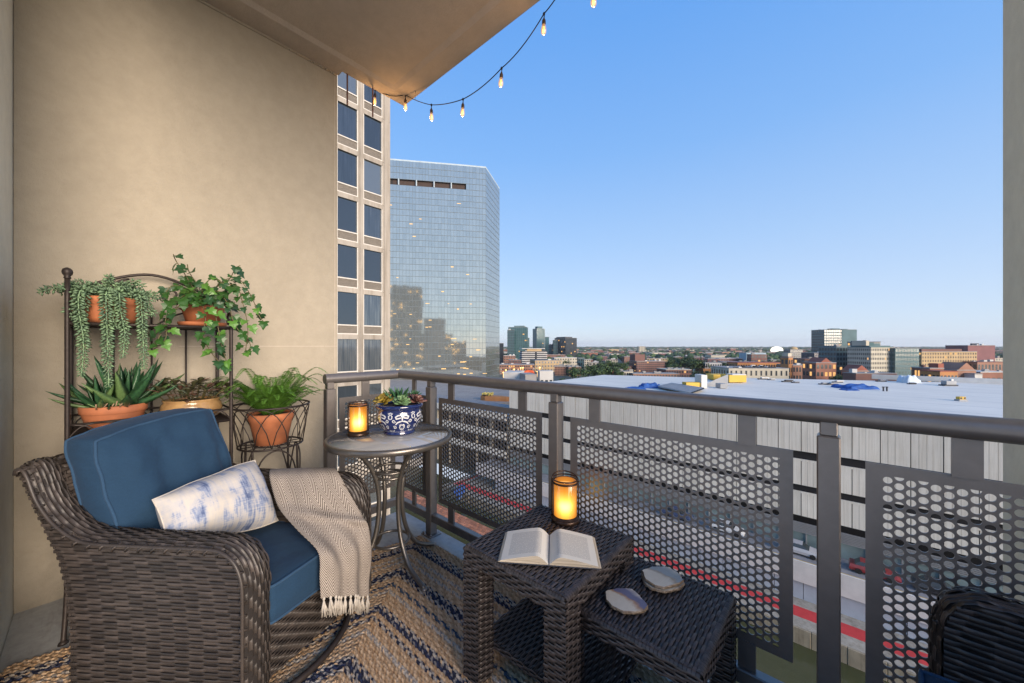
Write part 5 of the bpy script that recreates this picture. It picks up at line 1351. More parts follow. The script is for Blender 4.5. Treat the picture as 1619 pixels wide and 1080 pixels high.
# ------------------------------------------------------------------ long low warehouse with white roof and clad river front
XL, XRt, YF = -57.0, 75.0, 63.9
wh = thing('warehouse', 'huge low warehouse with a white flat roof and grey white clad front along the river', 'warehouse', (0, 80, ZQ))
def part(name, mat, parent, fn, **kw):
    mb = MB(); fn(mb); return mb.build(name, mat, parent, **kw)
M_roof = pbr('membrane_roof', (0.50, 0.505, 0.535), rough=0.7, var=0.08, scale=0.08, co='World', bmp=0.0)
def roofmat():
    m, nt, b, out = newmat('white_membrane'); co = coords(nt, 'World')
    c = ramp(nt, noise_(nt, co, 0.06, 6, 0.6), [(0.3, (0.66, 0.615, 0.53)), (0.7, (0.78, 0.73, 0.63))])
    s = nt.nodes.new('ShaderNodeSeparateXYZ'); nt.links.new(co, s.inputs[0])
    seam = math_(nt, 'LESS_THAN', math_(nt, 'FRACT', math_(nt, 'MULTIPLY', s.outputs['Y'], 0.11)), 0.03)
    st = ramp(nt, noise_(nt, coords(nt, 'World', (0.25, 2.2, 1)), 0.5, 6, 0.7), [(0.55, (1, 1, 1)), (0.75, (0.60, 0.585, 0.57))])
    c = mixc(nt, 0.6, c, st, 'MULTIPLY'); c = mixc(nt, math_(nt, 'MULTIPLY', seam, 0.5), c, (0.25, 0.25, 0.26))
    nt.links.new(c, b.inputs['Base Color']); b.inputs['Roughness'].default_value = 0.7; return m
M_roof = roofmat(); M_dark = simple('dark_recess', (0.018, 0.016, 0.016)); M_clad = simple('cladding', (0.64, 0.61, 0.54), scale=0.25, var=0.06, rough=0.6)
def cladmat(k):
    m, nt, b, out = newmat('cladding'); co = coords(nt, 'World'); c = scl((0.78, 0.725, 0.62), k)
    st = ramp(nt, noise_(nt, coords(nt, 'World', (3.0, 1, 0.12)), 1.4, 5, 0.7), [(0.42, (1, 1, 1)), (0.78, (0.70, 0.66, 0.60))])
    c1 = mixc(nt, 0.8, ramp(nt, noise_(nt, co, 0.3, 5), [(0.3, scl(c, 0.93)), (0.7, scl(c, 1.05))]), st, 'MULTIPLY')
    nt.links.new(c1, b.inputs['Base Color']); b.inputs['Roughness'].default_value = 0.55; return m
M_clads = [cladmat(k) for k in (0.93, 1.0, 1.0, 1.06)]
M_louv = simple('grey_louvre', (0.27, 0.27, 0.265)); M_glz = pbr('deck_glazing', (0.20, 0.26, 0.25), rough=0.15, var=0.3, scale=0.3, co='World', spec=0.8)
ZR_ = EYE - 9.5
roof_poly = [(XL, YF), (XRt, YF), (XRt, 172), (32, 152), (-20, 127.5), (-30, 120), (-57, 110)]
part('roof', M_roof, wh, lambda m: m.prism(roof_poly, ZR_ - 0.8, ZR_))
part('body', M_dark, wh, lambda m: (m.box(XL + 0.4, XRt, YF + 0.9, 118, ZD, ZR_ - 0.8), m.box(XL + 0.4, XRt, 59.4, 110, ZQ, ZD - 0.3)))
part('parapet', M_whit, wh, lambda m: (m.box(-20, 32, 130, 130.1, ZR_, ZR_ + 0.01), m.box(8, XRt, 148.0, 148.6, ZR_, ZR_ + 1.3)))
# three bands of cladding, each of separate sheets with open joints
bands = [(EYE - 14.4, ZR_ + 0.15), (EYE - 19.0, EYE - 15.5), (EYE - 23.2, EYE - 19.9)]
pw_ = 2.55
for bi, (z0, z1) in enumerate(bands):
    mb = MB(); h = z1 - z0
    x = 0.0; ws = [0.62, 0.62, 1.25]
    for w_ in ws: mb.box(x + 0.012, x + w_ - 0.012, -0.14, 0.0, 0, h); x += w_
    mb.box(0, pw_, -0.16, 0.05, h - 0.22, h + 0.02) if bi else mb.box(0, pw_, -0.18, 0.05, h - 0.12, h + 0.02)
    mes = [mb.inst('cladding_panel', m_) for m_ in M_clads]
    for k in range(int((XRt - XL) / pw_)):
        place('cladding_panel', random.choice(mes), wh, Matrix.Translation(Vector((XL + k * pw_ + 0.02, YF + random.uniform(-0.012, 0.012) - 0.02 * bi, z0)) - ORG[wh.name]))
part('recess_back', M_dark, wh, lambda m: m.box(XL, XRt, YF + 0.25, YF + 0.9, EYE - 23.6, ZR_ - 0.85))
part('louvre_band', M_louv, wh, lambda m: [m.box(XL, XRt, YF - 0.05 + 0.0, YF + 0.2, EYE - 25.55 + 0.2 * k, EYE - 25.42 + 0.2 * k) for k in range(7)] and None, kind='stuff')
fr = part('glazing_frame', M_louv, wh, lambda m: [m.box(XL + 3 * k, XL + 3 * k + 0.14, YF + 0.05, YF + 0.3, ZD, EYE - 25.5) for k in range(44)] and None, kind='stuff')
gm = MB(); gm.box(0.14, 2.98, 0.12, 0.18, 0, EYE - 25.5 - ZD); gme = gm.inst('glass_pane', M_glz)
for k in range(44): place('glass_pane', gme, wh, Matrix.Translation(Vector((XL + 3 * k, YF + 0.05, ZD)) - ORG[wh.name]))
part('loading_deck', M_asph, wh, lambda m: m.box(XL - 6, XRt, 59.2, YF + 0.5, ZD - 0.35, ZD - 0.02))
part('deck_line', M_yel, wh, lambda m: m.box(XL - 6, XRt, 59.7, 59.95, ZD - 0.02, ZD - 0.012))
part('deck_parapet', M_whit, wh, lambda m: m.box(XL - 6, XRt, 58.95, 59.25, ZD - 2.35, ZD + 0.25))
bp_ = MB(); bp_.box(0.03, 2.97, 0, 0.15, 0, ZD - 2.35 - ZQ); bme = bp_.inst('wall_panel', M_panelb)
for k in range(44): place('wall_panel', bme, wh, Matrix.Translation(Vector((XL + 3 * k, 59.22 + random.uniform(-0.02, 0.02), ZQ)) - ORG[wh.name]))

# roof clutter
M_tarp = simple('blue_tarp', (0.02, 0.085, 0.30), scale=1.2, var=0.3); M_ylw = simple('yellow_housing', (0.62, 0.40, 0.07), scale=0.4); M_steel = simple('grey_steel', (0.30, 0.31, 0.32)); M_dkm = simple('dark_metal', (0.06, 0.06, 0.065))
def lump(name, label, cat, px, py, w, d, h, mat, D=None, z=ZR_, rough=0.25, n=22):
    c = on_z(px, py, z); mb = MB(); sd = random.random() * 50
    def f(a, b):
        x, y = 2 * a - 1, 2 * b - 1; e = max(0, 1 - max(abs(x), abs(y)) ** 4)
        k = noise.noise(Vector((x * 2 + sd, y * 2, 0))); rr = 1 + 0.18 * noise.noise(Vector((x * 1.5, y * 1.5, sd)))
        q = deck(x * w / 2 * rr, y * d / 2 * rr); return c + q + Vector((0, 0, max(0.0, h * e ** 0.5 * (0.6 + rough * 2 * k)) + 0.01))
    mb.grid(f, n, n); o = mb.build(name, mat, None, True, org=c); o.location = c; tag(o, label, cat); return o
lump('tarp', 'large crumpled blue tarpaulin on the white warehouse roof', 'tarpaulin', 1352, 614, 6.5, 5, 1.25, M_tarp); lump('tarp', 'small blue tarpaulin spread in front of the large crumpled one', 'tarpaulin', 1343, 617, 3.0, 2.0, 0.35, M_tarp)
lump('tarp', 'blue tarpaulin heap near the grey ribbed roof', 'tarpaulin', 1027, 613, 4.5, 3, 1.5, M_tarp); lump('tarp', 'flat blue tarpaulin scrap left of the blue heap', 'tarpaulin', 1005, 615, 4, 2.5, 0.6, M_tarp)
lump('tarp', 'pale sheeted mound at the far edge of the white roof', 'tarpaulin', 1436, 605, 3.8, 3, 2.6, simple('pale_sheet', (0.50, 0.58, 0.66)))
def boxes(name, label, cat, px, py, bx, mats, z=ZR_):
    c = on_z(px, py, z); t = thing(name, label, cat, tuple(c))
    for k, (nm, x0, x1, y0, y1, z0, z1, m) in enumerate(bx):
        mb = MB(); M = Matrix.Translation(c) @ Matrix.Rotation(R(41.35), 4, 'Z'); mb.bbox(x0, x1, y0, y1, z0, z1, min(0.03, (z1 - z0) * 0.3), M); mb.build(nm, mats[m], t)
    return t
mm = [M_steel, M_dkm, M_ylw, simple('brick_red', (0.30, 0.10, 0.065)), M_whit]
boxes('roof_vent', 'small copper topped vent box near the right end of the white roof', 'roof vent', 1519, 634, [('base', -0.75, 0.75, -0.4, 0.4, 0, 0.28, 0), ('housing', -0.55, 0.55, -0.3, 0.3, 0.28, 0.75, 2), ('slot', -0.48, -0.12, -0.315, -0.29, 0.38, 0.66, 1), ('slot', 0.12, 0.48, -0.315, -0.29, 0.38, 0.66, 1)], mm)
boxes('roof_unit', 'grey rooftop unit with dark skid beside the brick house', 'roof unit', 1499, 610, [('skid', -1.6, 1.6, -0.7, 0.7, 0, 0.3, 1), ('housing', -1.1, 1.3, -0.6, 0.6, 0.3, 1.2, 0), ('fan', 0.4, 1.0, -0.3, 0.3, 1.2, 1.6, 4)], mm)
for (px, py, lab) in ((1245, 604, 'grey pipe stack and pallet left of the other debris on the roof'), (1258, 605.5, 'dark pallet pile with a blue lid on the roof'), (1303, 608, 'low grey timber pile in the middle of the roof'), (1316, 608.5, 'long grey duct end lying on the roof'), (1325, 605, 'dark rooftop fan unit above the blue tarpaulin'), (1207, 600, 'small dark vent by the yellow housing'), (1220, 601, 'thin bent pipe on the roof by the yellow housing'), (1394, 603.5, 'dark timber stack at the far roof edge'), (1442, 607.5, 'flat black mat in front of the pale sheeted mound')):
    s = random.uniform(0.7, 1.2)
    boxes('roof_debris', lab, 'debris', px, py, [('lower', -1.3 * s, 0.9 * s, -0.4, 0.4, 0, 0.25 * s, 1), ('upper', -0.5 * s, 1.3 * s, -0.2, 0.5, 0.25 * s, 0.5 * s, random.choice((0, 1, 4)))], mm)
for px, py, lab in ((1396.5, 618.5, 'thin roof pipe, left of a pair'), (1402, 618.5, 'thin roof pipe, right of a pair')):
    c = on_z(px, py, ZR_); mb = MB(); mb.lathe([(0.14, 0), (0.14, 0.75), (0.22, 0.78), (0.22, 0.95)], c, 10); o = mb.build('vent_pipe', M_dkm, None, org=c); o.location = c; tag(o, lab, 'vent pipe')
# curved end of the monitor roof, yellow housings, ribbed roof
c = on_z(1150, 604, ZR_ + 1); t = thing('roof_monitor', 'curved grey roof monitor with yellow housings at the end of the white roof', 'roof monitor', tuple(c))
def curved(m):
    n = 14; P = []
    for side in (-0.0, 1.0):
        row = []
        for k in range(n + 1):
            a = PI / 2 * k / n; row.append(m.V(site(1117 + 10 * side + (34 - 10 * side) * math.sin(a), 608 - (16 - 1 * side) * (math.sin(a)) ** 0.8 + (-2 if side else 0) , 86 + 5 * side)))
        P.append(row)
    for k in range(n): m.F(P[0][k], P[0][k + 1], P[1][k + 1], P[1][k])
    base = [m.V(site(1117 + 34 * math.sin(PI / 2 * k / n), 611, 86)) for k in range(n + 1)]
    for k in range(n): m.F(base[k], base[k + 1], P[0][k + 1], P[0][k])
part('curved_end', M_steel, t, curved); 
def wbox(px0, px1, py0, py1, D, d): 
    def f(m):
        a, b = site(px0, py1, D), site(px1, py1, D); zt = site(px0, py0, D).z; off = deck(0, d); lo = a.z
        P = [(a.x, a.y), (b.x, b.y), (b.x + off.x, b.y + off.y), (a.x + off.x, a.y + off.y)]; m.prism(P, lo, zt)
    return f
part('housing', M_ylw, t, wbox(1153, 1180, 593, 604.5, 94, 4)); part('housing', M_ylw, t, wbox(1128, 1150, 592.5, 600.5, 101, 4)); part('cap', M_whit, t, wbox(1158, 1180, 592, 593.2, 93.9, 3)); part('end_post', M_whit, t, wbox(1109, 1118, 593, 614, 82, 3)); part('low_wall', M_ylw, t, wbox(1085, 1110, 605, 614, 82.3, 2)); part('duct', M_steel, t, wbox(1139, 1150, 607, 614, 81.5, 2))
c = on_z(1060, 618, ZR_ - 2); t = thing('ribbed_roof', 'grey ribbed metal lean-to roof in front of the curved monitor', 'roof', tuple(c))
def ribs(m):
    for k in range(11):
        f0, f1 = k / 11, (k + 0.72) / 11
        def P(f, g):
            y = 612 - 5 * f + (11 - 3 * f) * g; return site(1040 + 22 * f + 52 * g, y, 0.955 * 5510 / (y - 547))
        a, b, c_, d = P(f0, 0), P(f1, 0), P(f1, 1), P(f0, 1); up = Vector((0, 0, 0.3))
        m.quad(a + up, b + up, c_ + up, d + up); m.quad(a, d, d + up, a + up); m.quad(b, c_, c_ + up, b + up)
    m.quad(P(0, 0), P(1, 0), P(1, 1), P(0, 1))
part('ribbed_sheet', M_steel, t, ribs, kind='stuff')

# ------------------------------------------------------------------ buildings
def winmat(name, c, rough=0.15): return pbr(name, c, rough=rough, var=0.4, scale=0.15, co='World', spec=0.9)
M_win = winmat('window_dark', (0.035, 0.042, 0.048)); M_wint = winmat('window_teal', (0.035, 0.085, 0.09)); M_lit = emit('lit_window', (1.0, 0.55, 0.2), 0.55); M_lit2 = emit('lit_lamp', (1.0, 0.55, 0.18), 2.4)
for m_ in (M_lit, M_lit2): m_.cycles.emission_sampling = 'NONE'
WM = {}
def wall(c, tag_):
    if tag_ not in WM: WM[tag_] = pbr(tag_, c, rough=0.8, var=0.18, scale=0.12, co='World')
    return WM[tag_]
for nm, c in dict(brick=(0.235, 0.105, 0.07), brick2=(0.29, 0.15, 0.10), brick3=(0.17, 0.085, 0.07), maroon=(0.20, 0.085, 0.085), tan=(0.42, 0.30, 0.16), cream=(0.46, 0.42, 0.33), grey=(0.24, 0.235, 0.22), pale=(0.50, 0.49, 0.47), teal=(0.055, 0.115, 0.125), teal2=(0.09, 0.15, 0.16), black=(0.014, 0.018, 0.026), purple=(0.085, 0.08, 0.10), blue=(0.30, 0.40, 0.46), roofred=(0.27, 0.085, 0.055), orange=(0.42, 0.19, 0.07), roofgrey=(0.27, 0.26, 0.25)).items(): wall(c, nm)
def frame_at(px, D, rz): 
    c = deck((px - 809.5) / 580 * D, D, 0); return Matrix.Translation(c) @ Matrix.Rotation(R(41.35 + rz), 4, 'Z')
def building(name, label, pl, pr_, ytop, D, wm, rows, cols, win=None, rz=0.0, dep=None, group=None, lit=0.022, zb=ZG, roof='roofgrey', ww=0.6, wh_=0.55, par=0.5, extra=None, seed=0, sidecols=None, cat='building'):
    rnd = random.Random(seed + int(pl * 7)); Wd = (pr_ - pl) / 580 * D; dep = dep or Wd * 0.7
    cz, sz = math.cos(R(rz)), abs(math.sin(R(rz))); w = max(2.0, (Wd - dep * sz) / cz)
    H = EYE + (547 - ytop) / 580 * D - zb
    M = frame_at((pl + pr_) / 2, D, rz); c = M.translation; c.z = zb
    t = thing(name, label, cat, tuple(c), group); T = Matrix.Translation(Vector((0, 0, zb)))@M
    mb = MB(); T = M.copy(); mb.box(-w / 2, w / 2, 0, dep, 0, H, M=T); mb.build('wall', WM[wm], t)
    mb = MB(); mb.box(-w / 2 - 0.15, w / 2 + 0.15, -0.15, dep + 0.15, H, H + par, M=T); mb.build('roof', WM[roof], t)
    if par and zb == ZG and w > 12 and roof in ('roofgrey', 'grey', 'brick3', 'pale', 'black', 'cream'):
        mb = MB()
        for q in range(rnd.randint(2, 6)):
            x, y, s_ = rnd.uniform(-0.42, 0.42) * w, rnd.uniform(0.1, 0.85) * dep, rnd.uniform(0.6, 1.8); mb.box(x - s_, x + s_, y - s_ * 0.7, y + s_ * 0.7, H + par, H + par + s_ * rnd.uniform(0.6, 1.5), M=T)
        mb.build('roof_plant', WM[rnd.choice(('grey', 'pale', 'roofgrey'))], t, kind='stuff')
    if rows:
        mb = MB(); ml = MB(); fh = H / rows
        faces = [(cols, w, lambda x: Vector((x, -0.06, 0)), lambda: 0)]
        sc_ = sidecols if sidecols is not None else max(1, int(cols * dep / w))
        for face in range(3):
            n, L = (cols, w) if face == 0 else (sc_, dep)
            for r in range(rows):
                for k in range(n):
                    a0 = (k + 0.5 - ww / 2) / n * L; a1 = (k + 0.5 + ww / 2) / n * L; z0 = (r + 0.5 - wh_ / 2) * fh; z1 = z0 + wh_ * fh
                    m = ml if rnd.random() < lit else mb
                    if face == 0: P = [(-w / 2 + a0, -0.06), (-w / 2 + a1, -0.06)]
                    elif face == 1: P = [(w / 2 + 0.06, a0), (w / 2 + 0.06, a1)]
                    else: P = [(-w / 2 - 0.06, a1), (-w / 2 - 0.06, a0)]
                    q = [T @ Vector((P[0][0], P[0][1], z0)), T @ Vector((P[1][0], P[1][1], z0)), T @ Vector((P[1][0], P[1][1], z1)), T @ Vector((P[0][0], P[0][1], z1))]
                    m.quad(*q)
        if mb.f: mb.build('windows', win or M_win, t, kind='stuff')
        if ml.f: ml.build('lit_windows', M_lit, t, kind='stuff')
    if extra: extra(t, T, w, dep, H)
    return t
def ebox(nm, x0, x1, y0, y1, z0, z1, mat): 
    def f(t, T, w, d, H):
        mb = MB(); mb.box(x0 * w, x1 * w, y0 * d, y1 * d, H + z0, H + z1, M=T); mb.build(nm, WM[mat], t)
    return f
def gable(t, T, w, d, H, rm='roofred'):
    mb = MB(); h = w * 0.42
    P = [T @ Vector(v) for v in ((-w / 2, 0, H), (w / 2, 0, H), (0, 0, H + h), (-w / 2, d, H), (w / 2, d, H), (0, d, H + h))]; i = [mb.V(p) for p in P]
    mb.F(i[0], i[1], i[2]); mb.F(i[4], i[3], i[5]); mb.F(i[0], i[2], i[5], i[3]); mb.F(i[1], i[4], i[5], i[2]); mb.build('gable_roof', WM[rm], t)
multi = lambda *fs: (lambda t, T, w, d, H: [f(t, T, w, d, H) for f in fs])
def slabs(t, T, w, d, H):
    n = 9
    for k in range(n):
        mb = MB(); z = H * (k + 0.2) / n; mb.box(-w / 2 - 0.8, w / 2 + 0.8, -0.8, d * 0.9, z, z + H / n * 0.42, M=T); mb.build('balcony_band', WM['pale'], t)
    mb = MB(); mb.box(w * 0.02, w * 0.09, -0.9, 0.2, 0, H, M=T); mb.build('stair_shaft', WM['black'], t)
    mb = MB(); mb.box(-w / 2 - 0.6, w / 2 - w * 0.06, -0.5, d, H + 3.8, H + 4.6, M=T); mb.build('roof_canopy', WM['pale'], t); mb = MB(); mb.box(-w * 0.3, w * 0.3, 1, d * 0.8, H, H + 3.8, M=T); mb.build('penthouse', WM['tan'], t)
B = building
B('office_tower', 'stepped teal glass tower left of the striped block, the leftmost tower on the skyline', 802, 834, 517.5, 760, 'teal', 22, 9, M_wint, -8, extra=multi(ebox('crown', -0.2, 0.35, 0.2, 0.8, 0, 3.5, 'teal2')), ww=0.8, wh_=0.7)
B('office_tower', 'lower dark teal shoulder tower against the leftmost tower', 801.5, 813, 522, 740, 'teal', 20, 4, M_win, -8, ww=0.8)
B('office_tower', 'slim teal tower between the leftmost tower and the black building', 845.5, 864.5, 520, 900, 'teal2', 26, 6, M_wint, 25, extra=multi(ebox('crown', -0.3, 0.3, 0.2, 0.8, 0, 6, 'teal2')), ww=0.8, wh_=0.7)
B('office_tower', 'narrow low teal annex right of the slim tower', 862, 868, 533, 905, 'teal', 16, 2, M_wint)
B('office_tower', 'small teal slab just right of the leftmost tower', 832, 837, 534.5, 800, 'teal2', 14, 2, M_wint)
B('office_block', 'black glass office block with warm reflections, right of the teal towers', 886, 920, 534.5, 820, 'black', 14, 9, M_win, 30, dep=40, lit=0.03, extra=ebox('crown', -0.45, 0.2, 0.1, 0.9, 0, 2.5, 'black'), ww=0.85, wh_=0.75)
B('office_block', 'dark teal wing with a pale fin joined to the black office block', 875, 890, 538, 835, 'teal', 13, 4, M_win, ww=0.8)
B('apartment_block', 'white striped mid-rise block with dark balcony bands', 824, 866, 556, 520, 'black', 0, 0, None, 8, extra=slabs, dep=22)
B('office_block', 'dark green low block between the slim tower and the black block', 867, 876, 545, 850, 'teal', 8, 3)
B('housing_block', 'dark red brick housing block with a taller stair tower among trees', 1003, 1055, 571.5, 425, 'brick3', 6, 14, None, 10, dep=18, extra=ebox('stair_tower', -0.5, -0.15, 0.2, 0.9, 0, 8.0, 'brick3'))
B('office_tower', 'dark teal tower with a plain blue green right wing, the tallest on the right skyline', 1303, 1354, 521.5, 600, 'teal', 13, 14, M_win, 0, dep=26, lit=0.03, extra=multi(lambda t, T, w, d, H: part('plain_wing', WM['teal2'], t, lambda m: m.box(0.04 * w, w / 2 + 0.2, -0.4, d, 0, H + 0.2, M=T)), ebox('plant_room', -0.15, 0.07, 0.2, 0.6, 0, 2.4, 'teal'), ebox('plant_room', 0.2, 0.32, 0.2, 0.6, 0, 1.6, 'teal')), ww=0.85, wh_=0.7)
B('apartment_block', 'green glass stepped apartment block with lit balconies beneath the tallest right tower', 1322, 1376, 549, 345, 'teal2', 7, 11, M_win, 0, dep=20, lit=0.03, ww=0.75, wh_=0.6, extra=multi(ebox('roof_terrace', -0.45, 0.1, 0.1, 0.8, 0, 1.4, 'teal')))
B('apartment_block', 'dark flat topped penthouse block behind the cream apartments', 1360, 1392, 541, 360, 'grey', 9, 7, M_win, 0, lit=0.12, roof='black')
B('apartment_block', 'cream and green glass apartment block with rows of windows, left of the tan block', 1373, 1416, 549.5, 315, 'cream', 8, 13, M_win, 6, dep=20, lit=0.025, roof='teal2', ww=0.5, wh_=0.5, extra=multi(ebox('glass_crown', -0.45, 0.5, 0.1, 0.9, 0, 1.6, 'teal2'), ebox('plant_room', -0.5, -0.36, 0.2, 0.8, 1.6, 6.0, 'cream'), ebox('plant_room', -0.36, -0.08, 0.25, 0.8, 1.6, 4.4, 'teal'), ebox('plant_room', -0.08, 0.25, 0.3, 0.8, 1.6, 3.6, 'teal2')))
B('apartment_block', 'teal glass fronted half of the cream apartment block, facing the tan block', 1415, 1453, 551, 312, 'teal2', 8, 8, M_wint, 0, dep=20, lit=0.025, ww=0.7, wh_=0.62)
B('apartment_block', 'long tan apartment block with small dark windows and a brown roof storey', 1452, 1550, 556.5, 340, 'tan', 8, 22, M_win, 4, dep=22, lit=0.025, ww=0.4, wh_=0.5, extra=ebox('roof_storey', -0.45, 0.28, 0.1, 0.9, 0, 2.6, 'brick3'))
B('office_block', 'windowless maroon block with chimneys at the right end of the skyline', 1530, 1573, 546.5, 480, 'maroon', 0, 0, None, 0, extra=multi(*[ebox('chimney', 0.02 + 0.07 * k, 0.06 + 0.07 * k, 0.4, 0.5, 0, 3.0, 'purple') for k in range(4)]))
B('office_block', 'dark purple grey office block left of the red brick warehouse', 1287, 1324, 558.5, 460, 'purple', 9, 12, M_win, 0, ww=0.7)
B('brick_warehouse', 'red brick building with four lit windows at the far edge of the white roof', 1290, 1322, 574, 300, 'brick', 3, 5, M_win, 0, lit=0.3, dep=14, extra=lambda t, T, w, d, H: gable(t, T, w * 0.6, d, H))
B('gabled_house', 'red gable roofed house in front of the cream apartments', 1351, 1374, 587, 290, 'brick2', 1, 3, M_win, 0, lit=0.3, dep=12, extra=lambda t, T, w, d, H: gable(t, T, w, d, H))
B('industrial_block', 'long grey brown shed behind the far roof edge', 1353, 1418, 591, 250, 'brick3', 0, 0, None, 0, dep=10)
B('industrial_block', 'long low cream industrial building with dark square windows behind the yellow housings', 1152, 1247, 583, 290, 'cream', 2, 12, M_win, -4, dep=30, lit=0.05, ww=0.35, extra=lambda t, T, w, d, H: [part('roof_truss', WM['black'], t, lambda m, k=k: m.box(-w * 0.35 + k * 3.0, -w * 0.35 + k * 3.0 + 1.6, 4, 7, H, H + random.uniform(0.8, 2.2), M=T)) for k in range(11)])
B('clock_tower', 'orange brick tower with a cream belfry beside the long cream building', 1243, 1257, 566, 330, 'orange', 3, 2, M_win, 20, dep=7, extra=multi(ebox('belfry', -0.4, 0.4, 0.1, 0.9, 0, 4.2, 'cream'), ebox('cornice', -0.55, 0.55, -0.05, 1.05, 0.6, 1.2, 'brick')))
B('brick_warehouse', 'long orange brown brick factory behind the long cream building', 1166, 1246, 574, 360, 'orange', 2, 20, M_win, 0, dep=18, roof='roofred')
B('brick_warehouse', 'grey roofed brick sheds between the orange tower and the red brick building', 1253, 1291, 578, 330, 'brick2', 2, 8, M_win, 0, dep=20)
B('office_block', 'domed tan office block behind the orange tower', 1249, 1269, 553, 540, 'grey', 6, 7, M_win, 0, extra=lambda t, T, w, d, H: part('dome', WM['tan'], t, lambda m: m.lathe([(6.0, H), (5.8, H + 1.8), (4.5, H + 3.6), (2.0, H + 4.6)], (T @ Vector((0, d / 2, 0))), 20), smooth=True))
B('industrial_block', 'pale blue box shaped hall behind the brick rows', 1180, 1211, 558, 620, 'blue', 0, 0, None, 0, dep=20)
B('industrial_block', 'beige slab with a ribbed front left of the pale blue hall', 1124, 1146, 562, 640, 'cream', 1, 9, M_win, 0, dep=20)
B('industrial_block', 'white columned low building left of the long cream building', 1115, 1141, 574, 420, 'pale', 2, 7, M_win, 0, dep=16, extra=lambda t, T, w, d, H: part('brick_base', WM['orange'], t, lambda m: m.box(-w * 0.7, w * 0.6, -3, d, 0, H * 0.5, M=T)))
B('apartment_tower', 'pale beige tower block far off near the horizon', 1010, 1020, 548, 1300, 'cream', 8, 4, M_win)
dm = thing('dome_hall', 'glowing white domed hall near the horizon', 'building', tuple(deck((1228 - 809.5) / 580 * 1500, 1500, ZG)))
M_domeglow = emit('dome_self_glow', (1.0, 0.93, 0.82), 0.9); part('dome', M_domeglow, dm, lambda m: m.lathe([(22, 0), (21.5, 16), (18, 24), (11, 28), (3, 29.5)], (ORG[dm.name].x, ORG[dm.name].y, ZG), 20), smooth=True)  # brightness put into the dome as emission; no floodlights stand around it
B('brick_church', 'red brick turreted house with lit windows right of the pale sheeted mound', 1470, 1492, 583, 215, 'brick', 3, 5, M_win, 0, lit=0.15, dep=10, extra=multi(ebox('turret', 0.1, 0.5, 0, 0.5, 0, 3.0, 'roofred'), ebox('chimney', -0.4, -0.25, 0.4, 0.55, 0, 2.0, 'brick3')))
B('brick_house', 'orange brick house with dark windows beside the turreted one', 1486, 1514, 588, 205, 'orange', 2, 5, M_win, 0, lit=0.1, dep=10, roof='roofred')
B('gabled_house', 'large plain brown gable wall right of the turreted house', 1513, 1543, 586, 220, 'brick2', 1, 3, M_win, 0, dep=12, extra=lambda t, T, w, d, H: gable(t, T, w, d, H, 'brick2'))
B('white_annex', 'small white shed at the foot of the brown gable', 1541, 1553, 592, 215, 'pale', 1, 2, M_win, 0, dep=6)
B('brick_warehouse', 'low brown brick sheds with white roofs next to the column', 1550, 1600, 589, 235, 'brick', 1, 6, M_win, 0, dep=14, roof='pale')
B('brick_warehouse', 'stack of brick terraces under the maroon block', 1545, 1600, 573, 330, 'brick2', 2, 10, M_win, 0, dep=18, roof='brick3', lit=0.05)
B('brick_block', 'pinkish brick flats left of the park trees', 875, 898, 580, 400, 'brick2', 5, 8, M_win, -10, dep=16)
B('brick_block', 'brick flats with a dark stair slot beside the pinkish flats', 897, 921, 580.5, 395, 'brick2', 5, 7, M_win, 10, dep=16)
B('brick_block', 'low pink brick terrace in front of the dark red housing block', 1001, 1074, 591.5, 330, 'brick2', 2, 16, M_win, 0, dep=14)
B('brick_block', 'brown flat roofed building with a white roof left of the tree clump', 1053, 1093, 585, 370, 'brick3', 2, 10, M_win, 0, dep=24, roof='cream')
B('stone_block', 'beige stone building at the right edge of the park trees', 979, 1001, 588, 340, 'cream', 2, 6, M_win, 0, dep=10)
B('tower_block', 'cream tower block above the park trees', 924, 934, 569, 480, 'cream', 6, 3, M_win, 0, dep=10)
B('office_block', 'grey steel box beside the cream tower block', 914, 925, 566.5, 500, 'teal', 3, 3, M_win, 0, dep=10)
B('brick_block', 'low grey roofed building left of the striped block', 790, 845, 577, 420, 'brick2', 3, 16, M_win, 0, dep=20, lit=0.1)
def mirrored(x, y, w, dp, h, label, wm, seed, lit=0.12):
    rnd = random.Random(seed); c = deck(x, y, ZG); M = Matrix.Translation((c.x, c.y, 0)) @ Matrix.Rotation(R(41.35 + 180), 4, 'Z'); t = thing('apartment_tower', label, 'building', tuple(c)); H = h - ZG
    mb = MB(); mb.box(-w / 2, w / 2, 0, dp, ZG, h, M=M); mb.build('wall', WM[wm], t); a = MB(); b = MB(); rows = int(H / 3.3); n = int(w / 3.2)
    for r in range(rows):
        for k in range(n):
            z = ZG + H * (r + 0.25) / rows; xx = -w / 2 + w * (k + 0.2) / n; m = b if rnd.random() < lit else a
            m.quad(*[M @ Vector(v) for v in ((xx, -0.06, z), (xx + 2.0, -0.06, z), (xx + 2.0, -0.06, z + 1.9), (xx, -0.06, z + 1.9))])
    a.build('windows', M_win, t, kind='stuff'); b.build('lit_windows', M_lit2, t, kind='stuff')
mirrored(-40, -130, 46, 25, 88, 'tall grey apartment tower behind the viewer, mirrored in the glass skyscraper', 'teal', 1, 0.05); mirrored(8, -150, 44, 20, 20, 'mid-rise tan block behind the viewer, mirrored in the glass skyscraper', 'teal', 2, 0.09); mirrored(52, -160, 38, 20, 8, 'low teal block behind the viewer, mirrored in the glass skyscraper', 'black', 3, 0.1)
B('office_block', 'dark low block at the foot of the glass skyscraper', 787, 796, 543, 560, 'black', 8, 4, M_win, 0, lit=0.2)

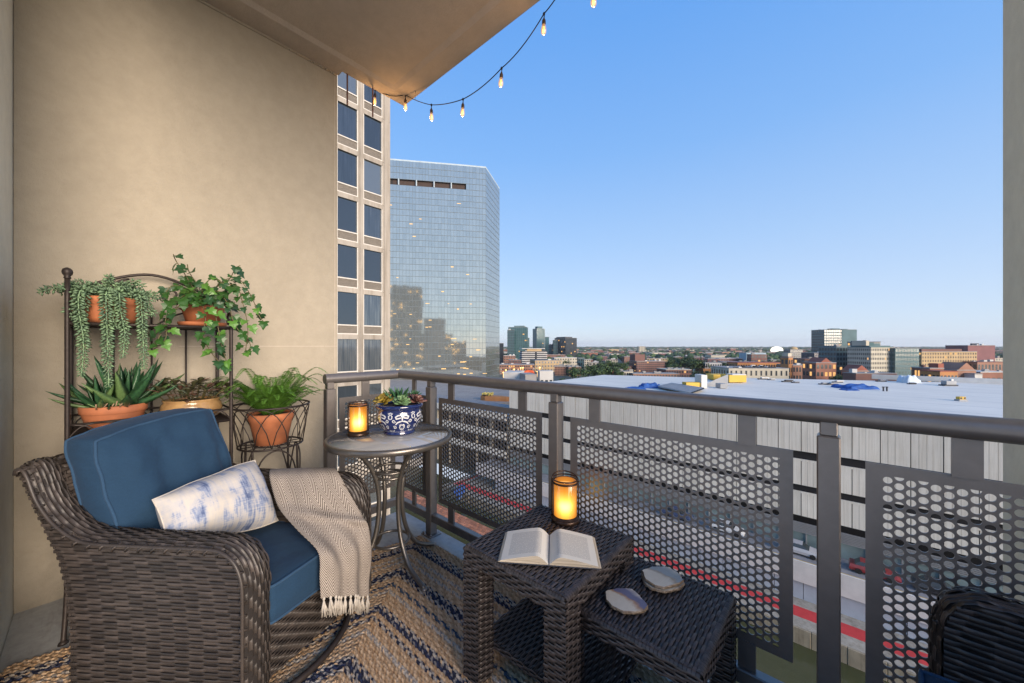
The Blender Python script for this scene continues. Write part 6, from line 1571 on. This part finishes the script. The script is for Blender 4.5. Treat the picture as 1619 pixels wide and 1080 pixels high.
# anonymous rows of low buildings fading to the horizon, one label per kind
rnd = random.Random(77)
near = [(836, 'behind the striped block'), (876, 'below the slim teal tower'), (922, 'past the black office block'), (940, 'by the cream tower block'), (985, 'past the park trees'), (1030, 'behind the dark red housing block'), (1056, 'right of the beige tower block'), (1100, 'behind the housing block trees'), (1150, 'by the beige ribbed slab'), (1182, 'left of the pale blue hall'), (1215, 'right of the pale blue hall'), (1245, 'below the white dome'), (1272, 'by the domed tan block'), (1305, 'left of the tallest right tower'), (1360, 'behind the stepped glass apartments'), (1420, 'behind the cream apartments'), (1500, 'behind the long tan block'), (1700, 'by the maroon block')]
used_l = set()
kinds = [('brick', 'low red brick building in the rows beyond the white roof'), ('brick2', 'low pinkish brick building in the rows beyond the white roof'), ('brick3', 'low dark brown brick building in the rows beyond the white roof'), ('tan', 'low tan building in the rows beyond the white roof'), ('cream', 'low cream building in the rows beyond the white roof'), ('grey', 'low grey building in the rows beyond the white roof'), ('maroon', 'low maroon brick building in the rows beyond the white roof')]
M_w2 = winmat('window_grey', (0.05, 0.052, 0.055), 0.3)
for k in range(120):
    D = 420 * (1 + 3.2 * (k / 120) ** 1.3) * rnd.uniform(0.95, 1.05); px = 795 + 800 * ((k * 0.61803) % 1.0)
    w = rnd.uniform(14, 46) ; h = rnd.uniform(7, 14) + (6 if rnd.random() < 0.12 else 0); wpx = w / D * 580
    wm, lab = rnd.choices(kinds, (6, 6, 4, 3, 3, 2, 3))[0]
    where = next(t_ for x_, t_ in near if px < x_); base_ = lab.replace(' in the rows beyond the white roof', '')
    for extra_ in ('', 'wide ' if w > 30 else 'narrow ', 'far ' if D > 900 else 'nearer ', 'tall ' if h > 12 else 'squat '):
        lab = extra_ + base_ + ' ' + where
        if lab not in used_l: break
    used_l.add(lab)
    B('low_building', lab, px - wpx / 2, px + wpx / 2, 547 + (EYE - ZG - h) / D * 580, D, wm, 3 if D < 900 else 0, max(3, int(w / 4)), M_w2, rnd.uniform(-15, 15), dep=rnd.uniform(10, 24), group='low buildings in the city rows', lit=0.008, roof=rnd.choice(('roofgrey', 'brick3', 'grey', 'roofgrey', 'pale')))
# everything past them: one mass of roofs and tree canopy up to the horizon
def mass(name, mats, n, d0, d1, wr, hr, seed):
    rnd = random.Random(seed); mb = MB(); idx = []
    for k in range(n):
        D = d0 * (d1 / d0) ** rnd.random(); u = rnd.uniform(-0.35, 1.5); c = deck(u * D, D, ZG); w = rnd.uniform(*wr); d = rnd.uniform(*wr); h = rnd.uniform(*hr)
        before = len(mb.f); mb.box(-w / 2, w / 2, -d / 2, d / 2, 0, h, M=Matrix.Translation(c) @ Matrix.Rotation(rnd.uniform(0, 1.5), 4, 'Z')); mb.m += [rnd.randrange(len(mats))] * (len(mb.f) - before)
    return mb.build(name, mats, None, kind='stuff')
mass('distant_roofs', [WM[k] for k in ('brick2', 'brick3', 'grey', 'cream', 'roofgrey')], 2600, 1100, 7000, (12, 45), (6, 13), 3)
M_tree = [simple('canopy_green', (0.040, 0.078, 0.022), scale=0.3, var=0.4), simple('canopy_dark', (0.022, 0.048, 0.020), scale=0.3, var=0.4), simple('canopy_light', (0.070, 0.110, 0.030), scale=0.3, var=0.35)]
mb = MB(); rnd = random.Random(8)
def blob(mb, c, r, h, rnd, m):
    before = len(mb.f); n = 6
    rings = []
    for z, k in ((0.0, 0.7), (0.35, 1.0), (0.75, 0.75)):
        rings.append([mb.V(c + Vector((r * k * math.cos(2 * PI * j / n + z) * rnd.uniform(0.8, 1.2), r * k * math.sin(2 * PI * j / n + z) * rnd.uniform(0.8, 1.2), 2 + h * z * rnd.uniform(0.85, 1.15)))) for j in range(n)])
    tp = mb.V(c + Vector((0, 0, 2 + h)))
    for A, Bq in zip(rings, rings[1:]):
        for j in range(n): mb.F(A[j], A[(j + 1) % n], Bq[(j + 1) % n], Bq[j])
    for j in range(n): mb.F(rings[-1][j], rings[-1][(j + 1) % n], tp)
    mb.m += [m] * (len(mb.f) - before)
for k in range(9000):
    D = 700 * (8500 / 700) ** (rnd.random() ** 0.8); u = rnd.uniform(-0.3, 1.45); s = rnd.uniform(4, 8.5) * (1 + D / 9000)
    blob(mb, deck(u * D, D, ZG), s, s * rnd.uniform(1.0, 1.5), rnd, rnd.choices((0, 1, 2), (4, 4, 2))[0])
mb.build('distant_tree_canopy', M_tree, None, kind='stuff')

# trees one can pick out
def tree_mesh(seed, h=1.0, n=620):
    rnd = random.Random(seed); mb = MB(); cl = []
    for k in range(15):
        a = rnd.random() * 2 * PI; r = 0.36 * math.sqrt(rnd.random()); cl.append((Vector((r * math.cos(a), r * math.sin(a), 0.38 + 0.5 * rnd.random() * (1 - r))), rnd.uniform(0.13, 0.22)))
    for k in range(n):
        c, r = rnd.choice(cl); d = Vector((rnd.gauss(0, 1), rnd.gauss(0, 1), rnd.gauss(0, 0.8))).normalized(); p = c + d * r * rnd.uniform(0.6, 1.08)
        nrm = (d + Vector((rnd.uniform(-0.6, 0.6), rnd.uniform(-0.6, 0.6), rnd.uniform(-0.3, 0.7)))).normalized(); a = nrm.orthogonal().normalized(); b = nrm.cross(a); s = rnd.uniform(0.03, 0.055)
        ang = rnd.random() * 6.3; a, b = a * math.cos(ang) + b * math.sin(ang), b * math.cos(ang) - a * math.sin(ang)
        mb.F(mb.V(p + a * s), mb.V(p + b * s * 0.8), mb.V(p - a * s * 1.1), mb.V(p - b * s * 0.7)); mb.m.append(rnd.choices((0, 1, 2), (5, 3, 3))[0])
    return mb
M_bark = simple('tree_bark', (0.05, 0.04, 0.03))
crowns = []
for s in (1, 2, 3):
    m = tree_mesh(s); o = m.build('crown', M_tree, None); crowns.append(o.data); bpy.data.objects.remove(o)
mb = MB(); mb.tube([(0, 0, 0), (0.01, 0, 0.25), (0.0, 0.01, 0.5)], [0.035, 0.028, 0.012], 7)
for k in range(4): a = k * 1.6; mb.tube([(0, 0, 0.28), (0.12 * math.cos(a), 0.12 * math.sin(a), 0.5)], [0.016, 0.006], 5)
trunk_me = mb.inst('trunk', M_bark)
treespots = [(905, 597, 330, 13, 'p'), (915, 600, 330, 14, 'p'), (930, 599, 340, 15, 'p'), (940, 596, 345, 15, 'p'), (950, 598, 335, 14, 'p'), (960, 595, 340, 15, 'p'), (968, 597, 345, 14, 'p'), (976, 598, 335, 12, 'p'), (948, 590, 390, 15, 'p'), (960, 586, 420, 17, 'p'), (972, 586, 420, 16, 'p'), (983, 588, 400, 14, 'p'), (910, 591, 370, 12, 'p'), (895, 577, 560, 12, 'b'), (880, 575, 580, 11, 'b'), (905, 574, 590, 11, 'b'), (915, 575, 585, 11, 'b'),
             (1060, 587, 430, 17, 'h'), (1070, 583, 450, 20, 'h'), (1082, 586, 430, 22, 'h'), (1094, 586, 425, 21, 'h'), (1105, 587, 430, 17, 'h'), (1112, 588, 425, 15, 'h'), (1066, 590, 400, 13, 'h'), (1115, 597, 340, 10, 'h'), (1123, 597, 345, 9, 'h'), (1100, 604, 320, 11, 'h'), (990, 603, 300, 8, 's'), (986, 580, 500, 11, 's'), (993, 579, 510, 11, 's'), (1084, 556, 1000, 22, 's'), (1152, 569, 640, 16, 's'), (1160, 570, 630, 14, 's'), (1215, 574, 480, 14, 's'), (1225, 572, 500, 15, 's'), (1235, 571, 520, 13, 's'), (1273, 571, 520, 15, 's'), (1282, 569, 540, 16, 's'), (1325, 594, 290, 10, 'r'), (1332, 595, 285, 10, 'r'), (1345, 593, 280, 12, 'q'), (1579, 570, 420, 14, 's'), (1148, 578, 440, 13, 's'), (890, 606, 300, 7, 's')]
labs = {'p': ('leafy green tree in the park clump behind the warehouse', 'park trees'), 'b': ('small dark tree below the black office block', 'trees under the black block'), 'h': ('broad green tree in the clump right of the dark red housing block', 'trees by the housing block'), 's': ('single green tree between brick blocks', 'street trees'), 'r': ('dark bushy tree right of the red brick building with lit windows', 'trees by the red brick building'), 'q': ('reddish green tree before the gabled house', None)}
TL_ = {0: 'leafy green tree at the left end of the park clump, beside the brick flats', 7: 'leafy green tree at the right end of the park clump, beside the beige stone building', 9: 'taller tree standing behind the middle of the park clump', 12: 'small tree in front of the stair slot of the brick flats', 13: 'small dark tree below the left wing of the black office block', 16: 'small dark tree at the right end of the row under the black office block', 17: 'broad green tree against the right end of the dark red housing block', 19: 'tallest broad tree in the clump right of the housing block', 22: 'broad tree at the right end of the clump, by the white columned building', 24: 'low tree in front of the white columned building', 26: 'low tree near the grey ribbed roof', 27: 'single small tree at the left end of the low pink terrace', 30: 'lone round tree far off near the horizon, left of the beige slab', 31: 'tree between the beige slab and the pale blue hall', 37: 'tree right of the domed tan block', 40: 'round tree between the red brick building and the red gabled house', 42: 'tree beside the maroon block near the column', 44: 'small tree just above the rail left of the park clump'}
for i, (px, py, D, h, g) in enumerate(treespots):
    c = deck((px - 809.5) / 580 * D, D, ZG); lab, grp = labs[g]; lab = TL_.get(i, lab); t = thing('leafy_tree', lab, 'tree', tuple(c), grp, rz=i * 1.3)
    sc = Matrix.Diagonal((h * 1.15, h * 1.15, h * 1.05, 1))
    place('trunk', trunk_me, t, sc); place('crown', crowns[i % 3], t, sc)

# ------------------------------------------------------------------ glass skyscraper
def towerglass():
    m, nt, b, out = newmat('curtain_glass')
    t = node(nt, 'ShaderNodeAttribute', attribute_name='tone')
    c = ramp(nt, t.outputs['Fac'], [(0.0, (0.46, 0.49, 0.465)), (1.0, (0.53, 0.555, 0.52))])
    nt.links.new(c, b.inputs['Base Color']); b.inputs['Metallic'].default_value = 0.8; b.inputs['Roughness'].default_value = 0.05
    return m
M_tg = towerglass(); M_mull = simple('mullion_dark', (0.13, 0.16, 0.175)); M_wtrim = simple('pale_trim', (0.36, 0.43, 0.47))
gt = thing('glass_skyscraper', 'tall blue glass office tower with a chamfered corner and a dark slot near the top', 'skyscraper', tuple(deck(-35, 209, ZG)))
A_ = Vector(deck(-84, 202.3, 0)[:2]); B_ = Vector(deck(-26.5, 212.1, 0)[:2]); B2 = Vector(deck(-15.3, 214.3, 0)[:2]); C_ = Vector(deck(-8.3, 243, 0)[:2]); D_ = Vector(deck(-30, 275, 0)[:2]); E_ = Vector(deck(-92, 262, 0)[:2])
ZT_ = EYE + 294 * 205 / 580
faces = [(A_, B_), (B_, B2), (B2, C_)]
rnd = random.Random(4); glass = MB(); mull = MB(); litm = MB(); dark = MB()
NF = 40; fh = (ZT_ - ZG) / NF
for fi, (a, b) in enumerate(faces):
    L = (b - a).length; d = (b - a) / L; nrm = Vector((d.y, -d.x)); nrm = nrm if nrm.dot(-a) > 0 else -nrm
    n = max(2, int(L / 1.75))
    for r in range(NF):
        z0, z1 = ZG + fh * r, ZG + fh * (r + 1)
        for k in range(n):
            p, q = a + d * (L * k / n), a + d * (L * (k + 1) / n)
            slot = fi == 0 and r == NF - 4
            if slot:
                continue
            j = [rnd.uniform(-0.007, 0.007) for _ in range(3)]
            P = [Vector((p.x, p.y, z0)), Vector((q.x, q.y, z0)), Vector((q.x, q.y, z1)), Vector((p.x, p.y, z1))]
            off = [j[0], j[0] + j[1] * 0.6, j[0] + j[1] * 0.6 + j[2] * 0.7, j[0] + j[2] * 0.7]
            P = [v + Vector((nrm.x * o, nrm.y * o, 0)) for v, o in zip(P, off)]
            lowb = z1 < EYE + 8
            if rnd.random() < (0.09 if lowb else 0.03) and fi < 2 and r < NF - 5:
                run = 1
                e = 0.05; w_ = rnd.uniform(0.5, 1.6) * (q - p).length; zc = z0 + fh * rnd.uniform(0.5, 0.75); hh = rnd.uniform(0.25, 0.6)
                s0 = Vector((p.x + nrm.x * e, p.y + nrm.y * e, zc)); s1 = s0 + Vector((d.x * w_, d.y * w_, 0)); litm.quad(s0, s1, s1 + Vector((0, 0, hh)), s0 + Vector((0, 0, hh)))
            glass.quad(*P, tone=rnd.random())
        if True:
            e = 0.09
            if fi == 0 and r in (NF - 4,): continue
            pa, pb = a + nrm * e, b + nrm * e; zz = z0
            mull.quad((pa.x, pa.y, zz - 0.09), (pb.x, pb.y, zz - 0.09), (pb.x, pb.y, zz + 0.12), (pa.x, pa.y, zz + 0.12))
    for k in range(n + 1):
        p = a + d * (L * k / n) + nrm * 0.08; w2 = d * 0.055
        for (za, zb_) in (((ZG, ZG + fh * (NF - 4)), (ZG + fh * (NF - 3), ZT_)) if fi == 0 else ((ZG, ZT_),)):
            mull.quad((p.x - w2.x, p.y - w2.y, za), (p.x + w2.x, p.y + w2.y, za), (p.x + w2.x, p.y + w2.y, zb_), (p.x - w2.x, p.y - w2.y, zb_))
glass.build('glass_panes', M_tg, gt, kind='stuff'); mull.build('mullions', M_mull, gt, kind='stuff')
M_litd = emit('office_lights', (1.0, 0.62, 0.26), 0.8); M_litd.cycles.emission_sampling = 'NONE'; litm.build('lit_windows', M_litd, gt, kind='stuff')
def core(m): m.prism([tuple(v) for v in (A_ + Vector((1, 2.5)), B_ + Vector((-1, 2.5)), B2 + Vector((-1.5, 2)), C_ + Vector((-1.5, -0.5)), D_, E_)], ZG, ZT_ - 0.3)
part('core', M_dark, gt, core)
zs = ZG + fh * (NF - 4); dA = (B_ - A_).normalized(); nA = Vector((dA.y, -dA.x)); nA = nA if nA.dot(-A_) > 0 else -nA
M_slot = simple('slot_brown', (0.045, 0.028, 0.022))
part('louvre_slot', M_slot, gt, lambda m: m.quad(*[(v.x - nA.x * 1.2, v.y - nA.y * 1.2, z) for v, z in ((A_, zs), (B_, zs), (B_, zs + fh), (A_, zs + fh))]))
part('slot_soffit', M_slot, gt, lambda m: (m.quad(*[(v.x - nA.x * e, v.y - nA.y * e, zs + fh) for v, e in ((A_, 0), (B_, 0), (B_, 1.2), (A_, 1.2))]), m.quad(*[(v.x - nA.x * e, v.y - nA.y * e, zs) for v, e in ((A_, 0), (B_, 0), (B_, 1.2), (A_, 1.2))])))
for k in range(1, 6):
    p = A_ + (B_ - A_) * (k / 6 + 0.02); part('slot_post', M_wtrim, gt, lambda m: m.box(p.x - 0.3, p.x + 0.3, p.y - 0.3, p.y + 0.3, zs, zs + fh))
part('top_edge', M_wtrim, gt, lambda m: [m.quad((a.x, a.y, ZT_), (b.x, b.y, ZT_), (b.x, b.y, ZT_ + 0.8), (a.x, a.y, ZT_ + 0.8)) for a, b in faces] and None)

# ------------------------------------------------------------------ neighbouring wing of pale concrete and hotel windows
M_wing = concrete('wing_concrete', (0.34, 0.305, 0.26), 0.3); M_frame = simple('window_frame_pale', (0.52, 0.49, 0.44), rough=0.5, scale=1); M_grl = pbr('grille_tan', (0.20, 0.175, 0.145), rough=0.6, var=0.3, scale=3, co='World', stretch=(1, 2, 12))
def hotelglass():
    m, nt, b, out = newmat('hotel_glass'); 
    oi = nt.nodes.new('ShaderNodeObjectInfo'); co = coords(nt, 'Object', (1, 5, 0.25))
    n = math_(nt, 'ADD', math_(nt, 'MULTIPLY', noise_(nt, co, 2.2, 4, 0.6), 0.7), math_(nt, 'MULTIPLY_ADD', oi.outputs['Random'], 0.8, -0.4))
    nt.links.new(ramp(nt, n, [(0.2, (0.085, 0.105, 0.125)), (0.5, (0.13, 0.155, 0.18)), (0.62, (0.22, 0.24, 0.25))]), b.inputs['Base Color']); b.inputs['Metallic'].default_value = 0.7; b.inputs['Roughness'].default_value = 0.05
    return m
M_hg = hotelglass()
wg = thing('building_wing', 'pale concrete building wing with two columns of tall windows beside the glass tower', 'building', (-25, 12, ZG))
XW = -25.0
part('wall', M_wing, wg, lambda m: m.box(XW - 18, XW - 0.22, 1.0, 14.6, ZG, 30))
cols_ = [(10.68, 12.16), (12.52, 14.0), (8.84, 10.32), (7.0, 8.48), (5.16, 6.64)]
ystarts = sorted(c[0] for c in cols_); piers = [(1.0, 5.16)] + [(a[1], b[0]) for a, b in zip(sorted(cols_), sorted(cols_)[1:])] + [(14.0, 14.6)]
for y0, y1 in piers:
    part('pier', M_wing, wg, lambda m: m.box(XW - 0.23, XW, y0, y1, ZG, 30))
    if y1 - y0 < 1: part('pier_rib', M_wing, wg, lambda m: m.box(XW, XW + 0.05, y0 + 0.10, y1 - 0.10, ZG, 30.0))
mb = MB(); y0, y1 = 0, 1.48
zt_, zgb, zg0, zfb = 0.07, -2.2, -2.28, -2.87
for (a, b, c, d) in ((0, 0.07, zfb, zt_), (y1 - 0.07, y1, zfb, zt_), (0.07, y1 - 0.07, 0, zt_), (0.07, y1 - 0.07, zg0, zgb), (0.07, y1 - 0.07, zfb, zfb + 0.07)): mb.box(-0.20, -0.04, a, b, c, d)
frm = mb.inst('frame', M_frame)
mb = MB(); mb.quad((-0.15, 0.07, zgb), (-0.15, y1 - 0.07, zgb), (-0.15, y1 - 0.07, 0), (-0.15, 0.07, 0)); pan = mb.inst('pane', M_hg)
mb = MB()
for k in range(8): z = zfb + 0.07 + k * 0.065; mb.box(-0.17, -0.10, 0.07, y1 - 0.07, z, z + 0.045)
grl = mb.inst('grille', M_grl)
mb = MB(); mb.box(-0.23, -0.02, 0.0, y1, zfb - 0.33 + 0.0, zfb); bm_ = mb.inst('spandrel_beam', M_wing)
mb = MB(); mb.box(-0.035, -0.03, 0.0, y1, zfb - 0.06, zfb - 0.03); 
for k in range(-4, 9):
    for (ya, yb) in cols_:
        zt = 1.71 + 3.2 * k; Mx = Matrix.Translation(Vector((XW, ya, zt)) - ORG[wg.name])
        w_ = place('window', frm, wg, Mx)
        for nm, me in (('pane', pan), ('grille', grl)):
            o = bpy.data.objects.new(nm, me); col.objects.link(o); o.parent = w_
        place('spandrel_beam', bm_, wg, Mx)
for k in range(-4, 9):
    z = 1.71 + 3.2 * k - 2.95; part('joint_line', M_dkm, wg, lambda m: m.box(XW - 0.002, XW + 0.004, 14.02, 14.6, z, z + 0.025))

# ------------------------------------------------------------------ foot of the tower, planter, landing, odds and ends
M_plaza = concrete('plaza_paving', (0.33, 0.31, 0.29), 0.2)
mb = MB(); mb.prism([tuple(deck(-130, 90)[:2]), tuple(deck(-36, 92)[:2]), tuple(deck(-4, 135)[:2]), tuple(deck(6, 300)[:2]), tuple(deck(-160, 300)[:2])], ZG - 2, ZG + 0.4); mb.build('plaza_pavement', M_plaza, kind='structure')
pc = site(776, 626, 128)
mb = MB(); mb.prism([tuple(deck(-75, 118)[:2]), tuple(deck(-22, 112)[:2]), tuple(deck(-1, 124)[:2]), tuple(deck(4, 205)[:2]), tuple(deck(-90, 205)[:2])], ZG, pc.z - 1.5); mb.build('podium_pavement', M_plaza, kind='structure')
pl = thing('flower_planter', 'curved red brick planter of yellow flowers by the glass tower', 'planter', (pc.x, pc.y, ZG))
T = Matrix.Translation((pc.x, pc.y, pc.z)) @ Matrix.Rotation(R(41.35), 4, 'Z')
part('brick_wall', WM['orange'], pl, lambda m: m.prism([tuple((T @ Vector((x, y, 0)))[:2]) for x, y in ((-3.6, 0.5), (-2, -1.2), (1.5, -2.4), (5.5, -3.2), (7.0, -2.6), (4, 0.5), (0, 2.2), (-3.2, 2))], pc.z - 1.6, pc.z))
part('soil_bed', M_soil, pl, lambda m: m.prism([tuple((T @ Vector((x, y, 0)))[:2]) for x, y in ((-3.2, 0.5), (-1.8, -0.8), (0, 1.8), (-2.9, 1.7))], pc.z, pc.z + 0.15))
M_yf = simple('yellow_flowers', (0.60, 0.48, 0.12), scale=3, var=0.3)
def fl(m):
    r = random.Random(3)
    for k in range(60):
        c = T @ Vector((r.uniform(-3.0, 0.8), r.uniform(-0.8, 1.6), 0)); c.z = pc.z + r.uniform(0.2, 1.0); m.lathe([(0.02, -0.25), (0.32, 0), (0.02, 0.28)], c, 6)
part('flowers', M_yf, pl, fl, kind='stuff')
ra = on_z(695, 803, ZQ); rb_ = on_z(800, 842, ZQ)
lp = thing('brick_landing', 'red brick landing edge low beside the water', 'landing', ((ra.x + rb_.x) / 2, (ra.y + rb_.y) / 2, ZW))
mb = MB(); bmat = pbr('landing_brick', (0.36, 0.15, 0.085), rough=0.85, var=0.2, scale=0.5, co='World', tone=0.25)
for r in range(4):
    for k in range(34):
        x = -72 + k * 1.05 + (r % 2) * 0.5; mb.bbox(x, x + 1.0, 43.6 + r * 0.62, 44.18 + r * 0.62, ZQ - 0.6 + random.uniform(-0.02, 0.02), ZQ + random.uniform(-0.02, 0.02), 0.03, tone=random.random())
mb.build('brick_courses', bmat, lp, kind='stuff')
part('footing', M_quayw, lp, lambda m: m.box(-72, -36, 43.7, 46.0, ZW - 0.5, ZQ - 0.62))
bt_ = on_z(727, 782, ZQ); 
def boat(m):
    n = 14
    rows = []
    for k in range(n + 1):
        f = k / n; w = 1.2 * math.sin(PI * min(1, f * 0.9 + 0.05)) ** 0.7; rows.append([m.V(bt_ + deck(*p) + Vector((0, 0, z))) for p, z in (((-w, (f - 0.5) * 6), 0.9), ((-w * 0.6, (f - 0.5) * 5.6), 0.0), ((w * 0.6, (f - 0.5) * 5.6), 0.0), ((w, (f - 0.5) * 6), 0.9), ((0, (f - 0.5) * 6), 1.05))])
    for a, b in zip(rows, rows[1:]):
        for j in range(5): q = (j + 1) % 5; m.F(a[j], a[q], b[q], b[j])
mb = MB(); boat(mb); o = mb.build('covered_boat', simple('boat_blue', (0.05, 0.13, 0.38), scale=1), None, org=bt_); o.location = bt_; tag(o, 'blue covered boat standing on the quay at the left end of the red stripe', 'boat')
# open parking deck left of the warehouse: three pale parapets with dark floors between
pk = thing('parking_deck', 'open parking deck with pale parapets left of the warehouse front', 'parking deck', (-84, 76, ZQ))
PX0, PX1 = -112, -57.6
part('core', M_dark, pk, lambda m: m.box(PX0 + 1, PX1, 66, 78, ZQ, EYE - 17.2))
for k, (za, zb_) in enumerate(((16.0, 17.5), (20.3, 22.0), (24.6, 26.2))):
    part('floor_slab', M_asph, pk, lambda m: m.box(PX0, PX1, 63.6, 78, EYE - zb_ - 0.35, EYE - zb_ + 0.0))
    mbp = MB(); mbp.box(0.03, 5.4, -0.12, 0.12, 0, zb_ - za); mep = mbp.inst('parapet_panel', M_clads[k])
    for q in range(10): place('parapet_panel', mep, pk, Matrix.Translation(Vector((PX0 + q * 5.44, 63.5, EYE - zb_)) - ORG[pk.name]))
for q in range(11): part('column', M_quay, pk, lambda m: m.box(PX0 + q * 5.4, PX0 + q * 5.4 + 0.5, 64, 64.5, ZQ, EYE - 17.5))
part('top_deck', M_asph, pk, lambda m: m.box(PX0, PX1, 63.62, 79, EYE - 17.2, EYE - 17.0))
# parked cars on the loading deck
M_tyre = simple('tyre_black', (0.015, 0.015, 0.015)); M_cg = winmat('car_glass', (0.02, 0.025, 0.03))
def car(x, y, z, c, label):
    t = thing('parked_car', label, 'car', (x, y, z)); O = Vector((x, y, z)); m_ = pbr('car_paint', c, rough=0.3, var=0.05, coat=0.5)
    def body(m):
        secs = [(-2.2, 0.35, 0.75), (-2.1, 0.3, 0.95), (-1.0, 0.28, 1.0), (0.9, 0.28, 0.98), (1.9, 0.3, 0.85), (2.25, 0.36, 0.65)]; rows = []
        for xx, z0, z1 in secs: rows.append([m.V(O + Vector((xx, yy, zz))) for yy, zz in ((-0.85, z0), (-0.88, (z0 + z1) / 2), (-0.78, z1), (0.78, z1), (0.88, (z0 + z1) / 2), (0.85, z0))])
        for a, b in zip(rows, rows[1:]):
            for j in range(6): q = (j + 1) % 6; m.F(a[j], a[q], b[q], b[j])
        m.F(*rows[0]); m.F(*rows[-1][::-1])
    part('body', m_, t, body, smooth=False)
    def cab(m): 
        a = [m.V(O + Vector(v)) for v in ((-1.7, -0.76, 0.96), (1.0, -0.76, 0.96), (1.0, 0.76, 0.96), (-1.7, 0.76, 0.96))]; b = [m.V(O + Vector(v)) for v in ((-1.2, -0.62, 1.42), (0.3, -0.62, 1.42), (0.3, 0.62, 1.42), (-1.2, 0.62, 1.42))]
        for k in range(4): m.F(a[k], a[(k + 1) % 4], b[(k + 1) % 4], b[k])
    part('windows', M_cg, t, cab); part('roof', m_, t, lambda m: m.box(x - 1.2, x + 0.3, y - 0.62, y + 0.62, z + 1.42, z + 1.47))
    for sx in (-1.35, 1.35):
        for sy in (-0.82, 0.82): part('wheel', M_tyre, t, lambda m: m.tube([O + Vector((sx, sy - 0.1, 0.32)), O + Vector((sx, sy + 0.1, 0.32))], 0.32, 12))
for x, c, lab in ((-3.5, (0.45, 0.45, 0.46), 'silver car parked on the loading deck right of the middle post'), (3.5, (0.25, 0.03, 0.03), 'dark red car parked on the loading deck'), (8.8, (0.03, 0.03, 0.035), 'black car parked on the loading deck'), (-12, (0.6, 0.6, 0.58), 'white car parked at the left of the loading deck row'), (-19, (0.05, 0.07, 0.14), 'dark blue car parked at the left of the white car')): car(x, 61.9, ZD - 0.02, c, lab)
# construction yard between the skyscraper and the warehouse
yl = [('orange safety netting heap in the construction yard', 'netting', 833, 592, 7, 4, 3.2, emit('safety_orange', (1.0, 0.16, 0.03), 0.55)), ('white tarpaulin over a site hut beyond the rail', 'tarpaulin', 868, 600, 6, 4, 6, M_whit)]
o = lump('safety_net', yl[0][0], 'netting', 833, 592.5, 9, 5, 3.2, simple('safety_orange_cloth', (0.75, 0.12, 0.03)), z=EYE - 16, n=16)
B('site_hut', 'white sided site hut left of the pinkish brick flats', 852, 876, 588, 190, 'pale', 1, 3, M_win, 8, dep=6, roof='pale')
B('curved_shed', 'pale grey low shed roof just above the rail by the skyscraper', 792, 826, 590.5, 170, 'pale', 0, 0, None, -10, dep=14, roof='pale', zb=EYE - 20)
B('curved_shed', 'grey sloping shed roof left of the site hut', 826, 853, 594, 160, 'roofgrey', 0, 0, None, 12, dep=12, zb=EYE - 20)
rnd = random.Random(9)
for k in range(16):
    px, py = 792 + k * 4.4 + rnd.uniform(-1, 1), 582 + rnd.uniform(-1, 9)
    D = 300; p = site(px, py, D); mb = MB(); mb.lathe([(0.1, -4), (0.12, 0), (0.5, 0.1), (0.6, 0.5), (0.2, 0.9)], p, 8); o = mb.build('yard_lamp', M_lit2 if k % 3 else WM['pale'], None, org=p); o.location = p; tag(o, 'small lamp on a post in the construction yard' if k % 3 else 'unlit white lamp post in the construction yard', 'lamp', 'lamps in the construction yard')

# ------------------------------------------------------------------ evening haze over the city
def haze_box():
    mb = MB(); mb.box(-9000, 9000, -900, 12500, ZW - 2.0, 140)
    m = bpy.data.materials.new('haze'); m.use_nodes = True; nt = m.node_tree; nt.nodes.clear(); out = nt.nodes.new('ShaderNodeOutputMaterial')
    v = nt.nodes.new('ShaderNodeVolumePrincipled'); v.inputs['Color'].default_value = (0.88, 0.92, 0.98, 1); v.inputs['Density'].default_value = 0.000055; v.inputs['Anisotropy'].default_value = 0.2
    nt.links.new(v.outputs[0], out.inputs['Volume']); mb.build('haze', m, None, kind='stuff')
HAZE = True
if HAZE: haze_box()
